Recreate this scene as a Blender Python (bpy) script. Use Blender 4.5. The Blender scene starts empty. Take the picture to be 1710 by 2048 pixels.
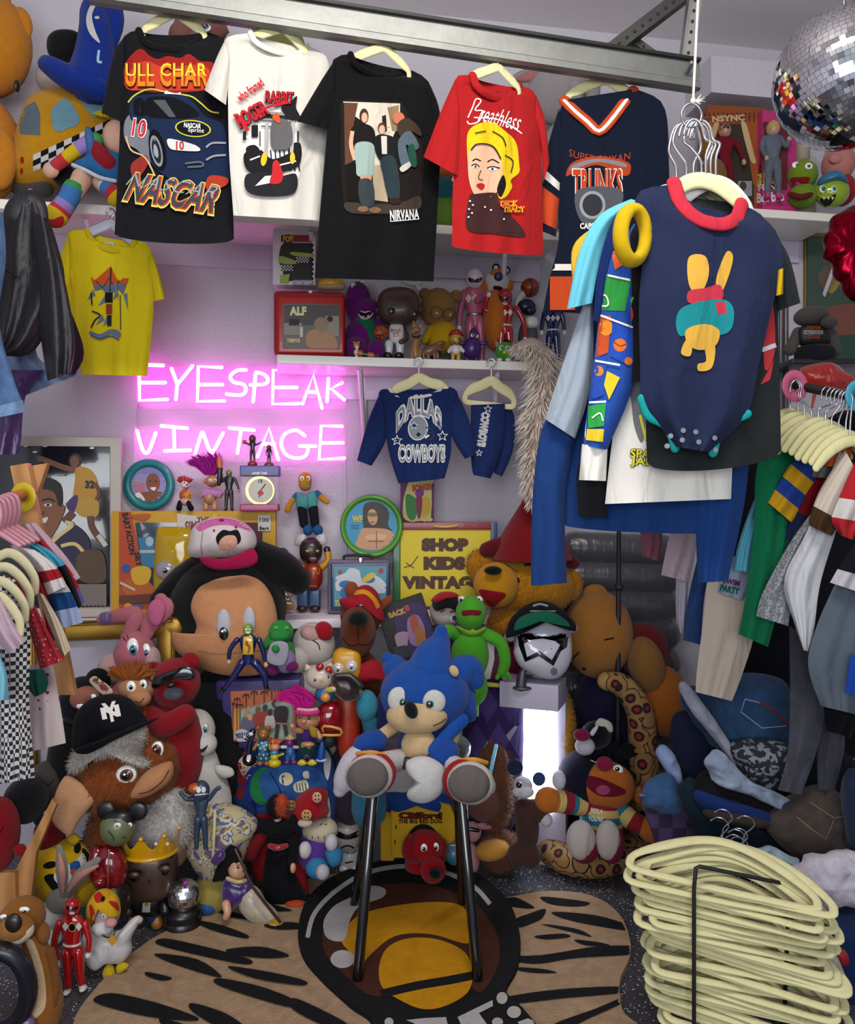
import bpy, bmesh, math, random
from math import sin, cos, pi, sqrt, radians
from mathutils import Vector, noise, Matrix
from mathutils.bvhtree import BVHTree
from mathutils.geometry import tessellate_polygon
random.seed(7)
sc = bpy.context.scene
COL = sc.collection
FPX, CX, HY, CH = 1650.0, 855.0, 1000.0, 1.4      # focal length in px, centre column, horizon row, camera height
# ---------------------------------------------------------------- camera, world, lights, exposure
cam_d = bpy.data.cameras.new('camera'); cam = bpy.data.objects.new('camera', cam_d); COL.objects.link(cam)
cam.location = (0, 0, CH); cam.rotation_euler = (pi/2, 0, 0)
cam_d.sensor_fit = 'VERTICAL'; cam_d.sensor_height = 36; cam_d.lens = 36*FPX/2048
cam_d.shift_y = -(1024-HY)/2048; cam_d.clip_start = .05
sc.camera = cam
sc.view_settings.view_transform = 'Standard'; sc.view_settings.look = 'None'
sc.view_settings.gamma = 1; sc.view_settings.use_curve_mapping = False
sc.view_settings.exposure = 0.12
sc.cycles.use_denoising = True
sc.cycles.max_bounces = 6; sc.cycles.diffuse_bounces = 3
w = bpy.data.worlds.new('world'); sc.world = w; w.use_nodes = True
w.node_tree.nodes['Background'].inputs[0].default_value = (.80, .88, 1, 1)
w.node_tree.nodes['Background'].inputs[1].default_value = .5
def area(name, loc, target, sx, sy, power, col=(1, 1, 1)):
    l = bpy.data.lights.new(name, 'AREA'); l.shape = 'RECTANGLE'; l.size = sx; l.size_y = sy
    l.energy = power; l.color = col
    o = bpy.data.objects.new(name, l); COL.objects.link(o); o.location = loc
    o.rotation_euler = (Vector(target)-Vector(loc)).to_track_quat('-Z', 'Y').to_euler(); return o
area('ceiling_tube_light', (.15, .9, 3.3), (.1, 2.5, 1.0), 1.3, .35, 46, (1, .96, .9))
area('garage_door_daylight', (-.4, -1.9, 1.7), (0, 3, .9), 3.0, 1.6, 100, (.93, .96, 1))

# ---------------------------------------------------------------- pixel <-> place
def P(px, py, d): return Vector(((px-CX)/FPX*d, d, CH-(py-HY)/FPX*d))
def PF(px, py, z=0.0): return P(px, py, (CH-z)*FPX/(py-HY))
WY0, WS = 3.6, .176
def YW(px): return WY0/(1-WS*(px-CX)/FPX)          # distance of the back wall seen in column px
# ---------------------------------------------------------------- materials
def lin(h):
    h = h.lstrip('#'); c = [int(h[i:i+2], 16)/255 for i in (0, 2, 4)]
    return tuple(x/12.92 if x <= .04045 else ((x+.055)/1.055)**2.4 for x in c)
_m = {}
KIND = {  # roughness, metallic, sheen, bump scale, bump strength, coat
 'f': (.9, 0, .03, 900, .25, 0), 'p': (.95, 0, .1, 320, .7, 0), 'u': (.95, 0, .15, 110, 1.0, 0),
 'v': (.38, 0, 0, 0, 0, .15), 'g': (.12, 0, 0, 0, 0, .6), 'm': (.25, 1, 0, 0, 0, 0), 'M': (.5, .8, 0, 60, .25, 0),
 'k': (.6, 0, 0, 0, 0, 0), 'd': (.95, 0, .1, 600, .5, 0), 'l': (.55, 0, 0, 50, .8, 0), 's': (.32, 0, .3, 40, .15, .1),
 'x': (.5, 0, 0, 0, 0, 0)}
def mat(key):
    """key: kind letter + #rrggbb"""
    if key in _m: return _m[key]
    k, c = key[0], lin(key[1:])
    m = bpy.data.materials.new('surface_'+key[2:]+'_'+k); m.use_nodes = True; nt = m.node_tree; b = nt.nodes['Principled BSDF']
    if k == 'e':
        b.inputs['Base Color'].default_value = (*c, 1); b.inputs['Emission Color'].default_value = (*c, 1)
        b.inputs['Emission Strength'].default_value = 6; _m[key] = m; return m
    if k == 't':   # clear plastic
        b.inputs['Base Color'].default_value = (*c, 1); b.inputs['Roughness'].default_value = .08
        b.inputs['Alpha'].default_value = .16; _m[key] = m; return m
    r, me, sh, bs, bst, coat = KIND[k]
    b.inputs['Base Color'].default_value = (*c, 1); b.inputs['Roughness'].default_value = r
    b.inputs['Metallic'].default_value = me; b.inputs['Coat Weight'].default_value = coat
    b.inputs['Sheen Weight'].default_value = sh; b.inputs['Sheen Roughness'].default_value = .5
    if k in 'fpuds':
        b.inputs['Specular IOR Level'].default_value = .5 if k == 's' else .15
    if bs:
        tc = nt.nodes.new('ShaderNodeTexCoord'); n = nt.nodes.new('ShaderNodeTexNoise'); bu = nt.nodes.new('ShaderNodeBump')
        n.inputs['Scale'].default_value = bs; n.inputs['Detail'].default_value = 3
        bu.inputs['Strength'].default_value = bst; bu.inputs['Distance'].default_value = .004 if k in 'pu' else .0015
        nt.links.new(tc.outputs['Object'], n.inputs['Vector']); nt.links.new(n.outputs['Fac'], bu.inputs['Height'])
        nt.links.new(bu.outputs['Normal'], b.inputs['Normal'])
        if k in 'fdls':   # soft creases of hanging cloth
            n3 = nt.nodes.new('ShaderNodeTexNoise'); n3.inputs['Scale'].default_value = 11; n3.inputs['Detail'].default_value = 2; n3.inputs['Distortion'].default_value = .8
            mp = nt.nodes.new('ShaderNodeMapping'); mp.inputs['Scale'].default_value = (1.5, 1, .55); b3 = nt.nodes.new('ShaderNodeBump'); b3.inputs['Strength'].default_value = .55; b3.inputs['Distance'].default_value = .022
            nt.links.new(tc.outputs['Object'], mp.inputs['Vector']); nt.links.new(mp.outputs[0], n3.inputs['Vector']); nt.links.new(n3.outputs['Fac'], b3.inputs['Height']); nt.links.new(b3.outputs['Normal'], bu.inputs['Normal'])
        if k in 'pudM':   # slight mottling of the pile or weave
            n2 = nt.nodes.new('ShaderNodeTexNoise'); n2.inputs['Scale'].default_value = {'p': 40, 'u': 70, 'd': 25, 'M': 14}[k]
            n2.inputs['Detail'].default_value = 4
            a = {'p': .16, 'u': .38, 'd': .6, 'M': .25}[k]
            mr = nt.nodes.new('ShaderNodeMapRange'); mr.inputs[3].default_value = 1-a; mr.inputs[4].default_value = 1+a*.8
            mx = nt.nodes.new('ShaderNodeMix'); mx.data_type = 'RGBA'; mx.blend_type = 'MULTIPLY'; mx.inputs[0].default_value = 1
            mx.inputs[6].default_value = (*c, 1)
            nt.links.new(tc.outputs['Object'], n2.inputs['Vector']); nt.links.new(n2.outputs['Fac'], mr.inputs[0])
            nt.links.new(mr.outputs[0], mx.inputs[7]); nt.links.new(mx.outputs[2], b.inputs['Base Color'])
    _m[key] = m; return m
def pat(name, kind, c1, c2, scale, thr=.3, rough=.9):
    """procedural two-colour pattern: 'dot' 'check' 'floral' 'wood'"""
    key = 'N'+name
    if key in _m: return _m[key]
    m = bpy.data.materials.new(name); m.use_nodes = True; nt = m.node_tree; b = nt.nodes['Principled BSDF']; b.inputs['Roughness'].default_value = rough
    tc = nt.nodes.new('ShaderNodeTexCoord'); ra = nt.nodes.new('ShaderNodeValToRGB'); ra.color_ramp.interpolation = 'CONSTANT'
    src = tc.outputs['Object']
    if kind in ('dot', 'cell'):
        t = nt.nodes.new('ShaderNodeTexVoronoi'); t.inputs['Scale'].default_value = scale; out = t.outputs['Distance']
        if kind == 'dot': t.inputs['Randomness'].default_value = .25
    elif kind == 'check':
        t = nt.nodes.new('ShaderNodeTexChecker'); t.inputs['Scale'].default_value = scale; out = t.outputs['Fac']
    elif kind == 'wood':
        t = nt.nodes.new('ShaderNodeTexWave'); t.inputs['Scale'].default_value = scale; t.inputs['Distortion'].default_value = 6
        t.inputs['Detail'].default_value = 3; out = t.outputs['Fac']; ra.color_ramp.interpolation = 'LINEAR'
    else:
        t = nt.nodes.new('ShaderNodeTexNoise'); t.inputs['Scale'].default_value = scale; t.inputs['Detail'].default_value = 1.5; out = t.outputs['Fac']
    nt.links.new(src, t.inputs['Vector']); nt.links.new(out, ra.inputs[0])
    cs = [c1]+(c2 if isinstance(c2, list) else [c2])
    el = ra.color_ramp.elements; el[0].color = (*lin(c1), 1); el[0].position = 0
    th = thr if isinstance(thr, list) else [thr]
    el[1].position = th[0]; el[1].color = (*lin(cs[1]), 1)
    for q, c in zip(th[1:], cs[2:]): e = el.new(q); e.color = (*lin(c), 1)
    nt.links.new(ra.outputs[0], b.inputs['Base Color']); _m[key] = m; return m
# ---------------------------------------------------------------- curves helper
def smooth(pts, n=6, closed=False):
    """Catmull-Rom through tuples of any length"""
    out = []; N = len(pts)
    if N < 3 and not closed: return [tuple(pts[0][k]*(1-t/n)+pts[-1][k]*t/n for k in range(len(pts[0]))) for t in range(n+1)]
    for i in range(N if closed else N-1):
        g = lambda j: pts[j % N] if closed else pts[max(0, min(N-1, j))]
        p0, p1, p2, p3 = g(i-1), g(i), g(i+1), g(i+2)
        for s in range(n):
            t = s/n
            out.append(tuple(.5*(2*b+(c-a)*t+(2*a-5*b+4*c-d)*t*t+(3*b-a-3*c+d)*t**3) for a, b, c, d in zip(p0, p1, p2, p3)))
    if not closed: out.append(tuple(pts[-1]))
    return out
def lerp(a, b, t): return a+(b-a)*t
def along(pts, n, sm=True):
    """n+1 points evenly spaced on the polyline"""
    q = smooth(pts, 8) if sm and len(pts) > 2 else [tuple(p) for p in pts]
    L = [0]
    for a, b in zip(q, q[1:]): L.append(L[-1]+sqrt(sum((x-y)**2 for x, y in zip(a, b))))
    out = []; j = 0
    for i in range(n+1):
        s = L[-1]*i/n
        while j < len(L)-2 and L[j+1] < s: j += 1
        t = (s-L[j])/max(1e-9, L[j+1]-L[j]); out.append(tuple(lerp(a, b, t) for a, b in zip(q[j], q[j+1])))
    return out
# ---------------------------------------------------------------- mesh builder (world coordinates)
class MB:
    def __init__(s): s.v = []; s.f = []; s.k = []; s.m = []; s.flat = set(); s.bvh = None
    def mi(s, key):
        if key not in s.m: s.m.append(key)
        return s.m.index(key)
    def add(s, vs, fs, key, flat=False):
        o = len(s.v); s.v += [Vector(v) for v in vs]; mi = s.mi(key) if not isinstance(key, list) else None
        for i, f in enumerate(fs):
            if flat: s.flat.add(len(s.f))
            s.f.append([o+j for j in f]); s.k.append(mi if mi is not None else s.mi(key[i]))
        return s
    def grid(s, rows, key, close_u=False, flat=False):
        """rows of points; key may be f(i,j)"""
        n, m = len(rows), len(rows[0]); vs = [p for r in rows for p in r]; fs = []; ks = []
        for i in range(n-1):
            for j in range(m if close_u else m-1):
                j2 = (j+1) % m
                fs.append((i*m+j, i*m+j2, (i+1)*m+j2, (i+1)*m+j)); ks.append(key(i, j) if callable(key) else key)
        return s.add(vs, fs, ks, flat)
    def ball(s, c, rx, ry, rz, key, R=None, n=20, m=12, e=1.0, fuzz=0, keyf=None):
        """rx right, ry deep, rz high; e<1 squarer"""
        c = Vector(c); pw = lambda x: math.copysign(abs(x)**e, x); rows = []
        for i in range(m+1):
            th = pi*i/m; r = []
            for j in range(n):
                ph = 2*pi*j/n
                q = Vector((rx*pw(sin(th))*pw(cos(ph)), ry*pw(sin(th))*pw(sin(ph)), rz*pw(cos(th))))
                if fuzz: q *= 1+fuzz*noise.noise(q*(6/max(rx, rz))+c*9)
                if R: q = R @ q
                r.append(c+q)
            rows.append(r)
        return s.grid(rows, keyf or key, True)
    def tube(s, path, key, n=10, sm=4, flatx=1.0, cap=True, closed=False, up=None):
        """path of (Vector or 3 floats, radius)"""
        pts = [(*Vector(p), r) for p, r in path]
        if sm and len(pts) > 2: pts = smooth(pts, sm, closed)
        if not closed and cap:   # rounded ends
            def endcap(a, b, r):
                d = (Vector(a[:3])-Vector(b[:3])).normalized()
                return [(*(Vector(a[:3])+d*r*sin(t)), max(r*cos(t), r*.02)) for t in (pi/2, pi/3, pi/6)]
            st = endcap(pts[0], pts[1], pts[0][3]); en = endcap(pts[-1], pts[-2], pts[-1][3])
            pts = st+pts+en[::-1]
        rows = []; N = len(pts); nrm = None
        for i, p in enumerate(pts):
            a = Vector(pts[(i-1) % N if closed else max(0, i-1)][:3]); b = Vector(pts[(i+1) % N if closed else min(N-1, i+1)][:3])
            t = (b-a)
            if t.length < 1e-9: t = Vector((0, 0, 1))
            t.normalize()
            if nrm is None:
                nrm = Vector(up) if up else Vector((0, 1, 0))
                if abs(nrm.dot(t)) > .9: nrm = Vector((1, 0, 0))
            nrm = (nrm-t*nrm.dot(t)).normalized(); bn = t.cross(nrm)
            rows.append([Vector(p[:3])+(nrm*cos(2*pi*j/n)*flatx+bn*sin(2*pi*j/n))*p[3] for j in range(n)])
        if closed: rows.append(rows[0])
        nr = len(rows)-1
        kf = (lambda i, j: key[min(len(key)-1, int(i/nr*len(key)))]) if isinstance(key, list) else key
        return s.grid(rows, kf, True)
    def box(s, c, hx, hy, hz, key, R=None, bev=0.0):
        c = Vector(c); e = min(bev, hx*.9, hy*.9, hz*.9)
        if e <= 0:
            vs = [Vector((x*hx, y*hy, z*hz)) for x in (-1, 1) for y in (-1, 1) for z in (-1, 1)]
            fs = [(0, 1, 3, 2), (4, 6, 7, 5), (0, 4, 5, 1), (2, 3, 7, 6), (0, 2, 6, 4), (1, 5, 7, 3)]
            vs = [c+(R @ v if R else v) for v in vs]; return s.add(vs, fs, key, True)
        bm = bmesh.new(); bmesh.ops.create_cube(bm, size=2)
        for v in bm.verts: v.co = Vector((v.co.x*hx, v.co.y*hy, v.co.z*hz))
        bmesh.ops.bevel(bm, geom=bm.edges[:], offset=e, segments=3, profile=.6, affect='EDGES')
        bm.verts.index_update(); vs = [c+(R @ v.co if R else v.co) for v in bm.verts]; fs = [[v.index for v in f.verts] for f in bm.faces]
        bm.free(); return s.add(vs, fs, key)
    def slab(s, front, back, key, keyside=None):
        """prism between two matching loops (front faces the camera)"""
        n = len(front); tri = tessellate_polygon([[Vector(p) for p in front]])
        s.add(list(front)+list(back), [tuple(t) for t in tri]+[tuple(n+i for i in t[::-1]) for t in tri], key, True)
        return s.add(list(front)+list(back), [(i, (i+1) % n, n+(i+1) % n, n+i) for i in range(n)], keyside or key, True)
    def disc(s, c, r, key, nrm=(0, -1, 0), h=.002, n=32, rim=None):
        nrm = Vector(nrm).normalized(); a = nrm.orthogonal().normalized(); b = nrm.cross(a); c = Vector(c)
        f = [c+(a*cos(2*pi*i/n)+b*sin(2*pi*i/n))*r+nrm*h for i in range(n)]; g = [p-nrm*2*h for p in f]
        return s.slab(f, g, key, rim)
    def lathe(s, c, prof, key, n=28, R=None):
        """prof: (radius, height) list; axis z"""
        c = Vector(c); rows = []
        for r, z in prof:
            row = [Vector((r*cos(2*pi*j/n), r*sin(2*pi*j/n), z)) for j in range(n)]
            rows.append([c+(R @ q if R else q) for q in row])
        return s.grid(rows, (lambda i, j: key[min(i, len(key)-1)]) if isinstance(key, list) else key, True)
    def ray(s, px, py):
        if s.bvh is None: s.bvh = BVHTree.FromPolygons([tuple(v) for v in s.v], s.f)
        o = Vector((0, 0, CH)); d = (P(px, py, 1)-o).normalized()
        h = s.bvh.ray_cast(o, d)
        return (h[0], h[1], d) if h[0] is not None else (None, None, d)
def mesh(name, mb, origin=Vector()):
    me = bpy.data.meshes.new(name); me.from_pydata([tuple(v-origin) for v in mb.v], [], mb.f)
    for k in mb.m: me.materials.append(mat(k) if not k.startswith('N') else _m[k])
    me.polygons.foreach_set('material_index', mb.k)
    me.polygons.foreach_set('use_smooth', [i not in mb.flat for i in range(len(mb.f))])
    bm = bmesh.new(); bm.from_mesh(me); bmesh.ops.recalc_face_normals(bm, faces=bm.faces[:]); bm.to_mesh(me); bm.free()
    me.validate(); return me
def put(o, label=None, cat=None, group=None, kind=None):
    for k, v in (('label', label), ('category', cat), ('group', group), ('kind', kind)):
        if v: o[k] = v
    return o
def base(mb):
    xs = [v.x for v in mb.v]; ys = [v.y for v in mb.v]; zs = [v.z for v in mb.v]
    return Vector(((min(xs)+max(xs))/2, (min(ys)+max(ys))/2, min(zs)))
def solo(name, mb, label=None, cat=None, group=None, kind=None):
    b = base(mb); o = bpy.data.objects.new(name, mesh(name, mb, b)); COL.objects.link(o); o.location = b
    return put(o, label, cat, group, kind)
def struct(name, mb): return solo(name, mb, kind='structure')
def rotY(deg): return Matrix.Rotation(radians(deg), 3, 'Y')
def LO(t): return bpy.data.objects[list(t.mb)[-1]]
def nth(i): return ['topmost', 'second', 'third', 'fourth', 'fifth', 'sixth', 'seventh', 'eighth', 'ninth', 'tenth', 'eleventh', 'twelfth'][i] if i < 12 else f'{i+1}'+('st' if (i+1) % 10 == 1 else 'nd' if (i+1) % 10 == 2 else 'rd' if (i+1) % 10 == 3 else 'th')
# text -> outlines in unit space (triangles)
_tx = {}
def text_tris(t, bold=0.0, space=1.0, shear=0.0):
    k = (t, bold, space, shear)
    if k in _tx: return _tx[k]
    c = bpy.data.curves.new('lettering', 'FONT'); c.body = t; c.offset = bold; c.space_character = space; c.shear = shear; c.fill_mode = 'FRONT'
    c.resolution_u = 3; c.align_x = 'LEFT'
    o = bpy.data.objects.new('lettering', c); COL.objects.link(o)
    me = o.to_mesh(); vs = [v.co.copy() for v in me.vertices]; fs = [tuple(p.vertices) for p in me.polygons]
    o.to_mesh_clear(); COL.objects.unlink(o); bpy.data.objects.remove(o); bpy.data.curves.remove(c)
    x0 = min(v.x for v in vs); x1 = max(v.x for v in vs); y0 = min(v.y for v in vs); y1 = max(v.y for v in vs)
    _tx[k] = ([((v.x-x0)/(x1-x0), (v.y-y0)/(y1-y0)) for v in vs], fs); return _tx[k]
def refine(vs, fs, L):
    """split long edges so that a print can follow the surface"""
    bm = bmesh.new(); bv = [bm.verts.new((x, y, 0)) for x, y in vs]
    for f in fs:
        try: bm.faces.new([bv[i] for i in f])
        except ValueError: pass
    bmesh.ops.triangulate(bm, faces=bm.faces[:])
    for _ in range(5):
        e = [e for e in bm.edges if e.calc_length() > L]
        if not e: break
        bmesh.ops.subdivide_edges(bm, edges=e, cuts=1); bmesh.ops.triangulate(bm, faces=bm.faces[:])
    bm.verts.index_update(); out = ([tuple(v.co[:2]) for v in bm.verts], [[v.index for v in f.verts] for f in bm.faces]); bm.free(); return out
def tess(pts):
    return [tuple(t) for t in tessellate_polygon([[Vector((x, y, 0)) for x, y in pts]])]
def ell(cx, cy, rx, ry=None, rot=0, n=20, a0=0, a1=360):
    ry = rx if ry is None else ry; c, s_ = cos(radians(rot)), sin(radians(rot)); out = []
    full = a1-a0 >= 360
    for i in range(n if full else n+1):
        a = radians(a0+(a1-a0)*i/n); x, y = rx*cos(a), ry*sin(a); out.append((cx+x*c-y*s_, cy+x*s_+y*c))
    return out
def rect(x0, y0, x1, y1): return [(x0, y0), (x1, y0), (x1, y1), (x0, y1)]
def star(cx, cy, r, r2=.45, k=5, rot=-90):
    return [(cx+(r if i % 2 == 0 else r*r2)*cos(radians(rot+180*i/k)), cy+(r if i % 2 == 0 else r*r2)*sin(radians(rot+180*i/k))) for i in range(2*k)]
# ---------------------------------------------------------------- printed marks that follow the surface below them
def decal_add(mb, surf, vs, fs, key, L=9, lift=.0015, lim=None):
    vs, fs = refine(vs, fs, L); out = []; ok = []
    for x, y in vs:
        h, n, d = surf.ray(x, y); ok.append(h is not None and (lim is None or abs(n.dot(d)) > lim)); out.append((h - d*lift) if h is not None else Vector((0, 0, 0)))
    fs = [f for f in fs if all(ok[i] for i in f)]
    used = sorted({i for f in fs for i in f}); ix = {u: k for k, u in enumerate(used)}
    if used: mb.add([out[i] for i in used], [[ix[i] for i in f] for f in fs], key)
def marks(surf, items):
    """items: ('p',pts,col) polygon | ('c',pts,col) smooth closed | ('s',pts,w,col) stroke | ('t',text,x0,y0,x1,y1,col[,bold,rot,shear,arc])"""
    mb = MB(); lift = .0018
    for it in items:
        k = it[0]; lift += .00035
        if k in 'pc':
            pts = list(it[1]) if k == 'p' else [p for p in smooth(it[1], 5, True)]
            decal_add(mb, surf, pts, tess(pts), it[2], lift=lift)
        elif k == 's':
            pts = smooth(it[1], 5) if len(it[1]) > 2 and it[3][0] != '!' else it[1]
            key = it[3].lstrip('!'); w = it[2]; L = []; R = []
            for i, p in enumerate(pts):
                a = pts[max(0, i-1)]; b = pts[min(len(pts)-1, i+1)]; dx, dy = b[0]-a[0], b[1]-a[1]; l = sqrt(dx*dx+dy*dy) or 1
                nx, ny = -dy/l*w/2, dx/l*w/2; L.append((p[0]+nx, p[1]+ny)); R.append((p[0]-nx, p[1]-ny))
            n = len(L); decal_add(mb, surf, L+R, [(i, i+1, n+i+1, n+i) for i in range(n-1)], key, lift=lift)
        elif k == 't':
            _, t, x0, y0, x1, y1, col = it[:7]; bold = it[7] if len(it) > 7 else .02; rot = it[8] if len(it) > 8 else 0
            shear = it[9] if len(it) > 9 else 0; arc = it[10] if len(it) > 10 else 0
            vs, fs = text_tris(t, bold, 1.05, shear); cx, cy = (x0+x1)/2, (y0+y1)/2; c, s_ = cos(radians(rot)), sin(radians(rot)); q = []
            for u, v in vs:
                x = (u-.5)*(x1-x0); y = (.5-v)*(y1-y0)+arc*((2*u-1)**2-.5); q.append((cx+x*c-y*s_, cy+x*s_+y*c))
            decal_add(mb, surf, q, fs, col, lift=lift)
    return mb
# ---------------------------------------------------------------- a thing with parts, laid out from picture rows and columns at a distance d
def fur(mb, key):
    mi = mb.m.index(key); fs = [f for f, k in zip(mb.f, mb.k) if k == mi]; V = mb.v; cum = []; tot = 0
    if mb.bvh is None: mb.ray(CX, HY)
    for f in fs: tot += (V[f[1]]-V[f[0]]).cross(V[f[2]]-V[f[0]]).length; cum.append(tot)
    import bisect
    n = int(min(7000, tot*45000)); vs = []; ts = []; cc = sum(V, Vector())/len(V)
    for _ in range(n):
        f = fs[min(len(fs)-1, bisect.bisect(cum, random.random()*tot))]; a, b = random.random(), random.random(); p = V[f[0]].lerp(V[f[1]], a).lerp(V[f[-1]].lerp(V[f[2]], a), b); nr = (V[f[1]]-V[f[0]]).cross(V[f[2]]-V[f[0]])
        if nr.length < 1e-12: continue
        nr.normalize(); nr = -nr if nr.dot(p-cc) < 0 else nr; u = (nr*.55+Vector((random.uniform(-.5, .5), random.uniform(-.3, .3), random.uniform(-1, .2)))*.6).normalized(); L = random.uniform(.008, .018); s_ = nr.cross(u).normalized()*.0011; i = len(vs); vs += [p+s_, p-s_, p+u*L]; ts.append((i, i+1, i+2))
    mb.add(vs, ts, key, True)
class T:
    def __init__(s, name, label, cat, px, py, d, group=None):
        s.d = d; s.o = P(px, py, d); s.root = bpy.data.objects.new(name, None); COL.objects.link(s.root); s.root.location = s.o
        s.root.empty_display_size = .05; put(s.root, label, cat, group); s.mb = {}
    def part(s, name, mb, par=None, label=None):
        if not mb.v: return None
        for kk in [k for k in mb.m if k[0] == 'u']: fur(mb, kk)
        o = bpy.data.objects.new(name, mesh(name, mb, s.o)); COL.objects.link(o); o.parent = par or s.root
        if label: o['label'] = label
        s.mb[o.name] = mb; return o
    def b(s, name, px, py, rx, ry, col, dy=0, rd=None, rot=0, par=None, e=1, fuzz=0, n=20, keyf=None, label=None):
        d = s.d+dy; k = d/FPX; mb = MB(); rd = (rx+ry)/2 if rd is None else rd
        mb.ball(P(px, py, d), rx*k, rd*k, ry*k, col, rotY(rot), e=e, fuzz=fuzz, n=n, m=max(8, n*2//3), keyf=keyf); return s.part(name, mb, par, label)
    def l(s, name, pts, col, par=None, sm=4, n=12, flat=1.0, label=None):
        """limb: (px,py,dy,r_px)"""
        mb = MB(); mb.tube([(P(x, y, s.d+dy), r*(s.d+dy)/FPX) for x, y, dy, r in pts], col, n=n, sm=sm, flatx=flat); return s.part(name, mb, par, label)
    def pil(s, name, pts, th, col, dy=0, par=None, rings=6, sm=True, lump=0, c=None, label=None, keyf=None):
        """stuffed shape with the given outline; th half thickness in px"""
        mb = MB(); pillow(mb, pts, th, col, s.d+dy, rings, sm, lump, c, keyf); return s.part(name, mb, par, label)
    def bx(s, name, x0, y0, x1, y1, col, dy=0, dep=.05, rot=0, bev=.004, yaw=0, par=None, label=None):
        d = s.d+dy; k = d/FPX; mb = MB(); R = Matrix.Rotation(radians(yaw), 3, 'Z') @ rotY(rot)
        mb.box(P((x0+x1)/2, (y0+y1)/2, d), abs(x1-x0)/2*k, dep/2, abs(y1-y0)/2*k, col, R, bev); return s.part(name, mb, par, label)
    def poly(s, name, pts, col, dy=0, th=.01, par=None, label=None, side=None, sm=False):
        pts = smooth(pts, 5, True) if sm else pts
        mb = MB(); mb.slab([P(x, y, s.d+dy-th/2) for x, y in pts], [P(x, y, s.d+dy-th/2)+Vector((0, th, 0)) for x, y in pts], col, side); return s.part(name, mb, par, label)
    def eye(s, on, px, py, r, ry=None, look=(0, 0), iris=None, pr=.45, rot=0, name='eye', white='g#e9e9e6', pupil='g#070708', ring=None):
        ry = ry or r; h, n, d = s.mb[on.name].ray(px, py)
        if h is None: h = P(px, py, s.d); d = Vector((0, 1, 0))
        k = h.y/FPX; mb = MB(); R = rotY(rot); c = h+Vector((0, .1*r*k, 0))
        if ring: mb.ball(c+Vector((0, .1*r*k, 0)), r*k*1.12, r*k*.4, ry*k*1.1, ring, R, n=16, m=10)
        mb.ball(c, r*k, r*k*.45, ry*k, white, R, n=16, m=10)
        q = P(px+look[0]*r, py+look[1]*ry, h.y)+Vector((0, -.34*r*k, 0)); pr_ = pr*r*k; s_ = min(1.4, (ry/r))
        if iris: mb.ball(q, pr_*1.5, r*k*.14, pr_*1.5*s_, iris, R, n=14, m=8); q = q+Vector((0, -.06*r*k, 0))
        mb.ball(q, pr_, r*k*.14, pr_*s_, pupil, R, n=14, m=8)
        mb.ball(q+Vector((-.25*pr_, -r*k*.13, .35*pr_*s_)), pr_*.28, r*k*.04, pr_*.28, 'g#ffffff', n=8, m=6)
        return s.part(name, mb, on)
    def mk(s, name, on, items, label=None):
        return s.part(name, marks(s.mb[on.name], items), on, label)
def pillow(mb, pts, th, col, d, rings=6, sm=True, lump=0, c=None, keyf=None, lift=0):
    q = smooth(pts, 4, True) if sm else along(list(pts)+[pts[0]], len(pts)*4, False)[:-1]
    cx = sum(p[0] for p in q)/len(q) if c is None else c[0]; cy = sum(p[1] for p in q)/len(q) if c is None else c[1]
    k = d/FPX; c_ = d*7; rows = []; A = [i*pi/2/rings for i in range(rings+1)]
    for side, seq in ((-1, A[::-1]), (1, A[1:])):
        for a in seq:
            r, z = cos(a), sin(a)*th*k*side; r = max(r, .004)
            row = []
            for x, y in q:
                p = P(cx+(x-cx)*r, cy+(y-cy)*r, d); n_ = 0
                if lump: q_ = Vector((p.x, p.z*1.6, p.x*.4+c_)); n_ = lump*k*(noise.noise(p*14)*r+.6*noise.noise(p*33)+1.3*(abs(noise.noise(q_*9))-.25)+.7*(abs(noise.noise(q_*21))-.2))*min(1, r*1.3)
                row.append(p+Vector((0, z+n_, 0)))
            rows.append(row)
    mb.grid(rows, keyf or col, True)
def ruled(mb, L, R, col, d, b=.03, sag0=0, sag1=0, bsag=None, fold=.006, fk=3, n=22, m=18, ts=.22, ph=0, back=True, bb=.35, taper=0, sml=True, dL=0, dR=0, dT=0):
    """cloth tube between two edge lines (px); rows follow L(t)..R(t)"""
    l = along(L, n, sml); r = along(R, n, sml); F = []; B = []
    for i in range(n+1):
        t = i/n; s0 = sag0*max(0, 1-t/ts)**1.5; s1 = sag1*max(0, (t-.75)/.25); rf = []; rb = []
        s0b = (sag0*.25 if bsag is None else bsag)*max(0, 1-t/ts)**1.5
        for j in range(m+1):
            u = j/m; x = lerp(l[i][0], r[i][0], u); y = lerp(l[i][1], r[i][1], u); g = 1-abs(2*u-1)**2.6; e = sqrt(max(0, 1-(2*u-1)**2))
            g2 = sqrt(max(0, g))*.6+g*.4
            fo = fold*(.35+t)*sin(2*pi*fk*u+ph+2.2*t+sin(5*u+ph))*e + fold*.7*noise.noise(Vector((x*.02+ph, y*.011, ph)))*e
            dd = d+lerp(dL, dR, u)+dT*t
            rf.append(P(x, y+(s0+s1)*e, dd-b*g2*(.75+.25*t)-fo)); rb.append(P(x, y+(s0b+s1*.3)*e, dd+b*bb*g2-fo*.5))
        F.append(rf); B.append(rb)
    mb.grid(F, (lambda i, j: col((i+.5)/n, (j+.5)/m)) if callable(col) else col)
    if back: mb.grid(B, (lambda i, j: col((i+.5)/n, (j+.5)/m)) if callable(col) else col)
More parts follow.
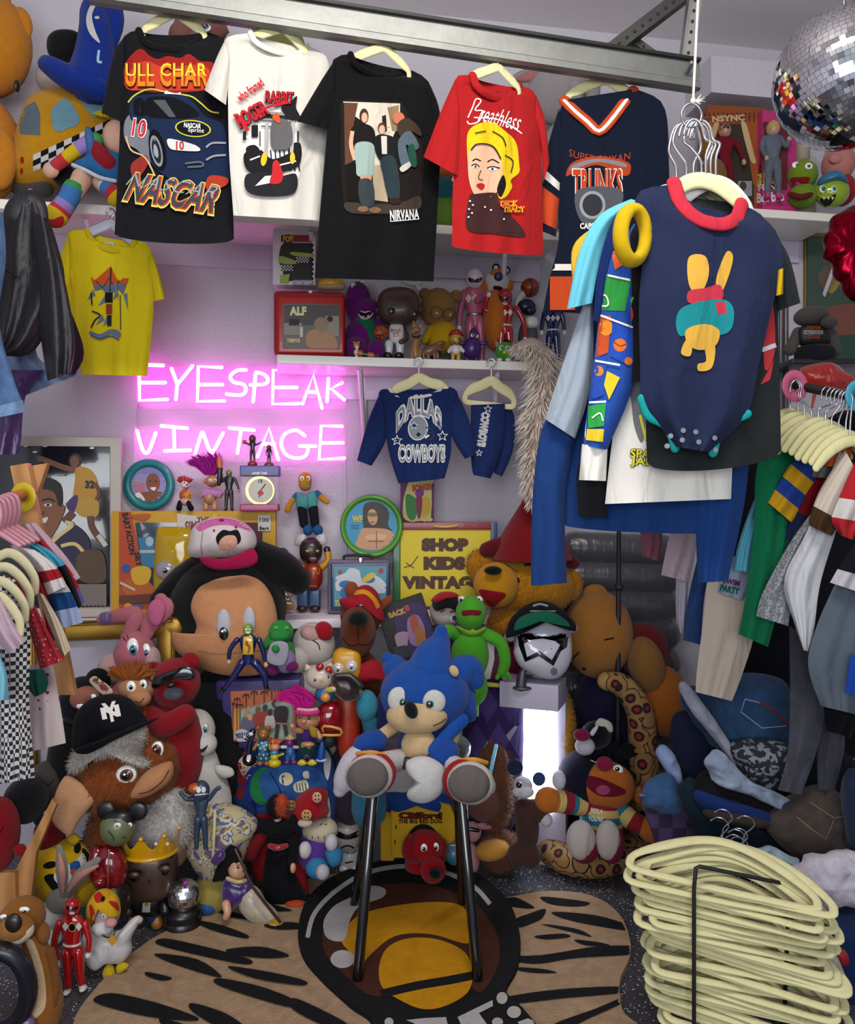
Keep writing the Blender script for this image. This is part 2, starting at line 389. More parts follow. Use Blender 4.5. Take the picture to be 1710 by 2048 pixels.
def hanger(px, py, hw, drop, d, hy, tilt=0, col='f#d9d2a0', label='', group=None, name='velvet_hanger', hookx=None, cat='hanger', yaw=0, flip=1, hr=9, bard=1):
    """cream hanger: (px,py) neck, hw half width px, drop to the bar, hy row of the hook top"""
    t = T(name, label, cat, px, py, d, group); c, s_ = cos(radians(tilt)), sin(radians(tilt)); k = d/FPX
    def Q(x, y): return P(px+(x*c-y*s_), py+(x*s_+y*c), d+x*k*math.tan(radians(yaw)))
    w = hw*.8; drop = drop*bard; sh = [(-w, drop*.72/bard), (-w*.72, drop*.42/bard), (-w*.34, 10), (0, 0), (w*.34, 10), (w*.72, drop*.42/bard), (w, drop*.72/bard), (w*1.0, drop), (w*.8, drop*1.06), (0, drop*1.06), (-w*.8, drop*1.06), (-w*1.0, drop)]
    mb = MB(); mb.tube([(Q(x, y), (11 if abs(x) < w*.8 and y < drop*.6/bard else 6)*k) for x, y in sh], col, n=8, sm=4, closed=True, flatx=.35, up=(0, 1, 0))
    t.part('hanger_body', mb)
    hx = px if hookx is None else hookx; H = py-hy
    pts = [(px, py-4), (lerp(px, hx, .5), py-H*.45), (hx, hy+hr*1.9), (hx+hr*.9*flip, hy+hr*1.0), (hx+hr*.5*flip, hy+hr*.2), (hx-hr*.2*flip, hy), (hx-hr*.9*flip, hy+hr*.6), (hx-hr*1.0*flip, hy+hr*1.4)]
    mb = MB(); mb.tube([(P(x, y, d), 2.1*k) for x, y in pts], 'm#b9bcc0', n=6, sm=4); t.part('hook', mb)
    return t
# ================================================================ the garage corner
def wallp(px, z): d = YW(px); return Vector(((px-CX)/FPX*d, d, z))
def wx(x, off=0): return Vector((x, WY0+WS*x-off, 0))
def node_mat(name, base, rough, bump=None, spec=None):
    m = bpy.data.materials.new(name); m.use_nodes = True; nt = m.node_tree; b = nt.nodes['Principled BSDF']
    b.inputs['Base Color'].default_value = (*lin(base), 1); b.inputs['Roughness'].default_value = rough
    tc = nt.nodes.new('ShaderNodeTexCoord')
    if bump:
        n = nt.nodes.new('ShaderNodeTexNoise'); n.inputs['Scale'].default_value = bump[0]; n.inputs['Detail'].default_value = 4
        bu = nt.nodes.new('ShaderNodeBump'); bu.inputs['Strength'].default_value = bump[1]; bu.inputs['Distance'].default_value = bump[2]
        nt.links.new(tc.outputs['Object'], n.inputs['Vector']); nt.links.new(n.outputs['Fac'], bu.inputs['Height']); nt.links.new(bu.outputs['Normal'], b.inputs['Normal'])
    _m['N'+name] = m; return m, nt, b, tc
node_mat('textured_wall_paint', '#bdb9c2', .75, (70, .5, .006))
node_mat('ceiling_paint', '#e2dcdd', .85, (90, .35, .004))
m, nt, b, tc = node_mat('flake_epoxy_floor', '#3c3c42', .22, (160, .6, .002))
def flakes(scale, thr, colr, prev):
    v = nt.nodes.new('ShaderNodeTexVoronoi'); v.inputs['Scale'].default_value = scale
    c = nt.nodes.new('ShaderNodeSeparateColor'); g = nt.nodes.new('ShaderNodeMath'); g.operation = 'GREATER_THAN'; g.inputs[1].default_value = thr[0]
    l = nt.nodes.new('ShaderNodeMath'); l.operation = 'LESS_THAN'; l.inputs[1].default_value = thr[1]; mu = nt.nodes.new('ShaderNodeMath'); mu.operation = 'MULTIPLY'
    mx = nt.nodes.new('ShaderNodeMix'); mx.data_type = 'RGBA'; mx.inputs[7].default_value = (*lin(colr), 1)
    nt.links.new(tc.outputs['Object'], v.inputs['Vector']); nt.links.new(v.outputs['Color'], c.inputs[0]); nt.links.new(c.outputs[0], g.inputs[0])
    nt.links.new(v.outputs['Distance'], l.inputs[0]); nt.links.new(g.outputs[0], mu.inputs[0]); nt.links.new(l.outputs[0], mu.inputs[1]); nt.links.new(mu.outputs[0], mx.inputs[0])
    if prev: nt.links.new(prev, mx.inputs[6])
    else: mx.inputs[6].default_value = (*lin('#37373d'), 1)
    return mx.outputs[2]
o1 = flakes(230, (.86, .45), '#0b0b0d', None); o2 = flakes(190, (.9, .42), '#e4e4e8', o1); o3 = flakes(400, (.7, .5), '#56565e', o2)
nt.links.new(o3, b.inputs['Base Color'])
X0, X1, YB, HC = -2.3, 3.0, -2.2, 3.52
mb = MB(); mb.box((.35, 1.0, -.05), 3.4, 3.6, .05, 'Nflake_epoxy_floor'); struct('floor', mb)
mb = MB(); mb.box((.35, 1.0, HC+.05), 3.4, 3.6, .05, 'Nceiling_paint'); struct('ceiling', mb)
mb = MB(); a, b_ = wx(X0-.2), wx(X1+.2); t_ = Vector((0, .1, 0)); up = Vector((0, 0, HC))
mb.slab([a, b_, b_+up, a+up], [a+t_, b_+t_, b_+up+t_, a+up+t_], 'Ntextured_wall_paint'); struct('wall_back', mb)
mb = MB(); mb.box((X0-.05, .6, HC/2), .05, 2.9, HC/2, 'Ntextured_wall_paint'); struct('wall_left', mb)
mb = MB(); mb.box((X1+.05, .9, HC/2), .05, 3.2, HC/2, 'Ntextured_wall_paint'); struct('wall_right', mb)
# boxed soffit at the top right of the back wall
mb = MB(); c = wallp(1520, 3.2); mb.box((c.x+.25, c.y-.02, 3.25), .62, .17, .08, 'Ntextured_wall_paint', Matrix.Rotation(math.atan(WS), 3, 'Z')); struct('trim_1', mb)
# ---- shelves
RW = Matrix.Rotation(math.atan(WS), 3, 'Z')
def shelf(name, px0, px1, z, label, dep=.3, brackets=(), gr='wall shelves'):
    x0 = P(px0, 0, YW(px0)-dep).x; x1 = P(px1, 0, YW(px1)-dep).x; a = wx(x0, dep); b = wx(x1, dep); mid = (a+b)/2
    t = T(name, label, 'shelf', CX, 0, 1, None); t.root.location = t.o = Vector((mid.x, mid.y, z))
    mb = MB(); L = (b-a).length/2; q = RW @ Vector((0, dep/2, 0)); mb.box(Vector((mid.x, mid.y, z-.018))+q, L, dep/2-.002, .018, 'v#e6e2d8', RW, .003); t.part('board', mb)
    mb = MB(); q2 = RW @ Vector((0, dep-.012, 0)); mb.box(Vector((mid.x, mid.y, z-.036-.05))+q2, L*.995, .009, .05, 'v#bdb4c6', RW, .002); t.part('wall_rail', mb)
    for px in brackets:
        x = P(px, 0, YW(px)).x; w_ = wx(x, .008); f = wx(x, dep*.9); mb = MB()
        mb.tube([((w_.x, w_.y, z-.04-dep*.95), .011), ((f.x, f.y, z-.045), .011)], 'v#d5cfd8', n=4, sm=0, cap=False)
        mb.tube([((w_.x, w_.y, z-.04), .011), ((w_.x, w_.y, z-.06-dep), .011)], 'v#d5cfd8', n=4, sm=0, cap=False)
        t.part('bracket', mb)
    return t
shelf('wall_shelf', -60, 1125, 2.505, 'long white upper shelf behind the hanging t-shirts', brackets=(225, 640, 1000))
shelf('wall_shelf', 553, 1190, 1.965, 'white middle shelf holding the red lunchbox and toys', brackets=(730, 985))
shelf('wall_shelf', 1380, 1672, 2.655, 'short white shelf at upper right holding boxed dolls', brackets=(1640,))
# ---- galvanised garage door track with perforated hangers
def line3(a, b, t): return a+(b-a)*t
tA = P(180, -25, 2.45); tB = P(1392, 158, 2.45/(1-WS*(1392-180)/FPX*.95)); ax = (tB-tA).normalized()
t = T('garage_door_track', 'long galvanised steel track carrying the row of t-shirts', 'rail', 800, 80, 2.6)
side = ax.cross(Vector((0, 0, 1))).normalized()
def prof_beam(mb, A, B, prof, key):
    ax = (B-A).normalized(); sd = Vector((ax.y, -ax.x, 0)).normalized(); rows = [[A+sd*x+Vector((0, 0, z)) for x, z in prof], [B+sd*x+Vector((0, 0, z)) for x, z in prof]]
    mb.grid(rows, key, flat=True)
mb = MB(); prof_beam(mb, tA, tB, [(-.02, .038), (.022, .045), (.026, .036), (.024, -.018), (.034, -.026), (.034, -.046), (.02, -.052), (.008, -.046), (-.012, -.046), (-.014, .036), (-.02, .038)], 'M#8c8d89'); t.part('channel', mb)
mb = MB(); prof_beam(mb, tA+Vector((0, 0, .05)), tB+Vector((0, 0, .05)), [(.03, .004), (.036, .004), (.036, -.006), (-.01, -.006), (-.01, .004), (.03, .004)], 'M#3c3d3c'); t.part('angle_lip', mb)
mb = MB(); q = tB-ax*.045+Vector((0, -.04, -.0)); mb.tube([(q, .009), (q+Vector((.004, -.03, .01)), .009)], 'M#8b8c90', n=6, sm=0); t.part('bolt', mb)
def angle_iron(px0, py0, d0, px1, py1, d1, w_, label, col):
    t = T('perforated_angle', label, 'bracket', (px0+px1)/2, (py0+py1)/2, (d0+d1)/2); A, B = P(px0, py0, d0), P(px1, py1, d1)
    ax = (B-A).normalized(); v = Vector((0, 1, 0)).cross(ax).normalized(); y = ax.cross(v); h = w_/2; mb = MB()
    for o, du, dv in ((Vector(), h, .0015), (v*h, .0015, h)):
        e = [A+o*0+v*s1*du+y*s2*dv+o-y*(h if o.length else 0)*0 for s1, s2 in ((-1, -1), (1, -1), (1, 1), (-1, 1))]; rows = [e+[e[0]], [q+(B-A) for q in e]+[e[0]+(B-A)]]
        mb.grid(rows, col, flat=True)
    t.part('angle', mb); n = int((B-A).length/.032); mb = MB()
    for i in range(n):
        c = A+(B-A)*(i+.5)/n - y*.004 if y.y > 0 else A+(B-A)*(i+.5)/n + y*.004
        mb.ball(c, .0055, .002, .0055, 'k#17171a', n=8, m=5)
    t.part('holes', mb); return t
angle_iron(1215, 105, 2.85, 1385, -25, 2.85, .05, 'dark perforated steel brace slanting up to the ceiling', 'M#4c4c4a')
angle_iron(1262, 76, 2.88, 1345, 135, 2.88, .03, 'short dark perforated brace below the slanting one', 'M#565654')
angle_iron(1394, -30, 2.8, 1372, 138, 2.8, .045, 'grey upright perforated strut above the track end', 'M#9a9a96')
# ---- white table along the wall
t = T('display_table', 'white table top behind the plush pile', 'table', 690, 1240, 3.25)
xA, xB = P(-80, 0, 3.2).x, P(1010, 0, 3.3).x; mb = MB(); mb.box(((xA+xB)/2, wx((xA+xB)/2).y-.175, .925), (xB-xA)/2, .165, .018, 'k#dcd6da', RW, .004); t.part('tabletop', mb)
for x, y in [(x, wx(x).y-o) for x in (xA+.06, xB-.06) for o in (.29, .06)]:
    mb = MB(); mb.box((x, y, .455), .02, .02, .452, 'k#cfc9cf'); t.part('leg', mb)
# ---- neon sign
t = T('neon_sign', 'glowing pink neon sign of two hand-lettered lines of capitals', 'neon sign', 480, 930, YW(480)-.05)
SG = [[[(165, 101), (335, 108)], [(168, 101), (172, 352), (365, 345)], [(180, 228), (350, 228)]], [[(395, 130), (435, 238), (425, 345)], [(540, 112), (436, 240)]],
 [[(745, 122), (582, 115), (575, 360), (765, 355)], [(590, 242), (750, 242)]], [[(915, 140), (850, 143), (805, 185), (830, 225), (895, 240), (915, 280), (880, 315), (780, 308)]],
 [[(982, 160), (965, 360)], [(985, 156), (1040, 170), (1068, 205), (1045, 238), (945, 243)]], [[(1260, 148), (1105, 140), (1100, 378), (1285, 375)], [(1110, 262), (1270, 262)]],
 [[(1310, 375), (1385, 175), (1445, 405)], [(1340, 292), (1412, 296)]], [[(1490, 200), (1480, 360)], [(1585, 230), (1510, 270), (1600, 348)]],
 [[(155, 565), (190, 690), (220, 720), (245, 690), (285, 580)]], [[(325, 530), (505, 547)], [(412, 545), (415, 700)], [(350, 705), (525, 700)]],
 [[(560, 725), (602, 590), (615, 580), (660, 700), (682, 715), (755, 580)]], [[(800, 545), (970, 560)], [(880, 560), (855, 720)]],
 [[(995, 745), (1075, 545), (1140, 765)], [(1028, 655), (1112, 658)]], [[(1325, 598), (1265, 560), (1190, 585), (1160, 650), (1190, 725), (1260, 755), (1330, 740), (1350, 678)], [(1290, 670), (1400, 672)]],
 [[(1585, 533), (1440, 530), (1425, 765), (1600, 755)], [(1435, 650), (1590, 648)]]]
m = mat('e#ffffff').copy(); m.name = 'neon_pink'; bb = m.node_tree.nodes['Principled BSDF']; bb.inputs['Emission Color'].default_value = (1, .125, .80, 1); bb.inputs['Emission Strength'].default_value = 6.5; _m['Nneon'] = m
for L in SG:
    mb = MB()
    for st in L:
        pts = [(230+x*.2865, 700+y*.2865) for x, y in st]
        if len(pts) > 4: pts = smooth(pts, 4)
        dense = [(P(x, y, YW(x)-.045), .0078) for x, y in pts]; mb.tube(dense, 'Nneon', n=8, sm=0)
    t.part('letter_tube', mb)
for y0, y1, x0, x1 in ((726, 818, 272, 692), (852, 924, 268, 692)):
    mb = MB(); f = [P(x, y, YW(x)-.03) for x, y in rect(x0, y0, x1, y1)]; mb.slab(f, [p+Vector((0, .004, 0)) for p in f], 't#f0a0e8'); t.part('acrylic_backing', mb)
mb = MB(); mb.tube([(P(x, y, YW(x)-.03), .0022) for x, y in ((688, 915), (690, 960), (691, 1060), (692, 1200))], 'v#d9d2dd', n=6); t.part('power_cord', mb)
mb = MB(); mb.tube([(P(x, y, YW(x)-.04), .0014) for x, y in ((277, 803), (274, 830), (277, 862))], 'v#a89ab0', n=6); t.part('link_wire', mb)
# ================================================================ garments hung from the track
def YT(px): return 2.45/(1-WS*.95*(px-180)/FPX)+.03
def tee(label, L, R, col, d, sag=35, sleeves=(), b=.03, fold=.006, fk=3, ph=0, hem=0, prints=(), collar=None, name='t_shirt', cat='t-shirt', group=None, colf=None, cuff=None, bsag=None, ts=.22, sb=None, sw=0):
    if isinstance(sag, tuple): sag, sw = sag
    t = T(name, label, cat, (L[0][0]+R[0][0])/2, L[0][1], d, group); mb = MB()
    ruled(mb, L, R, colf or col, d, b, sag, hem, fold=fold, fk=fk, ph=ph, n=26, m=22, bsag=bsag, ts=ts, dL=-sw, dR=sw)
    t.body = t.part('body', mb)
    for i, (o, n_) in enumerate(sleeves):
        mb = MB(); dy = (sb or 0)+(-sw if o[0][0] < (L[0][0]+R[0][0])/2 else sw)
        sc_ = cuff if callable(cuff) else col
        ruled(mb, o, n_, sc_, d-.004+dy, b*.75, fold=fold*.6, fk=1.5, n=14, m=10, ph=ph+i*2, bb=.8); t.part('sleeve', mb)
    if collar:
        mb = MB(); l0, r0 = L[0], R[0]
        pts = []
        for i in range(17):
            u = i/16; e = sqrt(max(0, 1-(2*u-1)**2)); g = 1-abs(2*u-1)**2.6; g2 = sqrt(max(0, g))*.6+g*.4
            dd = d-b*g2*.75-.002+lerp(-sw, sw, u); pts.append((P(lerp(l0[0], r0[0], u), lerp(l0[1], r0[1], u)+sag*e, dd), collar[1]*d/FPX))
        mb.tube(pts, collar[0], n=8, sm=0, flatx=.35, up=(0, 1, 0)); t.part('collar', mb)
    if prints:
        t.part('print', marks(t.mb[t.body.name], prints))
    return t
def neckline_hook(px, py, hw, drop, d, hy, tilt, label='', **k): return hanger(px, py, hw, drop, d, hy, tilt, label=label, group='cream hangers on the steel track', bard=1.55, **k)
# hangers
neckline_hook(351, 27, 78, 60, YT(350)+.006, -16, 4, yaw=11, label= 'cream hanger holding the black racing t-shirt')
neckline_hook(565, 58, 78, 60, YT(560)-.012, -12, 14, yaw=21, label= 'cream hanger holding the white t-shirt')
neckline_hook(768, 96, 76, 60, YT(765)-.032, 33, 12, yaw=22, label= 'cream hanger holding the black band t-shirt')
neckline_hook(996, 135, 66, 55, YT(990)-.042, 71, 13, yaw=24, label= 'cream hanger holding the red t-shirt')
neckline_hook(1212, 160, 92, 62, YT(1200)+.024, 92, 6, 'cream hanger holding the navy v-neck jersey')
K = 'f#111114'
# 1 black racing shirt
t = tee('black t-shirt with a dark blue race car and flame lettering', [(277, 60), (246, 76), (243, 150), (238, 300), (229, 468)], [(405, 62), (450, 82), (455, 150), (462, 300), (468, 478)], 'f#101013', YT(350), (38, .03),
  [([(248, 74), (226, 112), (203, 226)], [(247, 130), (249, 190), (247, 246)])], hem=14, collar=('f#0c0c0e', 7), prints=[
  ('c', [(250, 130), (268, 105), (284, 98), (300, 112), (316, 118), (336, 112), (360, 116), (378, 108), (400, 122), (428, 128), (430, 175), (330, 185), (250, 172)], 'f#8f1f1a'),
  ('c', [(255, 150), (290, 122), (330, 135), (400, 130), (424, 150), (410, 178), (300, 180), (255, 178)], 'f#b93a22'),
  ('t', 'ULL CHAR', 250, 126, 418, 178, 'f#3a0a08', .06), ('t', 'ULL CHAR', 250, 125, 416, 173, 'f#e07a1c', .03), ('t', 'ULL CHAR', 252, 127, 413, 152, 'f#eec83a', .0),
  ('s', [(256, 205), (270, 190), (300, 178), (340, 186), (380, 192), (400, 205), (420, 222), (438, 226)], 3, 'f#b9b34a'), ('s', [(330, 184), (348, 190), (362, 188)], 7, 'f#ece8e8'),
  ('c', [(248, 250), (262, 228), (300, 232), (298, 300), (300, 330), (275, 300), (252, 285)], 'f#6e7078'),
  ('c', [(262, 200), (285, 190), (345, 188), (378, 196), (410, 232), (446, 250), (455, 300), (458, 360), (380, 372), (335, 355), (300, 320), (298, 260), (262, 240)], 'f#15233f'),
  ('c', [(268, 202), (285, 197), (292, 228), (270, 230)], 'f#0a0b10'), ('c', [(294, 197), (350, 196), (398, 232), (300, 234)], 'f#0b0c12'), ('p', [(306, 200), (330, 200), (352, 234), (338, 234)], 'f#4c4e55'),
  ('c', ell(315, 300, 16, 42, -12), 'f#08080a'), ('c', ell(313, 302, 11, 32, -12), 'f#7d828a'), ('c', ell(313, 302, 8, 25, -12), 'f#1d1f24'), ('c', ell(312, 302, 4, 14, -12), 'f#8b9098'),
  ('t', '10', 264, 236, 294, 276, 'f#e9e6e0', .05, 8), ('t', '10', 265, 238, 292, 274, 'f#c0242c', .02, 8),
  ('c', ell(386, 257, 36, 17, 6), 'f#b8b33c'), ('c', ell(386, 257, 33, 14.5, 6), 'f#0d1017'), ('t', 'NASCAR', 368, 246, 402, 256, 'f#ececec', .03, 5), ('t', 'Sprint', 376, 256, 408, 267, 'f#ececec', .01, 5),
  ('c', [(334, 280), (345, 278), (390, 290), (398, 302), (350, 300), (338, 294)], 'f#c9c9c4'), ('t', '10', 352, 282, 368, 300, 'f#b02730', .03), ('s', [(412, 295), (425, 286), (452, 286)], 4, 'f#8d9096'), ('s', [(412, 320), (428, 312), (452, 310)], 4, 'f#8d9096'), ('s', [(370, 327), (400, 324), (405, 332), (375, 334)], 4, 'f#55595f'),
  ('c', [(262, 330), (290, 310), (295, 330), (270, 362)], 'f#8c2c26'), ('c', [(418, 352), (455, 356), (450, 372), (414, 380)], 'f#a33524'), ('s', [(252, 272), (262, 300), (290, 315), (310, 352)], 3, 'f#c9a87a'),
  ('t', 'NASCAR', 246, 354, 440, 420, 'f#cfc95c', .09, 9, .5), ('t', 'NASCAR', 249, 356, 438, 416, 'f#b8402a', .06, 9, .5), ('t', 'NASCAR', 250, 357, 436, 413, 'f#3c3e44', .02, 9, .5), ('t', 'NASCAR', 252, 358, 436, 384, 'f#8e9198', -.01, 9, .5)])
# 2 white shirt
t = tee('white t-shirt with red brush lettering over a black street scene', [(501, 66), (449, 80), (455, 150), (458, 300), (467, 431)], [(616, 92), (655, 118), (657, 200), (654, 300), (645, 441)], 'f#cfcac0', YT(560)-.02, (26, .06),
  [([(451, 78), (432, 118), (409, 180)], [(458, 130), (456, 170), (452, 210)])], ph=1, collar=('f#e3dfd6', 6), prints=[
  ('p', [(484, 245), (520, 232), (560, 205), (594, 190), (590, 225), (600, 260), (592, 300), (600, 345), (590, 380), (545, 392), (500, 386), (494, 350), (488, 310), (498, 280), (486, 270)], 'f#dcd9d4'),
  *[('s', [(x, 300), (x+4, 342)], 2.5, '!f#1a1a1c') for x in range(496, 596, 9)], *[('s', [(500+i*3, 356+i*5), (540+i*6, 350+i*6)], 2, '!f#1a1a1c') for i in range(6)], ('c', [(492, 296), (510, 290), (520, 305), (500, 318)], 'f#1a1a1c'), ('c', [(578, 292), (600, 286), (602, 318), (584, 316)], 'f#1a1a1c'), ('s', [(522, 252), (588, 256)], 2, '!f#1a1a1c'), ('s', [(520, 262), (520, 292)], 2, '!f#1a1a1c'), ('s', [(596, 262), (596, 284)], 3, '!f#1a1a1c'), ('p', rect(503, 250, 516, 274), 'f#1a1a1c'), ('p', rect(486, 262, 492, 280), 'f#1a1a1c'), ('p', [(520, 222), (590, 226), (590, 244), (524, 240)], 'f#8d8b88'), ('p', [(526, 228), (586, 232), (586, 240), (528, 236)], 'f#232325'), ('s', [(534, 244), (532, 310)], 7, '!f#a9a7a3'), ('s', [(586, 244), (582, 330)], 7, '!f#a9a7a3'),
  ('c', [(562, 215), (580, 204), (594, 192), (592, 215), (600, 235), (580, 240)], 'f#1b1b1d'), ('c', [(546, 240), (580, 245), (584, 290), (560, 300), (542, 290)], 'f#5c5b5c'), ('c', [(488, 308), (520, 300), (545, 318), (580, 306), (600, 300), (598, 330), (560, 344), (500, 345)], 'f#1a1a1c'), ('c', [(492, 350), (530, 345), (560, 352), (592, 348), (590, 384), (545, 392), (496, 384)], 'f#232224'),
  ('p', [(530, 352), (555, 350), (545, 365), (510, 372)], 'f#dcd9d4'), ('s', [(500, 320), (520, 312)], 3, 'f#dcd9d4'), ('s', [(560, 330), (592, 322)], 3, 'f#dcd9d4'),
  ('c', [(546, 325), (556, 322), (566, 350), (560, 366), (540, 366), (544, 345)], 'f#b8272c'), ('c', ell(528, 318, 6, 14, 10), 'f#d8b62c'), ('c', ell(585, 316, 5, 12), 'f#d8b62c'), ('c', [(545, 232), (556, 226), (560, 246), (548, 240)], 'f#d2502a'),
  ('t', 'who framed', 470, 170, 530, 190, 'f#b8202c', .03, -36), ('t', 'ROGER', 470, 212, 538, 246, 'f#141214', .09, -27), ('t', 'ROGER', 470, 212, 536, 244, 'f#b8202c', .03, -27), ('t', 'RABBIT', 530, 182, 588, 208, 'f#141214', .09, 3), ('t', 'RABBIT', 530, 182, 586, 206, 'f#b8202c', .03, 3), ('s', [(508, 238), (535, 215), (580, 204)], 5, 'f#b8202c'), ('s', [(478, 232), (496, 262)], 8, 'f#b8202c')])
# 3 black band shirt
t = tee('long black t-shirt with a printed photo of three standing people', [(701, 108), (664, 124), (658, 220), (642, 400), (629, 556)], [(812, 136), (860, 168), (880, 270), (876, 400), (867, 563)], 'f#0a0a0c', YT(765)-.04, (30, .07),
  [([(668, 122), (640, 165), (594, 243)], [(668, 180), (665, 220), (654, 259)]), ([(848, 182), (866, 230), (868, 262)], [(858, 166), (880, 225), (884, 338)])], ph=2, fold=.009, fk=2.5, collar=('f#050506', 6), prints=[
  ('c', [(684, 202), (740, 202), (802, 206), (826, 260), (846, 300), (840, 400), (800, 425), (720, 428), (690, 410), (682, 330), (682, 250)], 'f#1a1512'),
  ('p', [(686, 203), (800, 207), (800, 240), (775, 300), (780, 380), (752, 395), (744, 330), (748, 260), (700, 225)], 'f#c9bfae'), ('p', [(688, 205), (716, 206), (706, 255), (712, 320), (690, 330)], 'f#5a3a2a'), ('p', [(775, 215), (798, 210), (795, 262), (784, 262)], 'f#8a7253'), ('p', [(764, 232), (772, 230), (774, 262), (766, 264)], 'f#2a211b'), ('p', [(690, 330), (716, 322), (718, 400), (696, 402)], 'f#120e0c'), ('p', [(744, 330), (770, 330), (776, 404), (748, 400)], 'f#a8977c'), ('c', [(690, 405), (740, 408), (800, 405), (838, 392), (835, 420), (760, 428), (700, 425)], 'f#3b3029'),
  ('c', ell(728, 232, 9, 15), 'f#3b2b22'), ('c', ell(729, 235, 6, 10), 'f#c79f80'), ('c', [(704, 255), (722, 248), (738, 250), (749, 262), (748, 290), (712, 290), (702, 275)], 'f#161412'), ('s', [(705, 262), (702, 290), (710, 320)], 8, 'f#c79f80'), ('c', [(711, 288), (746, 288), (748, 330), (744, 352), (716, 352), (712, 330)], 'f#8fa39c'), ('p', [(720, 350), (744, 350), (742, 366), (722, 366)], 'f#b98b6c'), ('c', [(718, 362), (744, 362), (748, 408), (722, 408)], 'f#333b3e'), ('c', ell(726, 418, 11, 6), 'f#7a5c44'), ('c', ell(750, 420, 12, 6), 'f#7a5c44'),
  ('c', ell(764, 256, 8, 11), 'f#4c3526'), ('c', ell(764, 259, 6, 9), 'f#cda58a'), ('c', [(752, 272), (776, 270), (792, 282), (788, 318), (765, 325), (750, 300)], 'f#15171a'), ('p', [(762, 272), (774, 272), (774, 308), (764, 308)], 'f#cfcac2'), ('c', [(762, 318), (790, 316), (800, 392), (778, 396), (766, 350)], 'f#263238'), ('c', ell(790, 402, 13, 6), 'f#2c1c18'),
  ('c', ell(797, 236, 12, 12), 'f#b5694f'), ('c', [(795, 248), (815, 236), (838, 255), (842, 272), (820, 262), (800, 272)], 'f#3a2c22'), ('c', [(800, 275), (820, 262), (838, 290), (830, 300), (812, 290), (820, 330), (806, 340), (796, 300)], 'f#4c5a63'), ('c', [(800, 335), (822, 322), (824, 330), (806, 344)], 'f#b9b4ad'), ('c', [(816, 295), (828, 290), (834, 330), (822, 330)], 'f#1c4a36'),
  ('t', 'NIRVANA', 780, 419, 838, 440, 'f#d8d5d0', .03, -3), ('s', [(780, 443), (838, 438)], 1.5, '!f#d8d5d0')])
# 4 red shirt
t = tee('red t-shirt with a portrait of a blonde woman and white script', [(945, 151), (909, 160), (914, 260), (906, 370), (904, 492)], [(1042, 172), (1072, 190), (1081, 280), (1084, 390), (1087, 508)], 'f#a2191b', YT(990)-.05, (34, .07),
  [([(911, 158), (885, 215), (847, 314)], [(919, 245), (919, 300), (916, 352)]), ([(1070, 245), (1082, 300), (1086, 368)], [(1072, 190), (1090, 240), (1099, 324)])], ph=3, collar=('f#a81a1c', 8), hem=6, prints=[
  ('s', [(936, 235), (945, 215), (952, 198), (962, 202), (950, 220), (966, 222), (958, 242), (940, 248), (934, 242)], 2.5, 'f#ece6e0'), ('t', 'reathless', 958, 218, 1043, 252, 'f#ece6e0', .0, 14, .4), ('s', [(948, 235), (1000, 240), (1044, 267)], 2.5, 'f#ece6e0'),
  ('c', [(934, 300), (936, 265), (955, 248), (985, 245), (1010, 262), (1032, 285), (1038, 325), (1038, 345), (1022, 360), (1024, 375), (1010, 395), (995, 388), (990, 300), (960, 290), (945, 310), (938, 340)], 'f#d9bb18'),
  ('c', [(939, 300), (955, 287), (985, 292), (1000, 315), (1006, 350), (998, 378), (975, 400), (956, 398), (942, 375), (936, 340)], 'f#e2aa8c'), ('c', [(938, 395), (950, 388), (992, 386), (998, 405), (1020, 430), (1044, 455), (1047, 474), (990, 468), (935, 458)], 'f#3c2021'), ('c', [(994, 378), (1006, 350), (1012, 370), (1002, 394)], 'f#1a1012'),
  ('s', [(945, 322), (952, 318), (962, 322)], 2.5, 'f#1a1012'), ('s', [(975, 324), (985, 319), (998, 326)], 2.5, 'f#1a1012'), ('c', ell(951, 333, 6, 3), 'f#efe6dc'), ('c', ell(985, 338, 8, 3.5), 'f#efe6dc'), ('c', ell(951, 333, 2.4), 'f#2a2c33'), ('c', ell(985, 338, 2.6), 'f#2a2c33'), ('s', [(943, 331), (951, 328), (959, 333)], 2, 'f#1a1012'), ('s', [(974, 336), (985, 333), (1000, 336)], 2, 'f#1a1012'), ('s', [(962, 340), (957, 356), (966, 360)], 1.6, 'f#3a2420'), ('c', [(953, 370), (962, 366), (970, 371), (963, 379)], 'f#b01c2c'),
  ('s', [(1010, 310), (1026, 322), (1022, 345)], 2, 'f#1a1012'), ('s', [(985, 262), (1005, 275), (1012, 292)], 2, 'f#1a1012'), ('s', [(950, 266), (972, 262)], 2, 'f#1a1012'), ('s', [(942, 300), (955, 288), (985, 292), (1002, 318)], 2.5, 'f#1a1012'),
  *[('c', ell(x, y, 2, 1.8, n=8), 'f#e8e0d8') for x, y in ((940, 402), (946, 410), (938, 418), (944, 426), (937, 434), (970, 414), (982, 420), (1008, 438))],
  ('t', 'DICK', 1000, 400, 1038, 414, 'f#d9bb18', .07), ('t', 'TRACY', 1005, 412, 1051, 425, 'f#d9bb18', .07), ('t', 'DICK', 1000, 400, 1038, 414, 'f#b51d1f', .0), ('t', 'TRACY', 1005, 412, 1051, 425, 'f#b51d1f', .0)])
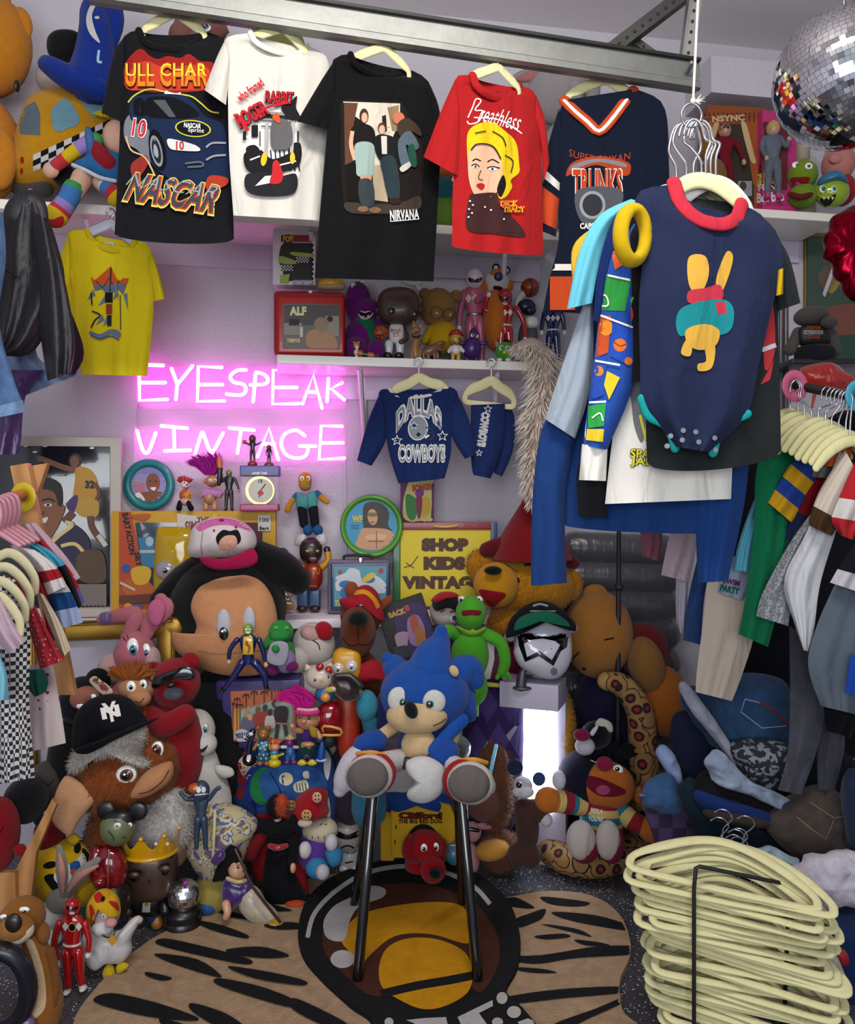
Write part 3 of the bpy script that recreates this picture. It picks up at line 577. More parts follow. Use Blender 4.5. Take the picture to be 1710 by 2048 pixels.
# 5 navy jersey
def jer(u, v): return 'f#0c1426'
def jsl(u, v): return 'f#d9d4cc' if .50 < u < .57 else ('f#b8431e' if .66 < u < .95 else 'f#0c1426')
t = tee('navy jersey with an orange and white striped v-neck collar', [(1130, 200), (1116, 235), (1108, 330), (1118, 470), (1098, 560), (1086, 622)], [(1270, 178), (1328, 212), (1338, 330), (1340, 470), (1342, 560), (1345, 640)], 'f#0c1426', YT(1200)+.02, 0,
  [([(1118, 215), (1094, 300), (1084, 380), (1083, 462)], [(1122, 260), (1124, 320), (1118, 400), (1112, 474)])], ph=.5, cuff=jsl, name='v_neck_jersey', cat='jersey', bsag=24, prints=[
  ('t', 'SUPER SAIYAN', 1138, 306, 1260, 320, 'f#b8431e', -.01, 3, 0, -10), ('c', [(1132, 352), (1145, 325), (1195, 312), (1250, 322), (1262, 335), (1250, 352), (1195, 330), (1150, 345)], 'f#a03c1c'), ('c', [(1140, 340), (1150, 328), (1195, 317), (1245, 325), (1250, 334), (1195, 324), (1150, 338)], 'f#77797d'),
  ('t', 'TRUNKS', 1144, 336, 1246, 400, 'f#d9d4cc', .05), ('t', 'TRUNKS', 1146, 338, 1244, 398, 'f#b03c1a', .03), ('c', [(1155, 380), (1240, 378), (1238, 420), (1200, 452), (1160, 440)], 'f#4e5055'), ('c', ell(1185, 410, 26, 28), 'f#8d8f92'), ('c', ell(1185, 410, 20, 22), 'f#2d3036'), ('t', 'CAPS', 1160, 446, 1188, 458, 'f#d9d4cc', .04),
  ('p', rect(1104, 528, 1150, 541), 'f#d9d4cc'), ('p', rect(1100, 553, 1150, 620), 'f#b8431e')])
mb = MB()   # v collar: two bands
for w_, c, o in ((11, 'f#b8431e', 0), (4, 'f#e2d8d2', .003)):
    pts = [(1128, 200, 0), (1150, 222, -.02), (1175, 243, -.026), (1198, 262, -.03), (1222, 240, -.026), (1248, 206, -.02), (1268, 180, 0)]
    mb.tube([(P(x, y, t.d+z-.003-o), w_*t.d/FPX) for x, y, z in pts], c, n=8, sm=3, flatx=.2, up=(0, 1, 0))
mb.tube([(P(x, y, t.d+.012), 7*t.d/FPX) for x, y in ((1132, 202), (1165, 214), (1200, 216), (1240, 204), (1266, 184))], 'f#b8431e', n=8, sm=3, flatx=.2, up=(0, 1, 0))
t.part('v_collar', mb); t.bx('neck_label', 1182, 208, 1224, 228, 'f#cfc8b4', dy=.004, dep=.002, bev=.0005)
# ---- hung from the shelves
t = tee('bright yellow t-shirt with a blue and orange rock print on the wall', [(174, 460), (134, 470), (137, 560), (146, 660), (163, 749)], [(271, 480), (302, 500), (307, 600), (302, 680), (294, 752)], 'f#d9c21a', 3.0, 30,
  [([(136, 470), (118, 520), (108, 556)], [(140, 540), (142, 575), (141, 610)]), ([(300, 560), (304, 585), (307, 603)], [(302, 500), (318, 545), (331, 597)])], ph=1.5, fold=.008, collar=('f#cbb416', 6), prints=[
  ('p', [(181, 554), (190, 560), (222, 532), (232, 556), (240, 562), (246, 556), (258, 557), (246, 590), (238, 580), (214, 590), (204, 578), (190, 582), (186, 570)], 'f#c4552a'), ('p', [(186, 570), (252, 568), (246, 590), (238, 580), (214, 590), (204, 578), (190, 582)], 'f#5d6c86'), ('s', [(222, 536), (220, 585)], 3, '!f#2c2a2c'), ('s', [(192, 562), (205, 576), (218, 556), (228, 572), (240, 562)], 2, '!f#2c2a2c'),
  *[('p', [(x, y), (x+a, y-22), (x+a+5, y-10)], 'f#6a7690') for x, y, a in ((174, 600, 12), (196, 612, 14), (192, 650, 12), (206, 652, 8), (226, 600, 6))], *[('p', [(x, y), (x-10, y-34), (x-2, y-36)], 'f#6a7690') for x, y in ((256, 622), (236, 602))],
  ('c', [(180, 662), (200, 668), (222, 658), (240, 664), (238, 676), (220, 668), (204, 676), (182, 670)], 'f#6a7690'), ('p', rect(210, 585, 225, 605), 'f#1c1b1e'), ('p', rect(212, 608, 224, 628), 'f#8a3a26'), ('p', rect(214, 630, 223, 652), 'f#2a2a2e'), ('s', [(184, 622), (200, 630), (190, 640), (182, 655)], 3, 'f#2a2a2e'), ('s', [(182, 585), (184, 610)], 3, '!f#2a2a2e'), ('s', [(240, 590), (241, 660)], 1.5, '!f#2a2a2e'), ('s', [(182, 670), (200, 678), (220, 672), (238, 680)], 3, 'f#4c566e')])
t.bx('neck_label', 208, 484, 228, 494, 'f#cfcac0', dy=.008, dep=.002, bev=.0005)
hanger(222, 448, 68, 55, 3.0, 418, 8, 'v#b9b9c6', 'white plastic hanger holding the yellow t-shirt', name='plastic_hanger')
D = 3.24
W = 'f#d3d0cc'; B_ = 'f#142450'; G = 'f#7e828a'
def stars(x, y, r): return [('p', star(x, y, r), W), ('p', star(x, y, r*.68), B_)]
def helmet(x, y): return [('c', ell(x, y, 20, 25, 8), W), ('c', ell(x, y, 18, 23, 8), G), *stars(x-8, y-5, 9), ('c', ell(x+1, y+13, 4), 'f#22252c'), ('s', [(x+16, y-2), (x+30, y+6), (x+29, y+22), (x+18, y+24)], 2.5, 'f#30354a'), ('s', [(x+17, y+8), (x+30, y+12)], 2, 'f#30354a'), ('s', [(x+14, y+20), (x+22, y+14)], 4, W)]
t = tee('small royal blue football sweatshirt with grey helmet and arched lettering', [(779, 778), (757, 788), (771, 870), (783, 925), (797, 967)], [(886, 771), (916, 787), (904, 860), (901, 910), (889, 957)], B_, D, 20,
  [([(759, 787), (735, 845), (714, 921)], [(771, 830), (772, 880), (743, 932)]), ([(901, 840), (904, 875), (930, 918)], [(914, 787), (938, 840), (952, 909)])], collar=('f#c9c6c4', 3.5), name='sweatshirt', cat='sweatshirt', prints=[
  ('t', 'DALLAS', 792, 806, 884, 850, W, .10, 0, 0, 36), ('t', 'DALLAS', 793, 808, 883, 848, G, .02, 0, 0, 36), *helmet(836, 856), ('t', 'COWBOYS', 796, 888, 891, 926, W, .08), ('t', 'COWBOYS', 798, 890, 889, 924, G, .01), *stars(794, 881, 12), *stars(885, 872, 12)])
# sweatpants folded over a hanger
t = T('sweatpants', 'royal blue sweatpants folded over a hanger, lettering down one leg', 'trousers', 985, 808, 3.3)
mb = MB(); ruled(mb, [(978, 808), (985, 880), (988, 946)], [(1014, 806), (1029, 835), (1026, 900), (1004, 953)], B_, 3.325, .02, n=16, m=10, fk=1); t.part('trouser_leg', mb)
mb = MB(); ruled(mb, [(942, 810), (941, 880), (943, 930), (947, 950)], [(1010, 807), (1006, 880), (992, 930), (981, 957)], B_, 3.285, .022, n=18, m=12, fk=1.5); q = t.part('trouser_leg', mb)
t.part('print', marks(mb, [*stars(976, 818, 9), *stars(958, 906, 8), ('t', 'COWBOYS', 932, 850, 1002, 868, W, .08, 98), ('t', 'COWBOYS', 933, 851, 1001, 867, G, .0, 98)]))
hanger(838, 756, 70, 40, 3.24, 716, -3, label='cream hanger holding the small blue sweatshirt'); hanger(983, 762, 60, 45, 3.305, 718, 6, label='cream hanger holding the folded blue sweatpants')
# ---- dark jackets at the far left under the upper shelf
t = T('leather_jacket', 'black leather bomber jacket hanging at the left edge', 'jacket', 60, 400, 2.72); K2 = 'l#17151a'
mb = MB(); ruled(mb, [(25, 415), (-10, 480), (-14, 600), (-8, 705)], [(82, 400), (112, 480), (128, 580), (70, 700), (10, 712)], K2, 2.72, .06, n=24, m=18, fold=.014, fk=3); t.part('body', mb)
mb = MB(); ruled(mb, [(60, 420), (78, 560), (80, 660), (95, 762)], [(98, 440), (130, 560), (150, 680), (142, 745)], K2, 2.66, .05, n=24, m=14, fold=.014, fk=2, ph=1); t.part('sleeve', mb)
t.l('collar', [(22, 470, -.02, 16), (32, 425, -.03, 24), (60, 402, -.02, 24), (80, 430, -.02, 16), (80, 470, -.03, 10)], 'l#1d1b20', flat=.6)
mb = MB(); mb.tube([(P(x, y, 2.655), .004) for x, y in ((0, 538), (22, 545), (38, 556))], 'l#050506', n=5); t.part('pocket_welt', mb)
t = T('embroidered_jacket', 'dark maroon jacket with red and white embroidery beside the leather one', 'jacket', 110, 450, 2.8); mb = MB()
ruled(mb, [(70, 430), (82, 560), (100, 680), (120, 745)], [(88, 455), (112, 520), (130, 590), (168, 700), (150, 748)], 'f#271320', 2.84, .04, n=20, m=12, fold=.01); q = t.part('body', mb)
t.part('embroidery', marks(mb, [('t', 'K-DA', 82, 486, 112, 502, 'f#c98a86', .02, 8), ('s', [(88, 508), (100, 520), (108, 530)], 3, 'f#a49ba2'), ('c', ell(104, 540, 5, 8), 'f#a33a3a')]))
t.l('hook', [(68, 405, 0, 2), (66, 385, 0, 2), (60, 378, 0, 2), (54, 386, 0, 2)], 'm#b9bcc0', n=6)
t = T('denim_jacket', 'faded blue denim jacket sleeve hanging at the left edge', 'jacket', 10, 430, 2.5); mb = MB()
ruled(mb, [(-60, 420), (-62, 560), (-50, 700), (-40, 838)], [(6, 425), (12, 520), (-2, 640), (28, 760), (50, 812)], 'd#4f6c94', 2.58, .05, n=24, m=14, fold=.014, fk=2); t.part('sleeve', mb)
mb = MB(); ruled(mb, [(-40, 820), (-38, 842)], [(46, 800), (50, 824)], 'd#6c89ad', 2.56, .055, n=4, m=12, fold=.008); t.part('cuff', mb)
t = T('denim_shorts', 'light blue denim legs behind the leather jacket hem', 'shorts', 40, 700, 2.9); mb = MB()
ruled(mb, [(8, 690), (18, 750), (28, 800)], [(72, 660), (80, 720), (160, 748)], 'd#7c8fb4', 2.86, .03, n=14, m=16, fold=.012); t.part('leg', mb)
t = T('purple_jeans', 'dark purple trousers hanging below the denim at the left edge', 'trousers', 15, 740, 2.8); mb = MB()
ruled(mb, [(-60, 740), (-60, 912)], [(90, 740), (52, 790), (42, 880), (36, 908)], 's#361350', 2.78, .03, n=14, m=14, fold=.012); t.part('leg', mb)
# ================================================================ bunch of garments hung on a ring from the ceiling
D = 2.02
t = T('hanging_cord', 'white cord with a frayed knot hanging from the ceiling', 'cord', 1388, 200, D)
t.l('cord', [(1418, -480, 0, 2.6), (1396, 0, 0, 2.6), (1386, 205, 0, 2.6)], 'f#d8d4c8', sm=2, n=8)
t.b('knot', 1386, 202, 5, 7, 'f#d8d4c8'); mb = MB()
for i in range(14):
    a = random.uniform(-.5, .35); L = random.uniform(14, 26); mb.tube([(P(1386, 202, D), .001), (P(1386+L*.6*cos(a), 202+L*.5*sin(a), D-.004), .0008), (P(1386+L*cos(a*1.4), 202+L*sin(a*1.6), D-.006), .0004)], 'f#dcd9d0', n=4, sm=2)
t.part('frayed_end', mb)
mb = MB(); mb.tube([(P(1383+20*cos(a), 231+24*sin(a), D), .003) for a in [2*pi*i/16 for i in range(16)]], 'm#a9abb0', n=8, sm=2, closed=True); solo('metal_ring', mb, 'silver metal ring tied to the white ceiling cord', 'ring')
hk = [(1352, 385, 1362, 252, -1, 2.17), (1372, 380, 1368, 250, -1, 2.15), (1388, 378, 1378, 246, 1, 2.13), (1402, 374, 1390, 248, -1, 2.11), (1414, 372, 1396, 246, 1, 2.09), (1422, 368, 1400, 250, 1, 2.07), (1432, 366, 1404, 245, 1, 2.04), (1412, 362, 1388, 243, 1, 2.015)]
for i, (x, y, hx, hy, fl, d) in enumerate(hk):
    l_ = 'cream hanger inside the red collar of the navy bodysuit' if i == 7 else nth(7-i).replace('topmost', 'first')+' hanger from the front on the metal ring'
    t = T('velvet_hanger', l_, 'hanger', x, y, d, 'hangers on the metal ring')
    k = d/FPX; mb = MB(); tp = hy+16
    w = 62 if i == 7 else 52; mb.tube([(P(x+a*1.25, y+b*1.0+a*.18, d), r*k) for a, b, r in ((-w, 46, 12), (-w*.8, 28, 15), (-w*.4, 6, 17), (0, 0, 17), (w*.4, 8, 17), (w*.8, 30, 15), (w, 48, 12))], 'f#d9d2a0' if i % 3 else 'f#dcdad6', n=10, flatx=.3, up=(0, 1, 0)); t.part('hanger_body', mb)
    mb = MB(); mb.tube([(P(a, b, d), 3*k) for a, b in ((x, y-6), (x, y-50), (x+(hx-x)*.3+fl*16, y-78), (hx+fl*22, hy+34), (hx+fl*14, hy+6), (hx, hy-4), (hx-fl*14, hy+6), (hx-fl*20, hy+26))], 'm#c4c6ca', n=8, sm=4); t.part('hook', mb)
N_ = 'f#1d2440'
# royal blue sweatshirt at the back
t = tee('royal blue sweatshirt, rearmost and longest of the bunch on the ring', [(1300, 410), (1190, 560), (1150, 750), (1128, 900), (1122, 1048)], [(1480, 420), (1505, 600), (1508, 800), (1490, 960), (1472, 1060)], 'f#163468', 2.25, 0, name='sweatshirt', cat='sweatshirt', hem=12, b=.05, fold=.014, fk=4, sleeves=[([(1160, 760), (1090, 840), (1066, 980), (1062, 1172)], [(1165, 830), (1150, 880), (1130, 1000), (1134, 1166)])], sb=-.03)
mb = MB(); ruled(mb, [(1400, 900), (1392, 1050), (1396, 1166)], [(1500, 880), (1490, 1000), (1456, 1162)], 'f#173870', 2.2, .03, n=16, m=12, fold=.008); t.part('sleeve', mb)
mb = MB(); ruled(mb, [(1168, 605), (1125, 730), (1090, 838)], [(1186, 600), (1184, 760), (1150, 877)], 'f#8f9aa6', 2.185, .03, n=16, m=10, fold=.006); t.part('shoulder_panel', mb, label='heathered grey shoulder panel')
# small sleeves peeking out at the left
for lab, col, d, L, R in (('yellow short-sleeved shirt peeking out at the left of the bunch', 'f#c79c2c', 2.16, [(1230, 430), (1165, 470), (1143, 505), (1146, 575)], [(1240, 440), (1205, 480), (1182, 520), (1170, 580)]),
  ('light blue t-shirt sleeve at the left of the bunch', 'f#5fb0c4', 2.13, [(1262, 398), (1200, 430), (1160, 500), (1134, 618)], [(1285, 405), (1232, 440), (1205, 500), (1184, 606)]),
  ('navy blue long sleeve between the light blue and comic print shirts', 'f#0e2458', 2.11, [(1290, 396), (1232, 430), (1200, 520), (1186, 640)], [(1300, 400), (1262, 440), (1235, 520), (1208, 650)])):
    t = T('t_shirt', lab, 't-shirt', 1230, 420, d); mb = MB(); ruled(mb, L, R, col, d, .022, n=16, m=10, fold=.007, fk=2); t.part('sleeve', mb)
cm = ['f#1b3f94', 'f#c8542a', 'f#2c8a3a', 'f#d6b92c', 'f#e4e0da', 'f#a82a2a']
t = T('pyjama_top', 'comic panel print long-sleeved top with white cuff in the bunch', 'shirt', 1230, 440, 2.1); mb = MB()
ruled(mb, [(1262, 440), (1215, 520), (1190, 700), (1166, 890)], [(1290, 470), (1272, 600), (1268, 760), (1214, 900)], 'f#234a9c', 2.1, .03, n=24, m=12, fold=.006, fk=1.5); q = t.part('sleeve', mb)
t.part('comic_print', marks(mb, [('p', [(1215, 470), (1240, 450), (1262, 520), (1230, 540)], 'f#c45a2c'), ('p', [(1205, 545), (1262, 560), (1250, 622), (1190, 620)], 'f#2c8a3a'), ('p', [(1190, 628), (1222, 632), (1216, 705), (1184, 718)], 'f#b84a24'), ('c', ell(1212, 655, 14, 16), 'f#d9862c'), ('p', [(1225, 640), (1266, 660), (1266, 735), (1220, 712)], 'f#2148a4'), ('c', ell(1240, 690, 13, 13), 'f#d4692a'), ('s', [(1228, 684), (1240, 692), (1252, 688)], 1.5, 'f#3a1c14'), ('c', ell(1257, 722, 8, 8), 'f#d8702c'),
  ('p', [(1186, 722), (1214, 714), (1208, 790), (1180, 800)], 'f#24489c'), ('c', ell(1198, 742, 9, 10), 'f#cf7a2c'), ('p', [(1214, 742), (1240, 755), (1218, 800), (1208, 770)], 'f#d6b92c'), ('p', [(1176, 812), (1212, 806), (1208, 852), (1176, 856)], 'f#2c9440'), ('p', [(1174, 858), (1208, 858), (1206, 884), (1172, 880)], 'f#d6b92c'), ('s', [(1190, 545), (1260, 560)], 4, '!f#e4e0da'), ('s', [(1186, 625), (1266, 655)], 4, '!f#e4e0da'), ('s', [(1183, 720), (1240, 730)], 4, '!f#e4e0da'), ('s', [(1178, 805), (1212, 803)], 4, '!f#e4e0da'), ('s', [(1176, 700), (1170, 800), (1168, 880)], 7, '!f#e4e0da'), ('s', [(1190, 600), (1210, 590), (1216, 610), (1196, 612)], 3, 'f#dcd9d4'), ('s', [(1184, 836), (1200, 826), (1206, 842)], 3, 'f#dcd9d4')]))
mb = MB(); ruled(mb, [(1164, 888), (1158, 960)], [(1215, 896), (1212, 962)], 'f#d6d3cc', 2.1, .03, n=5, m=12, fold=.004); t.part('cuff', mb)
t = T('t_shirt', 'black shirt hem showing below the white ribbed cuff in the bunch', 't-shirt', 1190, 1030, 2.18); mb = MB(); ruled(mb, [(1210, 860), (1156, 930), (1158, 1034)], [(1300, 850), (1225, 930), (1216, 1036)], 'f#17181b', 2.18, .02, n=10, m=10); t.part('body', mb)
tee('white t-shirt with yellow lettering below the charcoal one', [(1330, 420), (1285, 600), (1240, 780), (1222, 900), (1210, 1008)], [(1480, 420), (1478, 600), (1470, 800), (1466, 900), (1462, 998)], 'f#d9d5cc', 2.145, 0, b=.035, fold=.01, fk=2.5, ph=2, prints=[
  ('c', [(1255, 770), (1275, 760), (1288, 790), (1290, 860), (1282, 885), (1268, 850), (1262, 800)], 'f#6a6b70'), ('s', [(1280, 830), (1292, 880)], 5, 'f#cfc432'), ('t', 'SPACE', 1260, 898, 1330, 918, 'f#161616', .09, 3), ('t', 'JAM', 1260, 914, 1312, 936, 'f#161616', .09, 3), ('t', 'SPACE', 1261, 899, 1329, 917, 'f#cfc432', .03, 3), ('t', 'JAM', 1261, 915, 1311, 935, 'f#cfc432', .03, 3)])
t = tee('black t-shirt with red and green lettering behind the yellow cuff', [(1320, 400), (1238, 440), (1224, 500), (1236, 600), (1262, 760)], [(1400, 410), (1400, 480), (1400, 560), (1400, 660), (1400, 780)], 'f#121214', 2.09, 0, b=.02, fold=.008, prints=[('c', ell(1254, 625, 12, 22, -10), 'f#b0342a'), ('t', 'SPACE', 1238, 600, 1272, 616, 'f#3c9a3a', .05, -70)])
tee('charcoal t-shirt hanging directly behind the navy bodysuit', [(1360, 392), (1296, 420), (1286, 560), (1288, 740), (1294, 925)], [(1490, 408), (1560, 480), (1556, 640), (1560, 790), (1562, 902)], 'f#1e2222', 2.06, 0, b=.03, hem=26, fold=.008, sleeves=[([(1490, 410), (1545, 440), (1575, 530), (1600, 600)], [(1540, 490), (1552, 560), (1556, 620)])][:0]+[([(1552, 560), (1553, 600), (1556, 622)], [(1500, 412), (1572, 500), (1601, 606)])], prints=[('c', [(1528, 640), (1545, 605), (1550, 700), (1530, 740)], 'f#a83034'), ('p', [(1520, 770), (1548, 720), (1540, 760)], 'f#a83034'), ('s', [(1524, 700), (1552, 690)], 9, '!f#b9bcc0')])
t = tee('navy toddler bodysuit with red collar, yellow cuffs and teal leg bands', [(1350, 368), (1272, 389), (1287, 480), (1278, 600), (1280, 715), (1284, 800), (1318, 850), (1350, 893)], [(1482, 410), (1525, 432), (1566, 508), (1548, 600), (1520, 720), (1499, 820), (1462, 868), (1420, 905)], N_, 2.0, 62, b=.035, fold=.011, fk=2.5, ph=.7, name='bodysuit', cat='bodysuit', bsag=30, prints=[
  ('c', [(1378, 514), (1410, 512), (1418, 545), (1406, 580), (1388, 586), (1376, 560)], 'f#c89a3c'), ('c', [(1432, 560), (1452, 505), (1466, 512), (1458, 550), (1440, 590)], 'f#c89a3c'), ('c', [(1378, 582), (1410, 576), (1440, 570), (1444, 598), (1400, 606), (1376, 604)], 'f#b03040'),
  ('c', [(1352, 640), (1370, 612), (1440, 598), (1466, 615), (1464, 655), (1440, 670), (1390, 664), (1360, 672)], 'f#17797e'), ('p', [(1430, 604), (1450, 604), (1454, 626), (1436, 630)], 'f#b03040'), ('c', [(1372, 660), (1408, 648), (1438, 660), (1432, 690), (1400, 700), (1376, 688)], 'f#c89a3c'), ('c', [(1410, 692), (1430, 692), (1424, 735), (1398, 742), (1396, 728), (1412, 722)], 'f#c89a3c'), ('c', [(1372, 680), (1384, 690), (1380, 712), (1362, 706)], 'f#c89a3c')])
mb = MB(); pts = []
for i in range(17):
    u = i/16; e = sqrt(max(0, 1-(2*u-1)**2)); g = 1-abs(2*u-1)**2.6; g2 = sqrt(max(0, g))*.6+g*.4; pts.append((P(lerp(1350, 1482, u)+(-2 if u < .5 else 2), lerp(366, 408, u)+58*e, 2.0-.035*g2*.75-.004), 15*2/FPX))
mb.tube(pts, 'f#b02838', n=8, sm=0, flatx=.25, up=(0, 1, 0)); t.part('collar', mb, label='red ribbed collar')
mb = MB(); mb.tube([(P(x, y, 2.0), .012) for x, y in ((1284, 798), (1298, 832), (1328, 848), (1344, 872), (1350, 896))], 'f#12908e', n=8, flatx=.4, up=(0, 1, 0)); t.part('leg_band', mb, label='teal leg band'); q = mb
mb = MB(); mb.tube([(P(x, y, 2.0), .012) for x, y in ((1494, 828), (1458, 846), (1436, 872), (1426, 905))], 'f#12908e', n=8, flatx=.4, up=(0, 1, 0)); t.part('leg_band', mb, label='teal leg band')
mb = MB(); mb.tube([(P(1266+25*cos(a), 470+52*sin(a), 1.975+.02*cos(a)), .0155) for a in [2*pi*i/16 for i in range(16)]], 'f#b8970e', n=10, sm=2, closed=True, flatx=1.3); t.part('cuff', mb, label='yellow sleeve cuff')
mb = MB(); ruled(mb, [(1556, 540), (1552, 592)], [(1567, 536), (1566, 588)], 'f#b8970e', 1.995, .02, n=5, m=8); t.part('cuff', mb, label='yellow sleeve cuff')
for x, y in ((1366, 861), (1391, 864), (1364, 880), (1397, 884), (1341, 872), (1334, 892), (1429, 876), (1431, 900)):
    mb = MB(); mb.disc(P(x, y, 1.955), .006, 'm#9aa0a8', h=.002); t.part('snap', mb)
# ================================================================ toys on the shelves
def SD(px): return YW(px)-.17
def SYm(d): return HY-.565*FPX/d      # row of the middle shelf top at distance d
def SYu(d): return HY-1.105*FPX/d
def figure(label, cat, px, top, bot, d, suit, head=None, face=None, gloves=None, boots=None, arms=None, belt=None, group=None, name='action_figure', w=1.0, hs=1.0, lean=0, legs=None, marks_=None, hair=None, torso=None):
    """small standing figure: rows top..bot, about 7 heads high"""
    H = bot-top; t = T(name, label, cat, px, bot, d, group); head = head or suit; gloves = gloves or head; boots = boots or suit; hh = H*.085*hs; L = lean
    X = lambda f, x=0: px+L*(1-f)*H+x*w
    Y = lambda f: top+f*H
    mb = MB(); k = d/FPX
    for sx in (-1, 1):
        lg = legs[0 if sx < 0 else 1] if legs else [(sx*H*.045, .52), (sx*H*.065, .74), (sx*H*.07, .96)]
        t.l('leg', [(X(f, x), Y(f), -.002, H*r) for (x, f), r in zip(lg, (.062, .045, .034))], [suit, suit, boots if boots != suit else suit], n=10)
        t.b('foot', X(lg[-1][1], lg[-1][0]+sx*H*.012), Y(min(.975, lg[-1][1]+.015)), H*.036*w, H*.024, boots, dy=-H*.02*k, rd=H*.06)
        am = arms[0 if sx < 0 else 1] if arms else [(sx*H*.12, .2), (sx*H*.155, .34), (sx*H*.165, .48)]
        t.l('arm', [(X(f, x), Y(f), -.0, H*r) for (x, f), r in zip(am, (.04, .033, .026))], [suit, suit, gloves], n=10); t.b('hand', X(am[-1][1], am[-1][0]), Y(am[-1][1]+.01), H*.032, H*.036, gloves)
    mb = MB(); tc = torso or suit
    rows = [(.14, .045, .035), (.17, .10, .05), (.22, .125, .062), (.32, .105, .058), (.42, .078, .05), (.5, .088, .055), (.56, .05, .045)]
    R = [[P(X(f), Y(f), d)+Vector((H*k*a*cos(q), H*k*b_*sin(q), 0)) for q in [2*pi*i/16 for i in range(16)]] for f, a, b_ in rows]; mb.grid(R, tc, True); bo = t.part('torso', mb)
    hd = t.b('head', X(.07), Y(.075), hh*.82, hh, head, n=18)
    if face: t.part('face_plate', marks(t.mb[hd.name], face(X(.07), Y(.075), hh)), hd)
    if belt: mb = MB(); mb.tube([(P(X(.45), Y(.45), d)+Vector((H*k*.082*cos(q), H*k*.056*sin(q), 0)), H*k*.014) for q in [2*pi*i/14 for i in range(14)]], belt, n=6, sm=1, closed=True); t.part('belt', mb)
    if marks_: t.part('chest_print', marks(t.mb[bo.name], marks_(X(.27), Y(.27), H)))
    if hair: hair(t, X(.07), Y(.04), hh)
    return t
def tuft(t, x, y, r, col, n=40, up=1.5, spread=.9, name='hair', lean=0, th=.16, dy=0):
    mb = MB(); d = t.d+dy; k = d/FPX
    for i in range(n):
        a = random.uniform(-spread, spread); b_ = random.uniform(-.6, .6); L = r*up*random.uniform(.75, 1.1); o = P(x+r*.55*sin(a), y+r*.1, d)+Vector((0, b_*r*.5*k, 0)); u = Vector((sin(a*.8+lean*.4), b_*.5, cos(a*.8)))
        mb.tube([(o, r*th*k), (o+u*L*k*.55, r*th*1.0*k), (o+(u+Vector((lean*.8, 0, -.05))).normalized()*L*k, r*th*.2*k)], col, n=5, sm=2)
    return t.part(name, mb)
def helmet_face(x, y, h, c='g#a01a22', mouth='v#b8b8bc'): return [('c', [(x-h*.62, y-h*.2), (x, y-h*.02), (x+h*.62, y-h*.2), (x+h*.5, y+h*.22), (x, y+h*.3), (x-h*.5, y+h*.22)], 'g#0a0a0c'), ('c', ell(x, y+h*.58, h*.3, h*.16), mouth)]
def diamonds(c): return lambda x, y, H: [('p', [(x+o*H, y-H*.045), (x+(o+.035)*H, y), (x+o*H, y+H*.05), (x+(o-.035)*H, y)], c) for o in (-.07, 0, .07)]
# ---- middle shelf
d = 3.17; t = T('lunch_box', 'red plastic lunchbox with a grey scene on its front, on the middle shelf', 'lunchbox', 618, SYm(3.3), 3.3)
q = t.bx('shell', 550, 578, 690, SYm(3.2)-1, 'v#8e1218', dep=.1, bev=.022, yaw=5); t.bx('lid_rim', 556, 584, 688, 698, 'v#a8171a', dy=-.045, dep=.02, bev=.01, yaw=5)
p = t.bx('picture_panel', 566, 598, 680, 688, 'k#6d675f', dy=-.054, dep=.008, bev=.003, yaw=5); t.part('print', marks(t.mb[p.name], [('p', rect(568, 600, 678, 640), 'k#4a4643'), ('p', rect(568, 636, 604, 660), 'k#8b857a'), ('p', rect(578, 628, 598, 641), 'k#191918'), ('p', rect(650, 622, 678, 662), 'k#8d8878'), ('c', ell(660, 628, 6), 'k#1d1c1b'), ('c', [(612, 660), (630, 648), (660, 650), (674, 686), (620, 686)], 'k#a87f5e'), ('c', [(628, 636), (640, 624), (656, 632), (652, 652), (636, 652)], 'k#8f7962'), ('p', rect(600, 644, 606, 664), 'k#c9c1b0'), ('t', 'ALF', 579, 603, 613, 621, 'k#d8cf9a', .06), ('t', 'THERMOS', 574, 667, 600, 675, 'k#d8cf9a', .05)]))
t.bx('latch', 617, 571, 625, 581, 'v#c9c4c0', dy=-.04, dep=.012); 
d = 3.31; t = T('toy_box', 'white window box with red strip standing on the red lunchbox', 'box', 590, 577, d)
q = t.bx('carton', 549, 462, 632, 576, 'k#cbc4c8', dep=.1, bev=.001, yaw=4); t.part('print', marks(t.mb[q.name], [('p', rect(562, 470, 632, 484), 'k#8f1a24'), ('p', rect(566, 486, 632, 562), 'k#17120f'), ('c', ell(576, 478, 13, 9), 'k#1a1414'), ('t', 'POP!', 566, 471, 587, 484, 'k#c9a030', .06), ('t', '82', 618, 472, 630, 482, 'k#c9c4c8', .04), ('c', [(562, 492), (576, 494), (590, 520), (592, 536), (560, 530)], 'k#2a1a12'), ('c', [(560, 512), (592, 522), (590, 528), (560, 526)], 'k#8fa040'), ('c', [(582, 504), (628, 508), (632, 514), (590, 512)], 'k#8fa040'), ('p', rect(562, 530, 586, 542), 'k#c9c4c8'), ('p', rect(592, 514, 618, 526), 'k#c9c4c8'), *[('p', rect(x, y, x+3, y+3), 'k#15110f') for i, x in enumerate(range(562, 586, 3)) for j, y in enumerate(range(530, 541, 3)) if (i+j) % 2], *[('p', rect(x, y, x+3, y+3), 'k#15110f') for i, x in enumerate(range(592, 618, 3)) for j, y in enumerate(range(514, 525, 3)) if (i+j) % 2], ('p', [(560, 550), (580, 548), (576, 566), (560, 566)], 'k#8fa040'), ('p', rect(586, 560, 626, 572), 'k#8c8790'), ('t', 'TAG TEAM', 590, 563, 622, 569, 'k#cbc4c8', .02)]))
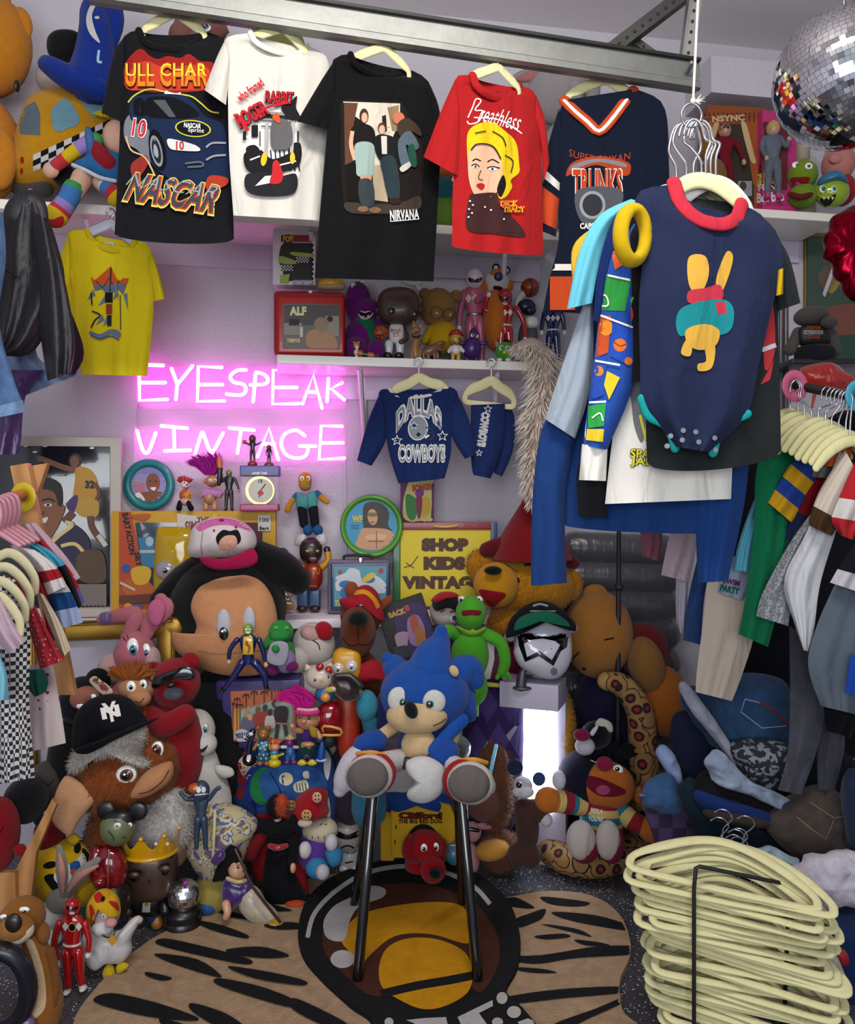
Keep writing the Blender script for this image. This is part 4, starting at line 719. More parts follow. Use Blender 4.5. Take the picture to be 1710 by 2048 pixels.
t = T('slipper', 'yellow and red toy shoe resting beside the window box', 'shoe', 662, 578, 3.28); t.pil('upper', [(636, 574), (642, 560), (665, 557), (686, 562), (688, 572), (670, 578)], 14, 'v#b8830f'); t.pil('sole', [(636, 574), (660, 572), (690, 570), (684, 580), (650, 580)], 14, 'v#9a8670', dy=-.006)
t = T('plush_dinosaur', 'purple plush with a green belly sitting beside the red lunchbox', 'plush toy', 722, SYm(3.42), 3.42); PU = 'p#5c1060'
t.b('body', 726, 672, 36, 46, PU); t.b('belly', 730, 664, 28, 40, 'p#146042', dy=-.035, rd=22); h = t.b('head', 716, 600, 26, 42, PU, rd=34); t.b('snout', 735, 612, 24, 20, PU, dy=-.03, rd=30, par=h)
sn = t.b('jaw', 733, 626, 20, 14, PU, dy=-.03, rd=28); t.mk('mouth', sn, [('c', [(714, 612), (730, 618), (748, 612), (742, 628), (728, 634), (718, 626)], 'f#d8d4d4'), ('c', [(717, 614), (730, 620), (745, 614), (740, 626), (728, 630), (720, 624)], 'f#0c060c')])
t.eye(h, 707, 566, 5, 6, look=(.2, .1)); t.eye(h, 725, 561, 4.5, 5.5, look=(.2, .1)); t.b('foot', 713, 692, 24, 24, PU, dy=-.07); t.b('foot', 752, 694, 18, 22, PU, dy=-.07); t.l('arm', [(752, 640, -.02, 10), (768, 655, -.04, 9)], PU)
t = T('bobblehead', 'big-headed basketball figurine in a white number 23 jersey', 'figurine', 798, SYm(3.37), 3.37)
h = t.b('head', 797, 606, 43, 38, 'v#46302a', e=.75, rd=34); [t.b('ear', 797+s*43, 612, 5, 8, 'v#46302a', par=h) for s in (-1, 1)]; t.eye(h, 783, 613, 8, 8, white='g#0a0a0b', pr=.3); t.eye(h, 829, 618, 7, 8, white='g#0a0a0b', pr=.3); t.mk('brows', h, [('s', [(777, 601), (792, 603)], 3, 'v#231814'), ('s', [(824, 606), (838, 610)], 3, 'v#231814'), ('s', [(806, 620), (805, 627), (809, 628)], 1.5, 'v#231814')])
b_ = t.b('body', 793, 658, 16, 22, 'v#c9c5c6', e=.8, rd=12); t.mk('lettering', b_, [('t', 'BULLS', 782, 650, 801, 656, 'v#8c1a26', .04), ('t', '23', 785, 657, 798, 666, 'v#8c1a26', .06)])
for x in (778, 800): t.l('leg', [(x, 680, -.01, 9), (x, 700, -.01, 7)], ['v#c9c5c6', 'v#46302a']); t.b('shoe', x-2, 705, 10, 9, 'g#101012', dy=-.02, rd=14)
t.l('arm', [(778, 650, 0, 5), (768, 664, -.02, 4.5)], 'v#46302a'); t.l('arm', [(808, 650, 0, 5), (814, 668, -.02, 4.5), (802, 676, -.03, 5)], 'v#46302a')
b_ = t.b('ball', 762, 657, 15, 15, 'v#a84618', dy=-.03); t.mk('seams', b_, [('s', [(750, 650), (762, 656), (775, 660)], 1.5, 'v#1c100c'), ('s', [(760, 643), (763, 657), (758, 671)], 1.5, 'v#1c100c'), ('s', [(752, 664), (764, 662), (772, 668)], 1.5, 'v#1c100c')])
t = T('plush_bear', 'brown plush with round glasses and a yellow top behind the figurines', 'plush toy', 876, SYm(3.49), 3.49); BW = 'p#8a6434'
h = t.b('head', 876, 608, 36, 40, BW); [t.b('ear', x, y, 13, 12, BW, par=h) for x, y in ((850, 580), (912, 584))]; t.b('body', 885, 668, 34, 36, 'f#b08a12'); t.l('arm', [(862, 650, -.03, 9), (850, 672, -.05, 8)], 'f#b08a12'); t.l('leg', [(872, 700, -.04, 11), (868, 710, -.07, 9)], 'd#1f3a68'); t.l('leg', [(902, 700, -.04, 11), (904, 710, -.07, 9)], 'd#1f3a68')
for x, y in ((873, 617), (899, 620)): mb = MB(); mb.tube([(P(x+12*cos(a), y+12*sin(a), 3.41), .0022) for a in [2*pi*i/14 for i in range(14)]], 'v#4a1c10', n=6, sm=1, closed=True); t.part('glasses', mb); t.eye(h, x+1, y, 3, look=(0, 0), pr=.6)
t = T('dog_figurine', 'slim tan dog figurine with upright ears and a dark collar', 'figurine', 832, SYm(3.33), 3.33); TN = 'v#8f6238'
t.l('body', [(834, 672, 0, 7), (830, 690, 0, 9), (832, 706, 0, 9)], TN); h = t.b('head', 832, 655, 9, 8, TN); t.b('muzzle', 826, 659, 6, 4.5, TN, dy=-.012, par=h); [t.pil('ear', [(x-4, 650), (x+dx, 634), (x+5, 650)], 2.5, TN) for x, dx in ((829, -3), (840, 6))]
[t.l('leg', [(x, 696, -.01, 3.5), (x, 711, -.012, 3)], TN) for x in (824, 832, 840)]; t.l('tail', [(842, 700, 0, 2.5), (856, 690, 0, 1.5)], TN); t.l('collar', [(825, 667, -.012, 2), (833, 670, -.02, 2), (840, 666, -.01, 2)], 'k#121214')
t = T('dinosaur_figurine', 'brown toy dinosaur with an open toothed mouth at the shelf edge', 'figurine', 862, SYm(3.34), 3.34); DB = 'v#6d4a34'
t.l('body', [(826, 690, 0, 2.5), (838, 702, 0, 5), (856, 698, 0, 11), (870, 692, 0, 10), (880, 684, 0, 6)], DB); h = t.b('upper_jaw', 880, 682, 12, 5, DB, rot=-12); t.b('lower_jaw', 880, 694, 10, 4, DB, rot=18, par=None); t.mk('teeth', h, [('p', [(x, 683), (x+3, 683), (x+1.5, 688)], 'v#d8d0c0') for x in (872, 877, 882)]); [t.l('leg', [(x, 702, -.01, 4), (x+2, 712, -.01, 3)], DB) for x in (846, 856, 868, 874)]
t = T('tiger_figurine', 'tiny orange and white tiger figurine lying at the shelf edge', 'figurine', 730, SYm(3.29), 3.29)
t.l('body', [(712, 700, 0, 6), (730, 704, 0, 7), (752, 707, 0, 5)], ['v#a05a2c', 'v#c9bfae', 'v#a05a2c', 'v#2a1a12', 'v#a05a2c', 'v#2a1a12', 'v#a05a2c']); h = t.b('head', 713, 686, 7, 7, 'v#b0703c'); t.b('muzzle', 714, 690, 4, 3, 'v#d8d0c4', dy=-.01, par=h); [t.b('ear', x, 680, 2.5, 2.5, 'v#b0703c', par=h) for x in (708, 718)]; t.l('leg', [(714, 695, 0, 3.5), (713, 709, 0, 3)], 'v#d8d0c4')
t = T('bear_figurine', 'small yellow bear figurine with a red cap and white jersey', 'figurine', 912, SYm(3.37), 3.37); h = t.b('head', 912, 672, 13, 13, 'v#a8872c'); t.mk('face', h, [('c', ell(919, 671, 2.5), 'v#131313'), ('s', [(905, 676), (914, 682), (922, 674)], 2, 'v#131313')]); t.pil('cap', [(898, 664), (904, 654), (918, 652), (926, 660), (926, 665)], 12, 'v#8f1a20')
t.b('body', 912, 692, 10, 11, 'v#c9c4c4', rd=8); [t.l('leg', [(x, 700, 0, 5), (x, 712, 0, 4.5)], 'v#a8872c') for x in (906, 917)]; t.l('arm', [(903, 688, 0, 4), (898, 696, -.01, 4)], 'v#c9c4c4'); t.l('arm', [(920, 688, 0, 4), (926, 695, -.01, 4)], 'v#c9c4c4')
t = T('blob_figurine', 'dark purple rubber figurine with small arms at the shelf edge', 'figurine', 944, SYm(3.38), 3.38); V = 'v#38125a'; t.b('body', 944, 692, 19, 22, V); h = t.b('head', 948, 665, 10, 14, V); t.eye(h, 944, 665, 3, 3.5); t.eye(h, 954, 667, 3, 3.5); [t.l('arm', [(944+s*14, 680, 0, 4), (944+s*28, 682, 0, 3.5)], V) for s in (-1, 1)]; [t.b('foot', x, 713, 6, 5, V, dy=-.01) for x in (934, 953)]
t = T('owl_figurine', 'bright green round toy with big ears and a yellow beak', 'figurine', 1010, SYm(3.4), 3.4); GR = 'p#3f8a1c'; h = t.b('body', 1010, 703, 19, 20, GR, rd=17); [t.pil('ear', [(x-5, 694), (x+dx, 680), (x+6, 692)], 3, 'f#8a7a70') for x, dx in ((997, -6), (1024, 5))]; t.eye(h, 1003, 695, 5, 5.5, iris='g#3a5a9a'); t.eye(h, 1015, 696, 5, 5.5, iris='g#3a5a9a'); t.b('beak', 1009, 704, 4, 4, 'v#c9a830', dy=-.034); [t.b('foot', x, 719, 6, 4, 'v#d0d0cc', dy=-.025) for x in (999, 1016)]; tuft(t, 1014, 684, 6, 'f#101012', 16, 1.2, 1.2)
figure('pink and white helmeted soldier figure standing behind the brown plush', 'action figure', 950, 531, 722, 3.53, 'v#a8506c', 'v#cfc4c8', lambda x, y, h: helmet_face(x, y, h), 'v#cfc4c8', 'v#cfc4c8', arms=([(-22, .22), (-30, .42), (-32, .6)], [(24, .2), (34, .16), (36, .3)]), belt='m#b8b8bc', w=1.0, hs=1.35, marks_=diamonds('v#cfc4b0'))
figure('glossy red helmeted soldier figure raising one fist on the middle shelf', 'action figure', 1010, 575, 722, 3.48, 'g#9c141a', 'g#9c141a', lambda x, y, h: helmet_face(x, y, h), 'g#cfcac8', 'g#cfcac8', arms=([(-22, .22), (-40, .24), (-32, .02)], [(24, .22), (38, .42), (40, .66)]), belt='g#c9c6c6', w=1.0, hs=1.5, marks_=diamonds('g#cfcac8'))
figure('dark blue soldier figure at the right end of the middle shelf', 'action figure', 1106, 590, 728, 3.54, 'g#142050', 'g#142050', None, 'g#cfcac8', 'g#cfcac8', belt='g#c9c6c6', marks_=diamonds('g#cfcac8'), hs=1.3)
t = T('plush_tiger', 'orange and white plush tiger head with a blue nose and round ears', 'plush toy', 992, SYm(3.56), 3.53); h = t.b('head', 994, 566, 26, 26, 'p#b8b2b0', rd=24); [t.b('cheek', 994+s*22, 572, 11, 14, 'p#b05e1c', par=h) for s in (-1, 1)]; t.b('crown', 996, 550, 18, 12, 'p#b05e1c', dy=-.02, par=h); [t.b('ear', x, y, 8, 8, 'p#131316', par=h, rd=4) for x, y in ((992, 535), (1013, 540))]; [t.b('inner_ear', x, y, 5, 5, 'p#b8b2b0', dy=-.008, rd=4) for x, y in ((992, 536), (1013, 541))]
t.b('nose', 997, 553, 9, 9, 'v#141d4a', dy=-.055, rd=6); t.mk('mouth', h, [('c', [(986, 574), (998, 572), (1006, 578), (996, 590)], 'f#3a0f12')]); t.b('body', 990, 640, 24, 62, 'p#b05e1c'); t.l('arm', [(972, 590, -.0, 9), (955, 600, -.03, 8)], 'p#a8506c')
t = T('basketball_figure', 'dark blue mascot figure lifting an orange basketball overhead', 'figurine', 1058, SYm(3.55), 3.55); b_ = t.b('ball', 1060, 558, 19, 19, 'v#8a3414'); t.mk('seams', b_, [('s', [(1042, 556), (1060, 562), (1078, 556)], 1.6, 'v#1c100c'), ('s', [(1060, 540), (1064, 558), (1060, 576)], 1.6, 'v#1c100c')]); t.l('arm', [(1042, 612, 0, 7), (1034, 590, 0, 7), (1046, 570, 0, 8)], ['v#b8a890', 'f#b8b3b0'])
h = t.b('head', 1052, 597, 20, 16, 'v#111a3c'); t.b('snout', 1060, 604, 12, 9, 'v#0b0e1c', dy=-.03, par=h); t.b('fist', 1063, 627, 14, 12, 'v#c9c5c2', dy=-.03, e=.8); t.b('body', 1056, 662, 20, 44, 'v#4a4548', rd=16); t.l('leg', [(1050, 690, 0, 9), (1050, 712, 0, 8)], 'v#4a4548'); t.l('leg', [(1066, 690, 0, 9), (1067, 712, 0, 8)], 'v#4a4548')
t = T('bone_ornament', 'small white bone-shaped ornament on the wall above the bobblehead', 'ornament', 822, 580, 3.45); t.l('bone', [(808, 562, 0, 5), (826, 568, 0, 5), (840, 566, 0, 5)], 'v#c4c0bc'); [t.b('knob', x, y, 5, 5, 'v#c4c0bc') for x, y in ((806, 572), (838, 578))]; t.l('prong', [(832, 568, 0, 4), (838, 578, 0, 4)], 'v#c4c0bc')
# fluffy boa hanging off the shelf end
t = T('fur_stole', 'long cream faux-fur stole hanging down from the middle shelf end', 'stole', 1075, 700, 3.16); c_ = smooth([(1042, 694, 22), (1066, 692, 30), (1088, 720, 38), (1092, 770, 40), (1078, 830, 38), (1070, 900, 32), (1066, 960, 26), (1070, 1010, 14)], 8)
mb = MB(); mb.tube([(P(x, y, 3.13), r*.55*3.13/FPX) for x, y, r in c_], 'f#9c8a80', n=12, sm=0); t.part('backing', mb); mb = MB()
for i in range(1500):
    x, y, r = c_[random.randrange(len(c_))]; a = random.uniform(0, 2*pi); k = 3.13/FPX; o = P(x+random.uniform(-6, 6), y+random.uniform(-6, 6), 3.13)+Vector((cos(a), sin(a) if sin(a) < 0 else 0, random.uniform(-.3, .2)))*r*.45*k
    u = Vector((cos(a), min(0, sin(a))*.9-.1, random.uniform(-1.1, -.1))).normalized(); L = r*k*random.uniform(.6, 1.1)
    mb.add([o+Vector((-.0022, 0, 0)), o+Vector((.0022, 0, 0)), o+u*L*.6+Vector((.0018, 0, -.004)), o+u*L+Vector((0, 0, -.012)), o+u*L*.6+Vector((-.0018, 0, -.004))], [(0, 1, 2, 3, 4)], 'f#c9bcae' if random.random() < .8 else 'f#a8a48e')
t.part('fur', mb)
# ---- upper shelf, left
t = T('plush_bear', 'giant orange plush bear cropped by the left edge on the upper shelf', 'plush toy', 0, SYu(3.1), 3.08); OR = 'p#b8741e'
h = t.b('head', -30, 90, 90, 105, OR, rd=70); t.b('ear', 42, 48, 22, 34, OR, rd=14, rot=-12); t.b('ear', -10, -5, 32, 26, OR, rd=14); t.b('body', -30, 300, 70, 105, OR, rd=60); t.b('arm', 0, 318, 32, 62, OR, dy=-.06, rd=26); t.b('nose', 34, 172, 5, 12, 'v#14100e', dy=-.13)
t = T('plush_taxi', 'yellow plush taxi with blue windows and a checkered side stripe', 'plush toy', 130, SYu(3.12), 3.12); YL = 'p#b98414'; 
b_ = t.pil('body', [(30, 368), (28, 320), (36, 282), (60, 212), (90, 188), (140, 180), (200, 190), (240, 220), (250, 280), (240, 330), (180, 350), (110, 372), (60, 380)], 75, YL, rings=9)
t.mk('windows', b_, [('p', [(40, 268), (36, 235), (52, 212), (70, 202), (80, 225), (80, 270)], 'p#59666e'), ('c', [(110, 262), (102, 225), (118, 202), (138, 200), (160, 242), (138, 256)], 'p#6a8f9c'), ('p', [(152, 190), (200, 198), (212, 230), (186, 236)], 'p#6a8f9c')])
ck = []
for i in range(10):
    for j in range(3):
        x = 66+i*15.5; y = 310-i*7.2+j*11.5
        ck.append(('p', [(x, y), (x+15.5, y-7.2), (x+15.5, y+4.3), (x, y+11.5)], 'f#131316' if (i+j) % 2 else 'f#c4c0c0'))
t.mk('checker_stripe', b_, ck); t.mk('tail_lights', b_, [('c', ell(44, 320, 4, 7), 'f#a01c1c'), ('c', ell(43, 342, 3, 6), 'f#a01c1c')]); t.l('wheel', [(128, 352, -.07, 22), (136, 358, -.06, 20)], 'p#101012', n=16); t.l('wheel', [(36, 372, -.0, 18), (90, 378, -.02, 16)], 'p#45413e', n=16)
t = T('wizard_hat', 'tall bent blue sequin hat with silver swirls over the plush taxi', 'hat', 160, 190, 3.0); HB = 'p#0f2a7c'
t.pil('brim', [(76, 130), (90, 112), (130, 125), (180, 150), (220, 170), (214, 200), (190, 200), (130, 178), (92, 150)], 30, HB, dy=-.03); q = t.l('cone', [(182, 160, 0, 46), (190, 110, 0, 38), (192, 60, .0, 32), (190, 20, .02, 26), (212, -10, .03, 20), (232, 40, .02, 16), (222, 100, .02, 8)], HB, n=18)
t.mk('swirls', q, [('c', [(180, 12), (172, 40), (180, 68), (200, 86), (190, 60), (184, 30), (196, 6), (208, 10), (196, -2)], 's#b4b2b0'), ('c', ell(194, 35, 5, 3), 's#b4b2b0'), ('s', [(198, 100), (196, 122), (204, 124)], 5, 's#8fb4c4')]); 
t = T('plush_hat', 'round black plush ear and pale head beneath the blue hat', 'plush toy', 120, 190, 3.1); t.b('ear', 131, 92, 37, 32, 'p#0b0b0d', e=.8, rd=14); t.b('head', 110, 158, 36, 34, 'p#a89c96', dy=.05)
# rainbow doll with legs over the edge
t = T('rag_doll', 'rag doll in a blue dress with rainbow striped sleeves and boots', 'doll', 190, SYu(2.99), 2.99); SK = 'f#c9a088'
rb = ['f#4d74a4', 'f#b8323a', 'f#c8a81c', 'f#8d78b4', 'f#4d74a4', 'f#3a8a4a', 'f#4d74a4']; t.b('head', 232, 275, 26, 34, SK, rd=24); tuft(t, 212, 232, 14, 'f#b8a018', 30, 1.3, 1.6, lean=-.5)
t.l('arm', [(110, 333, -.02, 12), (140, 310, -.03, 13), (170, 290, -.03, 15), (190, 282, -.02, 17)], rb[:-1], n=14); t.b('hand', 102, 340, 16, 16, SK, dy=-.02, rd=12); t.b('cuff_bow', 180, 282, 9, 30, 'f#3c6494', rot=-10, dy=-.05, rd=8)
t.pil('dress', [(150, 330), (172, 318), (190, 290), (215, 300), (246, 315), (248, 350), (230, 372), (190, 362), (152, 345)], 34, 'f#2a6296', rings=7); t.pil('collar', [(182, 300), (190, 282), (205, 290), (232, 320), (226, 340), (210, 344), (186, 325)], 20, 'f#8c1c26', dy=-.035); t.l('hem_trim', [(146, 330, -.04, 4), (170, 340, -.06, 4), (200, 355, -.06, 4), (230, 362, -.05, 4)], 'f#c4c2c4')
t.l('leg', [(165, 355, -.03, 20), (152, 380, -.05, 18), (140, 398, -.06, 17)], SK); t.l('boot', [(146, 378, -.06, 20), (136, 400, -.07, 20), (120, 422, -.075, 22), (112, 432, -.08, 24)], ['f#c9c2bc', 'f#3a8a4a', 'f#3a6ea8', 'f#3a6ea8', 'f#8d78b4', 'f#b8323a', 'f#c8a81c', 'f#c8a81c', 'f#c8a81c'], n=16); t.b('sole', 108, 438, 21, 17, 'f#a01c20', dy=-.1, rot=25, rd=8)
t.l('leg', [(200, 365, -.02, 15), (214, 378, -.03, 14)], SK); t.l('boot', [(208, 372, -.03, 14), (222, 382, -.04, 16), (232, 392, -.04, 22)], ['f#c9c2bc', 'f#3a6ea8', 'f#b8323a', 'f#c8a81c'], n=14)
# plush heads behind the shirts
t = T('plush_alien', 'dusty pink wrinkled plush head with blue eyes behind the hangers', 'plush toy', 395, SYu(3.25), 3.25); h = t.b('head', 398, 60, 58, 34, 'p#7a5048', rot=-8, rd=34, fuzz=.15); t.b('brow', 362, 72, 24, 26, 'p#7a5048', par=h, dy=-.03); t.eye(h, 363, 65, 9, 9, iris='g#203a8a', look=(0, -.1)); t.eye(h, 412, 55, 10, 8, iris='g#203a8a'); t.b('body', 400, 180, 45, 110, 'p#7a5048')
t = T('round_cushion', 'olive round plush cushion behind the white t-shirt hanger', 'cushion', 545, SYu(3.3), 3.3); t.b('cushion', 548, 92, 62, 46, 'p#6a6a40', rd=18); t.b('stand', 548, 280, 50, 150, 'p#5c5c3c', rd=18)
t = T('plush_elephant', 'large pale grey plush elephant with pink ear lining behind the jersey', 'plush toy', 1110, SYu(3.5), 3.45); EG = 'p#8d888c'; h = t.b('head', 1120, 190, 70, 62, EG, rd=34); t.pil('ear', [(1020, 160), (1050, 138), (1110, 140), (1110, 180), (1080, 200), (1040, 185)], 10, EG); t.pil('ear_lining', [(1030, 158), (1060, 142), (1100, 146), (1090, 160), (1050, 165)], 8, 'p#a0686a', dy=-.02); t.b('arm', 1150, 200, 16, 40, EG, dy=-.1, rd=14); t.b('arm', 1185, 175, 16, 38, EG, dy=-.1, rd=14); t.b('body', 1130, 350, 60, 110, EG, rd=40)
t = T('plush_parrot', 'green and blue plush between the black and red shirts', 'plush toy', 892, SYu(3.42), 3.42); t.b('body', 890, 425, 26, 40, 'p#5a7c2c'); t.b('wing', 890, 380, 20, 26, 'p#2c7078', dy=-.03); t.b('head', 888, 345, 20, 20, 'p#a0522c')
# ---- upper right shelf
def SYr(d): return HY-1.255*FPX/d
t = T('doll_box', 'orange curtain-print doll box with a dark-haired doll in red', 'box', 1462, SYr(3.68), 3.68)
q = t.bx('carton', 1404, 222, 1528, SYr(3.68), 'k#8a4418', dep=.09, bev=.001, yaw=8, rot=-1)
t.part('print', marks(t.mb[q.name], [('p', [(1406, 250), (1510, 246), (1508, 410), (1406, 398)], 'k#2e2418'), ('c', [(1404, 250), (1440, 248), (1424, 290), (1412, 330), (1404, 340)], 'k#a0502a'), ('c', [(1428, 248), (1438, 248), (1420, 300), (1412, 305)], 'k#c4a878'), ('c', [(1492, 246), (1522, 244), (1518, 330), (1508, 370), (1498, 310)], 'k#9a4a1c'), ('c', [(1482, 247), (1492, 247), (1506, 300), (1512, 325), (1500, 318)], 'k#c4a878'), *[('s', [(x, 225), (x-1, 243)], 2, '!k#3c1c0c') for x in range(1410, 1520, 9)], ('t', 'NSYNC', 1424, 230, 1490, 243, 'k#c9a078', .06, -3), ('s', [(1404, 236), (1420, 234)], 3, 'k#c4502a'), ('p', rect(1476, 362, 1504, 392), 'k#8a8c90'), ('c', ell(1486, 372, 7, 9), 'k#3c3230'), ('t', 'CHASEZ', 1462, 396, 1494, 404, 'k#c4a878', .03), ('s', [(1462, 408), (1504, 406)], 5, 'k#c4a050')]))
f = figure('fashion doll in a dark red top inside the orange box', 'doll', 1450, 252, 396, 3.6, 'f#6d1420', 'v#a87c64', lambda x, y, h: [('c', [(x-h*.7, y-h*.2), (x-h*.5, y-h*.9), (x+h*.3, y-h*.95), (x+h*.6, y-h*.4), (x, y-h*.55)], 'v#1a1210')], 'v#b08a74', 'f#332c28', name='fashion_doll', arms=([(-17, .2), (-24, .36), (-14, .5)], [(17, .2), (30, .34), (38, .5)]), hs=1.2)
t = T('doll_box', 'bright pink doll box with white lettering beside the orange one', 'box', 1548, SYr(3.66), 3.66); q = t.bx('carton', 1512, 232, 1584, SYr(3.66), 'k#b0286a', dep=.09, bev=.001, yaw=8)
t.part('print', marks(t.mb[q.name], [('p', [(1526, 244), (1578, 244), (1574, 380), (1514, 376)], 'k#5c1420'), ('p', [(1514, 348), (1550, 344), (1550, 366), (1514, 374)], 'k#c4b048'), ('t', 'Feeling', 1516, 350, 1548, 366, 'k#2a3a2a', .0, -8), ('t', 'FUN', 1516, 368, 1552, 382, 'k#d8d0d4', .03, -4), ('p', rect(1512, 384, 1574, 410), 'k#b0286a'), ('t', 'Barbie', 1512, 384, 1568, 404, 'k#e0dcde', .04, -5)]))
f = figure('blonde fashion doll in a denim jacket inside the pink box', 'doll', 1546, 246, 400, 3.58, 'd#5a626e', 'v#b08a74', lambda x, y, h: [('c', [(x-h, y+h*.4), (x-h*.9, y-h*.7), (x, y-h), (x+h*.8, y-h*.6), (x+h*.2, y-h*.3), (x-h*.3, y)], 'v#b08c50')], 'v#b08a74', 'k#b0286a', name='fashion_doll', arms=([(-16, .2), (-22, .32), (-12, .46)], [(14, .2), (26, .3), (32, .2)]), hs=1.25, torso='d#5a626e')
t = T('plush_dog', 'brown plush dog with a teal collar behind the metal hooks', 'plush toy', 1424, SYr(3.56), 3.56); t.b('body', 1424, 360, 28, 42, 'p#7a5220'); h = t.b('head', 1414, 300, 18, 26, 'p#7a5220'); t.b('muzzle', 1424, 306, 12, 10, 'p#7a5220', dy=-.03, par=h); t.l('collar', [(1402, 326, -.03, 4), (1416, 328, -.045, 4), (1430, 325, -.03, 4)], 'f#3a8f94')
t = T('plush_frog', 'lime green plush frog with an open red mouth on the right shelf', 'plush toy', 1604, SYr(3.6), 3.6); GF = 'p#6a861c'; t.b('body', 1606, 392, 28, 24, GF); h = t.b('head', 1605, 350, 29, 29, GF); t.mk('mouth', h, [('c', [(1580, 358), (1600, 354), (1620, 356), (1606, 380), (1592, 378)], 'f#7c141c'), ('c', ell(1596, 370, 7, 6), 'f#a8486c')]); t.eye(h, 1592, 330, 8, 7, look=(.2, .1)); t.eye(h, 1618, 332, 8, 7, look=(-.2, .1)); t.l('scarf', [(1580, 388, -.03, 5), (1604, 394, -.07, 6), (1628, 386, -.03, 5)], 'f#5c1c20'); t.l('arm', [(1628, 392, -.02, 9), (1636, 378, -.03, 9)], GF)
t = T('jar', 'round cream jar behind the lime green frog', 'jar', 1600, 320, 3.78); mb = MB(); c0 = P(1600, 322, 3.75); mb.lathe(c0, [(0, 0), (.042, 0), (.042, .075), (.046, .078), (.046, .088), (.04, .09), (0, .09)], 'v#b0a890', n=24); t.part('jar', mb)
t = T('jar_stand', 'pale wooden riser under the cream jar', 'riser', 1600, 400, 3.78); t.bx('riser', 1580, 323, 1622, SYr(3.75)-1, 'k#a89e8c', dep=.1)
t = T('green_ball_toy', 'shiny lime round toy with one blue cap and a toothy grin', 'figurine', 1664, SYr(3.57), 3.57); h = t.b('body', 1664, 385, 33, 30, 'g#86a012', rd=28); t.mk('grin', h, [('c', [(1632, 392), (1650, 398), (1672, 388), (1660, 410), (1640, 412)], 'f#1a1a14'), *[('p', [(x, 393), (x+6, 394), (x+3, 400)], 'v#dcdcc8') for x in (1636, 1645, 1654, 1662)]]); t.pil('cap', [(1636, 370), (1644, 352), (1668, 344), (1688, 360), (1692, 372), (1664, 368)], 28, 'v#2a6a90', dy=-.02); t.eye(h, 1646, 378, 7, 8, iris='g#3a8a8a', look=(-.1, 0)); t.eye(h, 1668, 378, 6, 7, iris='g#3a8a8a', look=(-.1, 0))
t = T('plush_pig', 'pink plush pig with its snout up behind the lime toy', 'plush toy', 1676, SYr(3.68), 3.68); h = t.b('head', 1676, 330, 31, 34, 'p#b87870'); t.b('snout', 1672, 318, 14, 10, 'p#b87870', dy=-.06, rd=8, par=h); [t.pil('ear', [(x-9, 316), (x, 296), (x+8, 312)], 4, 'p#b87870') for x in (1656, 1702)]; t.b('body', 1684, 380, 26, 32, 'p#8e1a20')
t = T('elf_doll', 'small red and green holiday doll perched on top of the pink box', 'doll', 1560, 230, 3.75); t.b('body', 1558, 192, 12, 24, 'f#17401f'); t.l('leg', [(1556, 210, 0, 7), (1562, 228, 0, 6)], 'f#9a1a1c'); t.l('arm', [(1552, 182, 0, 5), (1542, 168, 0, 6), (1538, 152, 0, 5)], ['f#c9c4c0', 'f#9a1a1c', 'f#9a1a1c']); t.b('head', 1564, 150, 12, 14, 'v#101010')
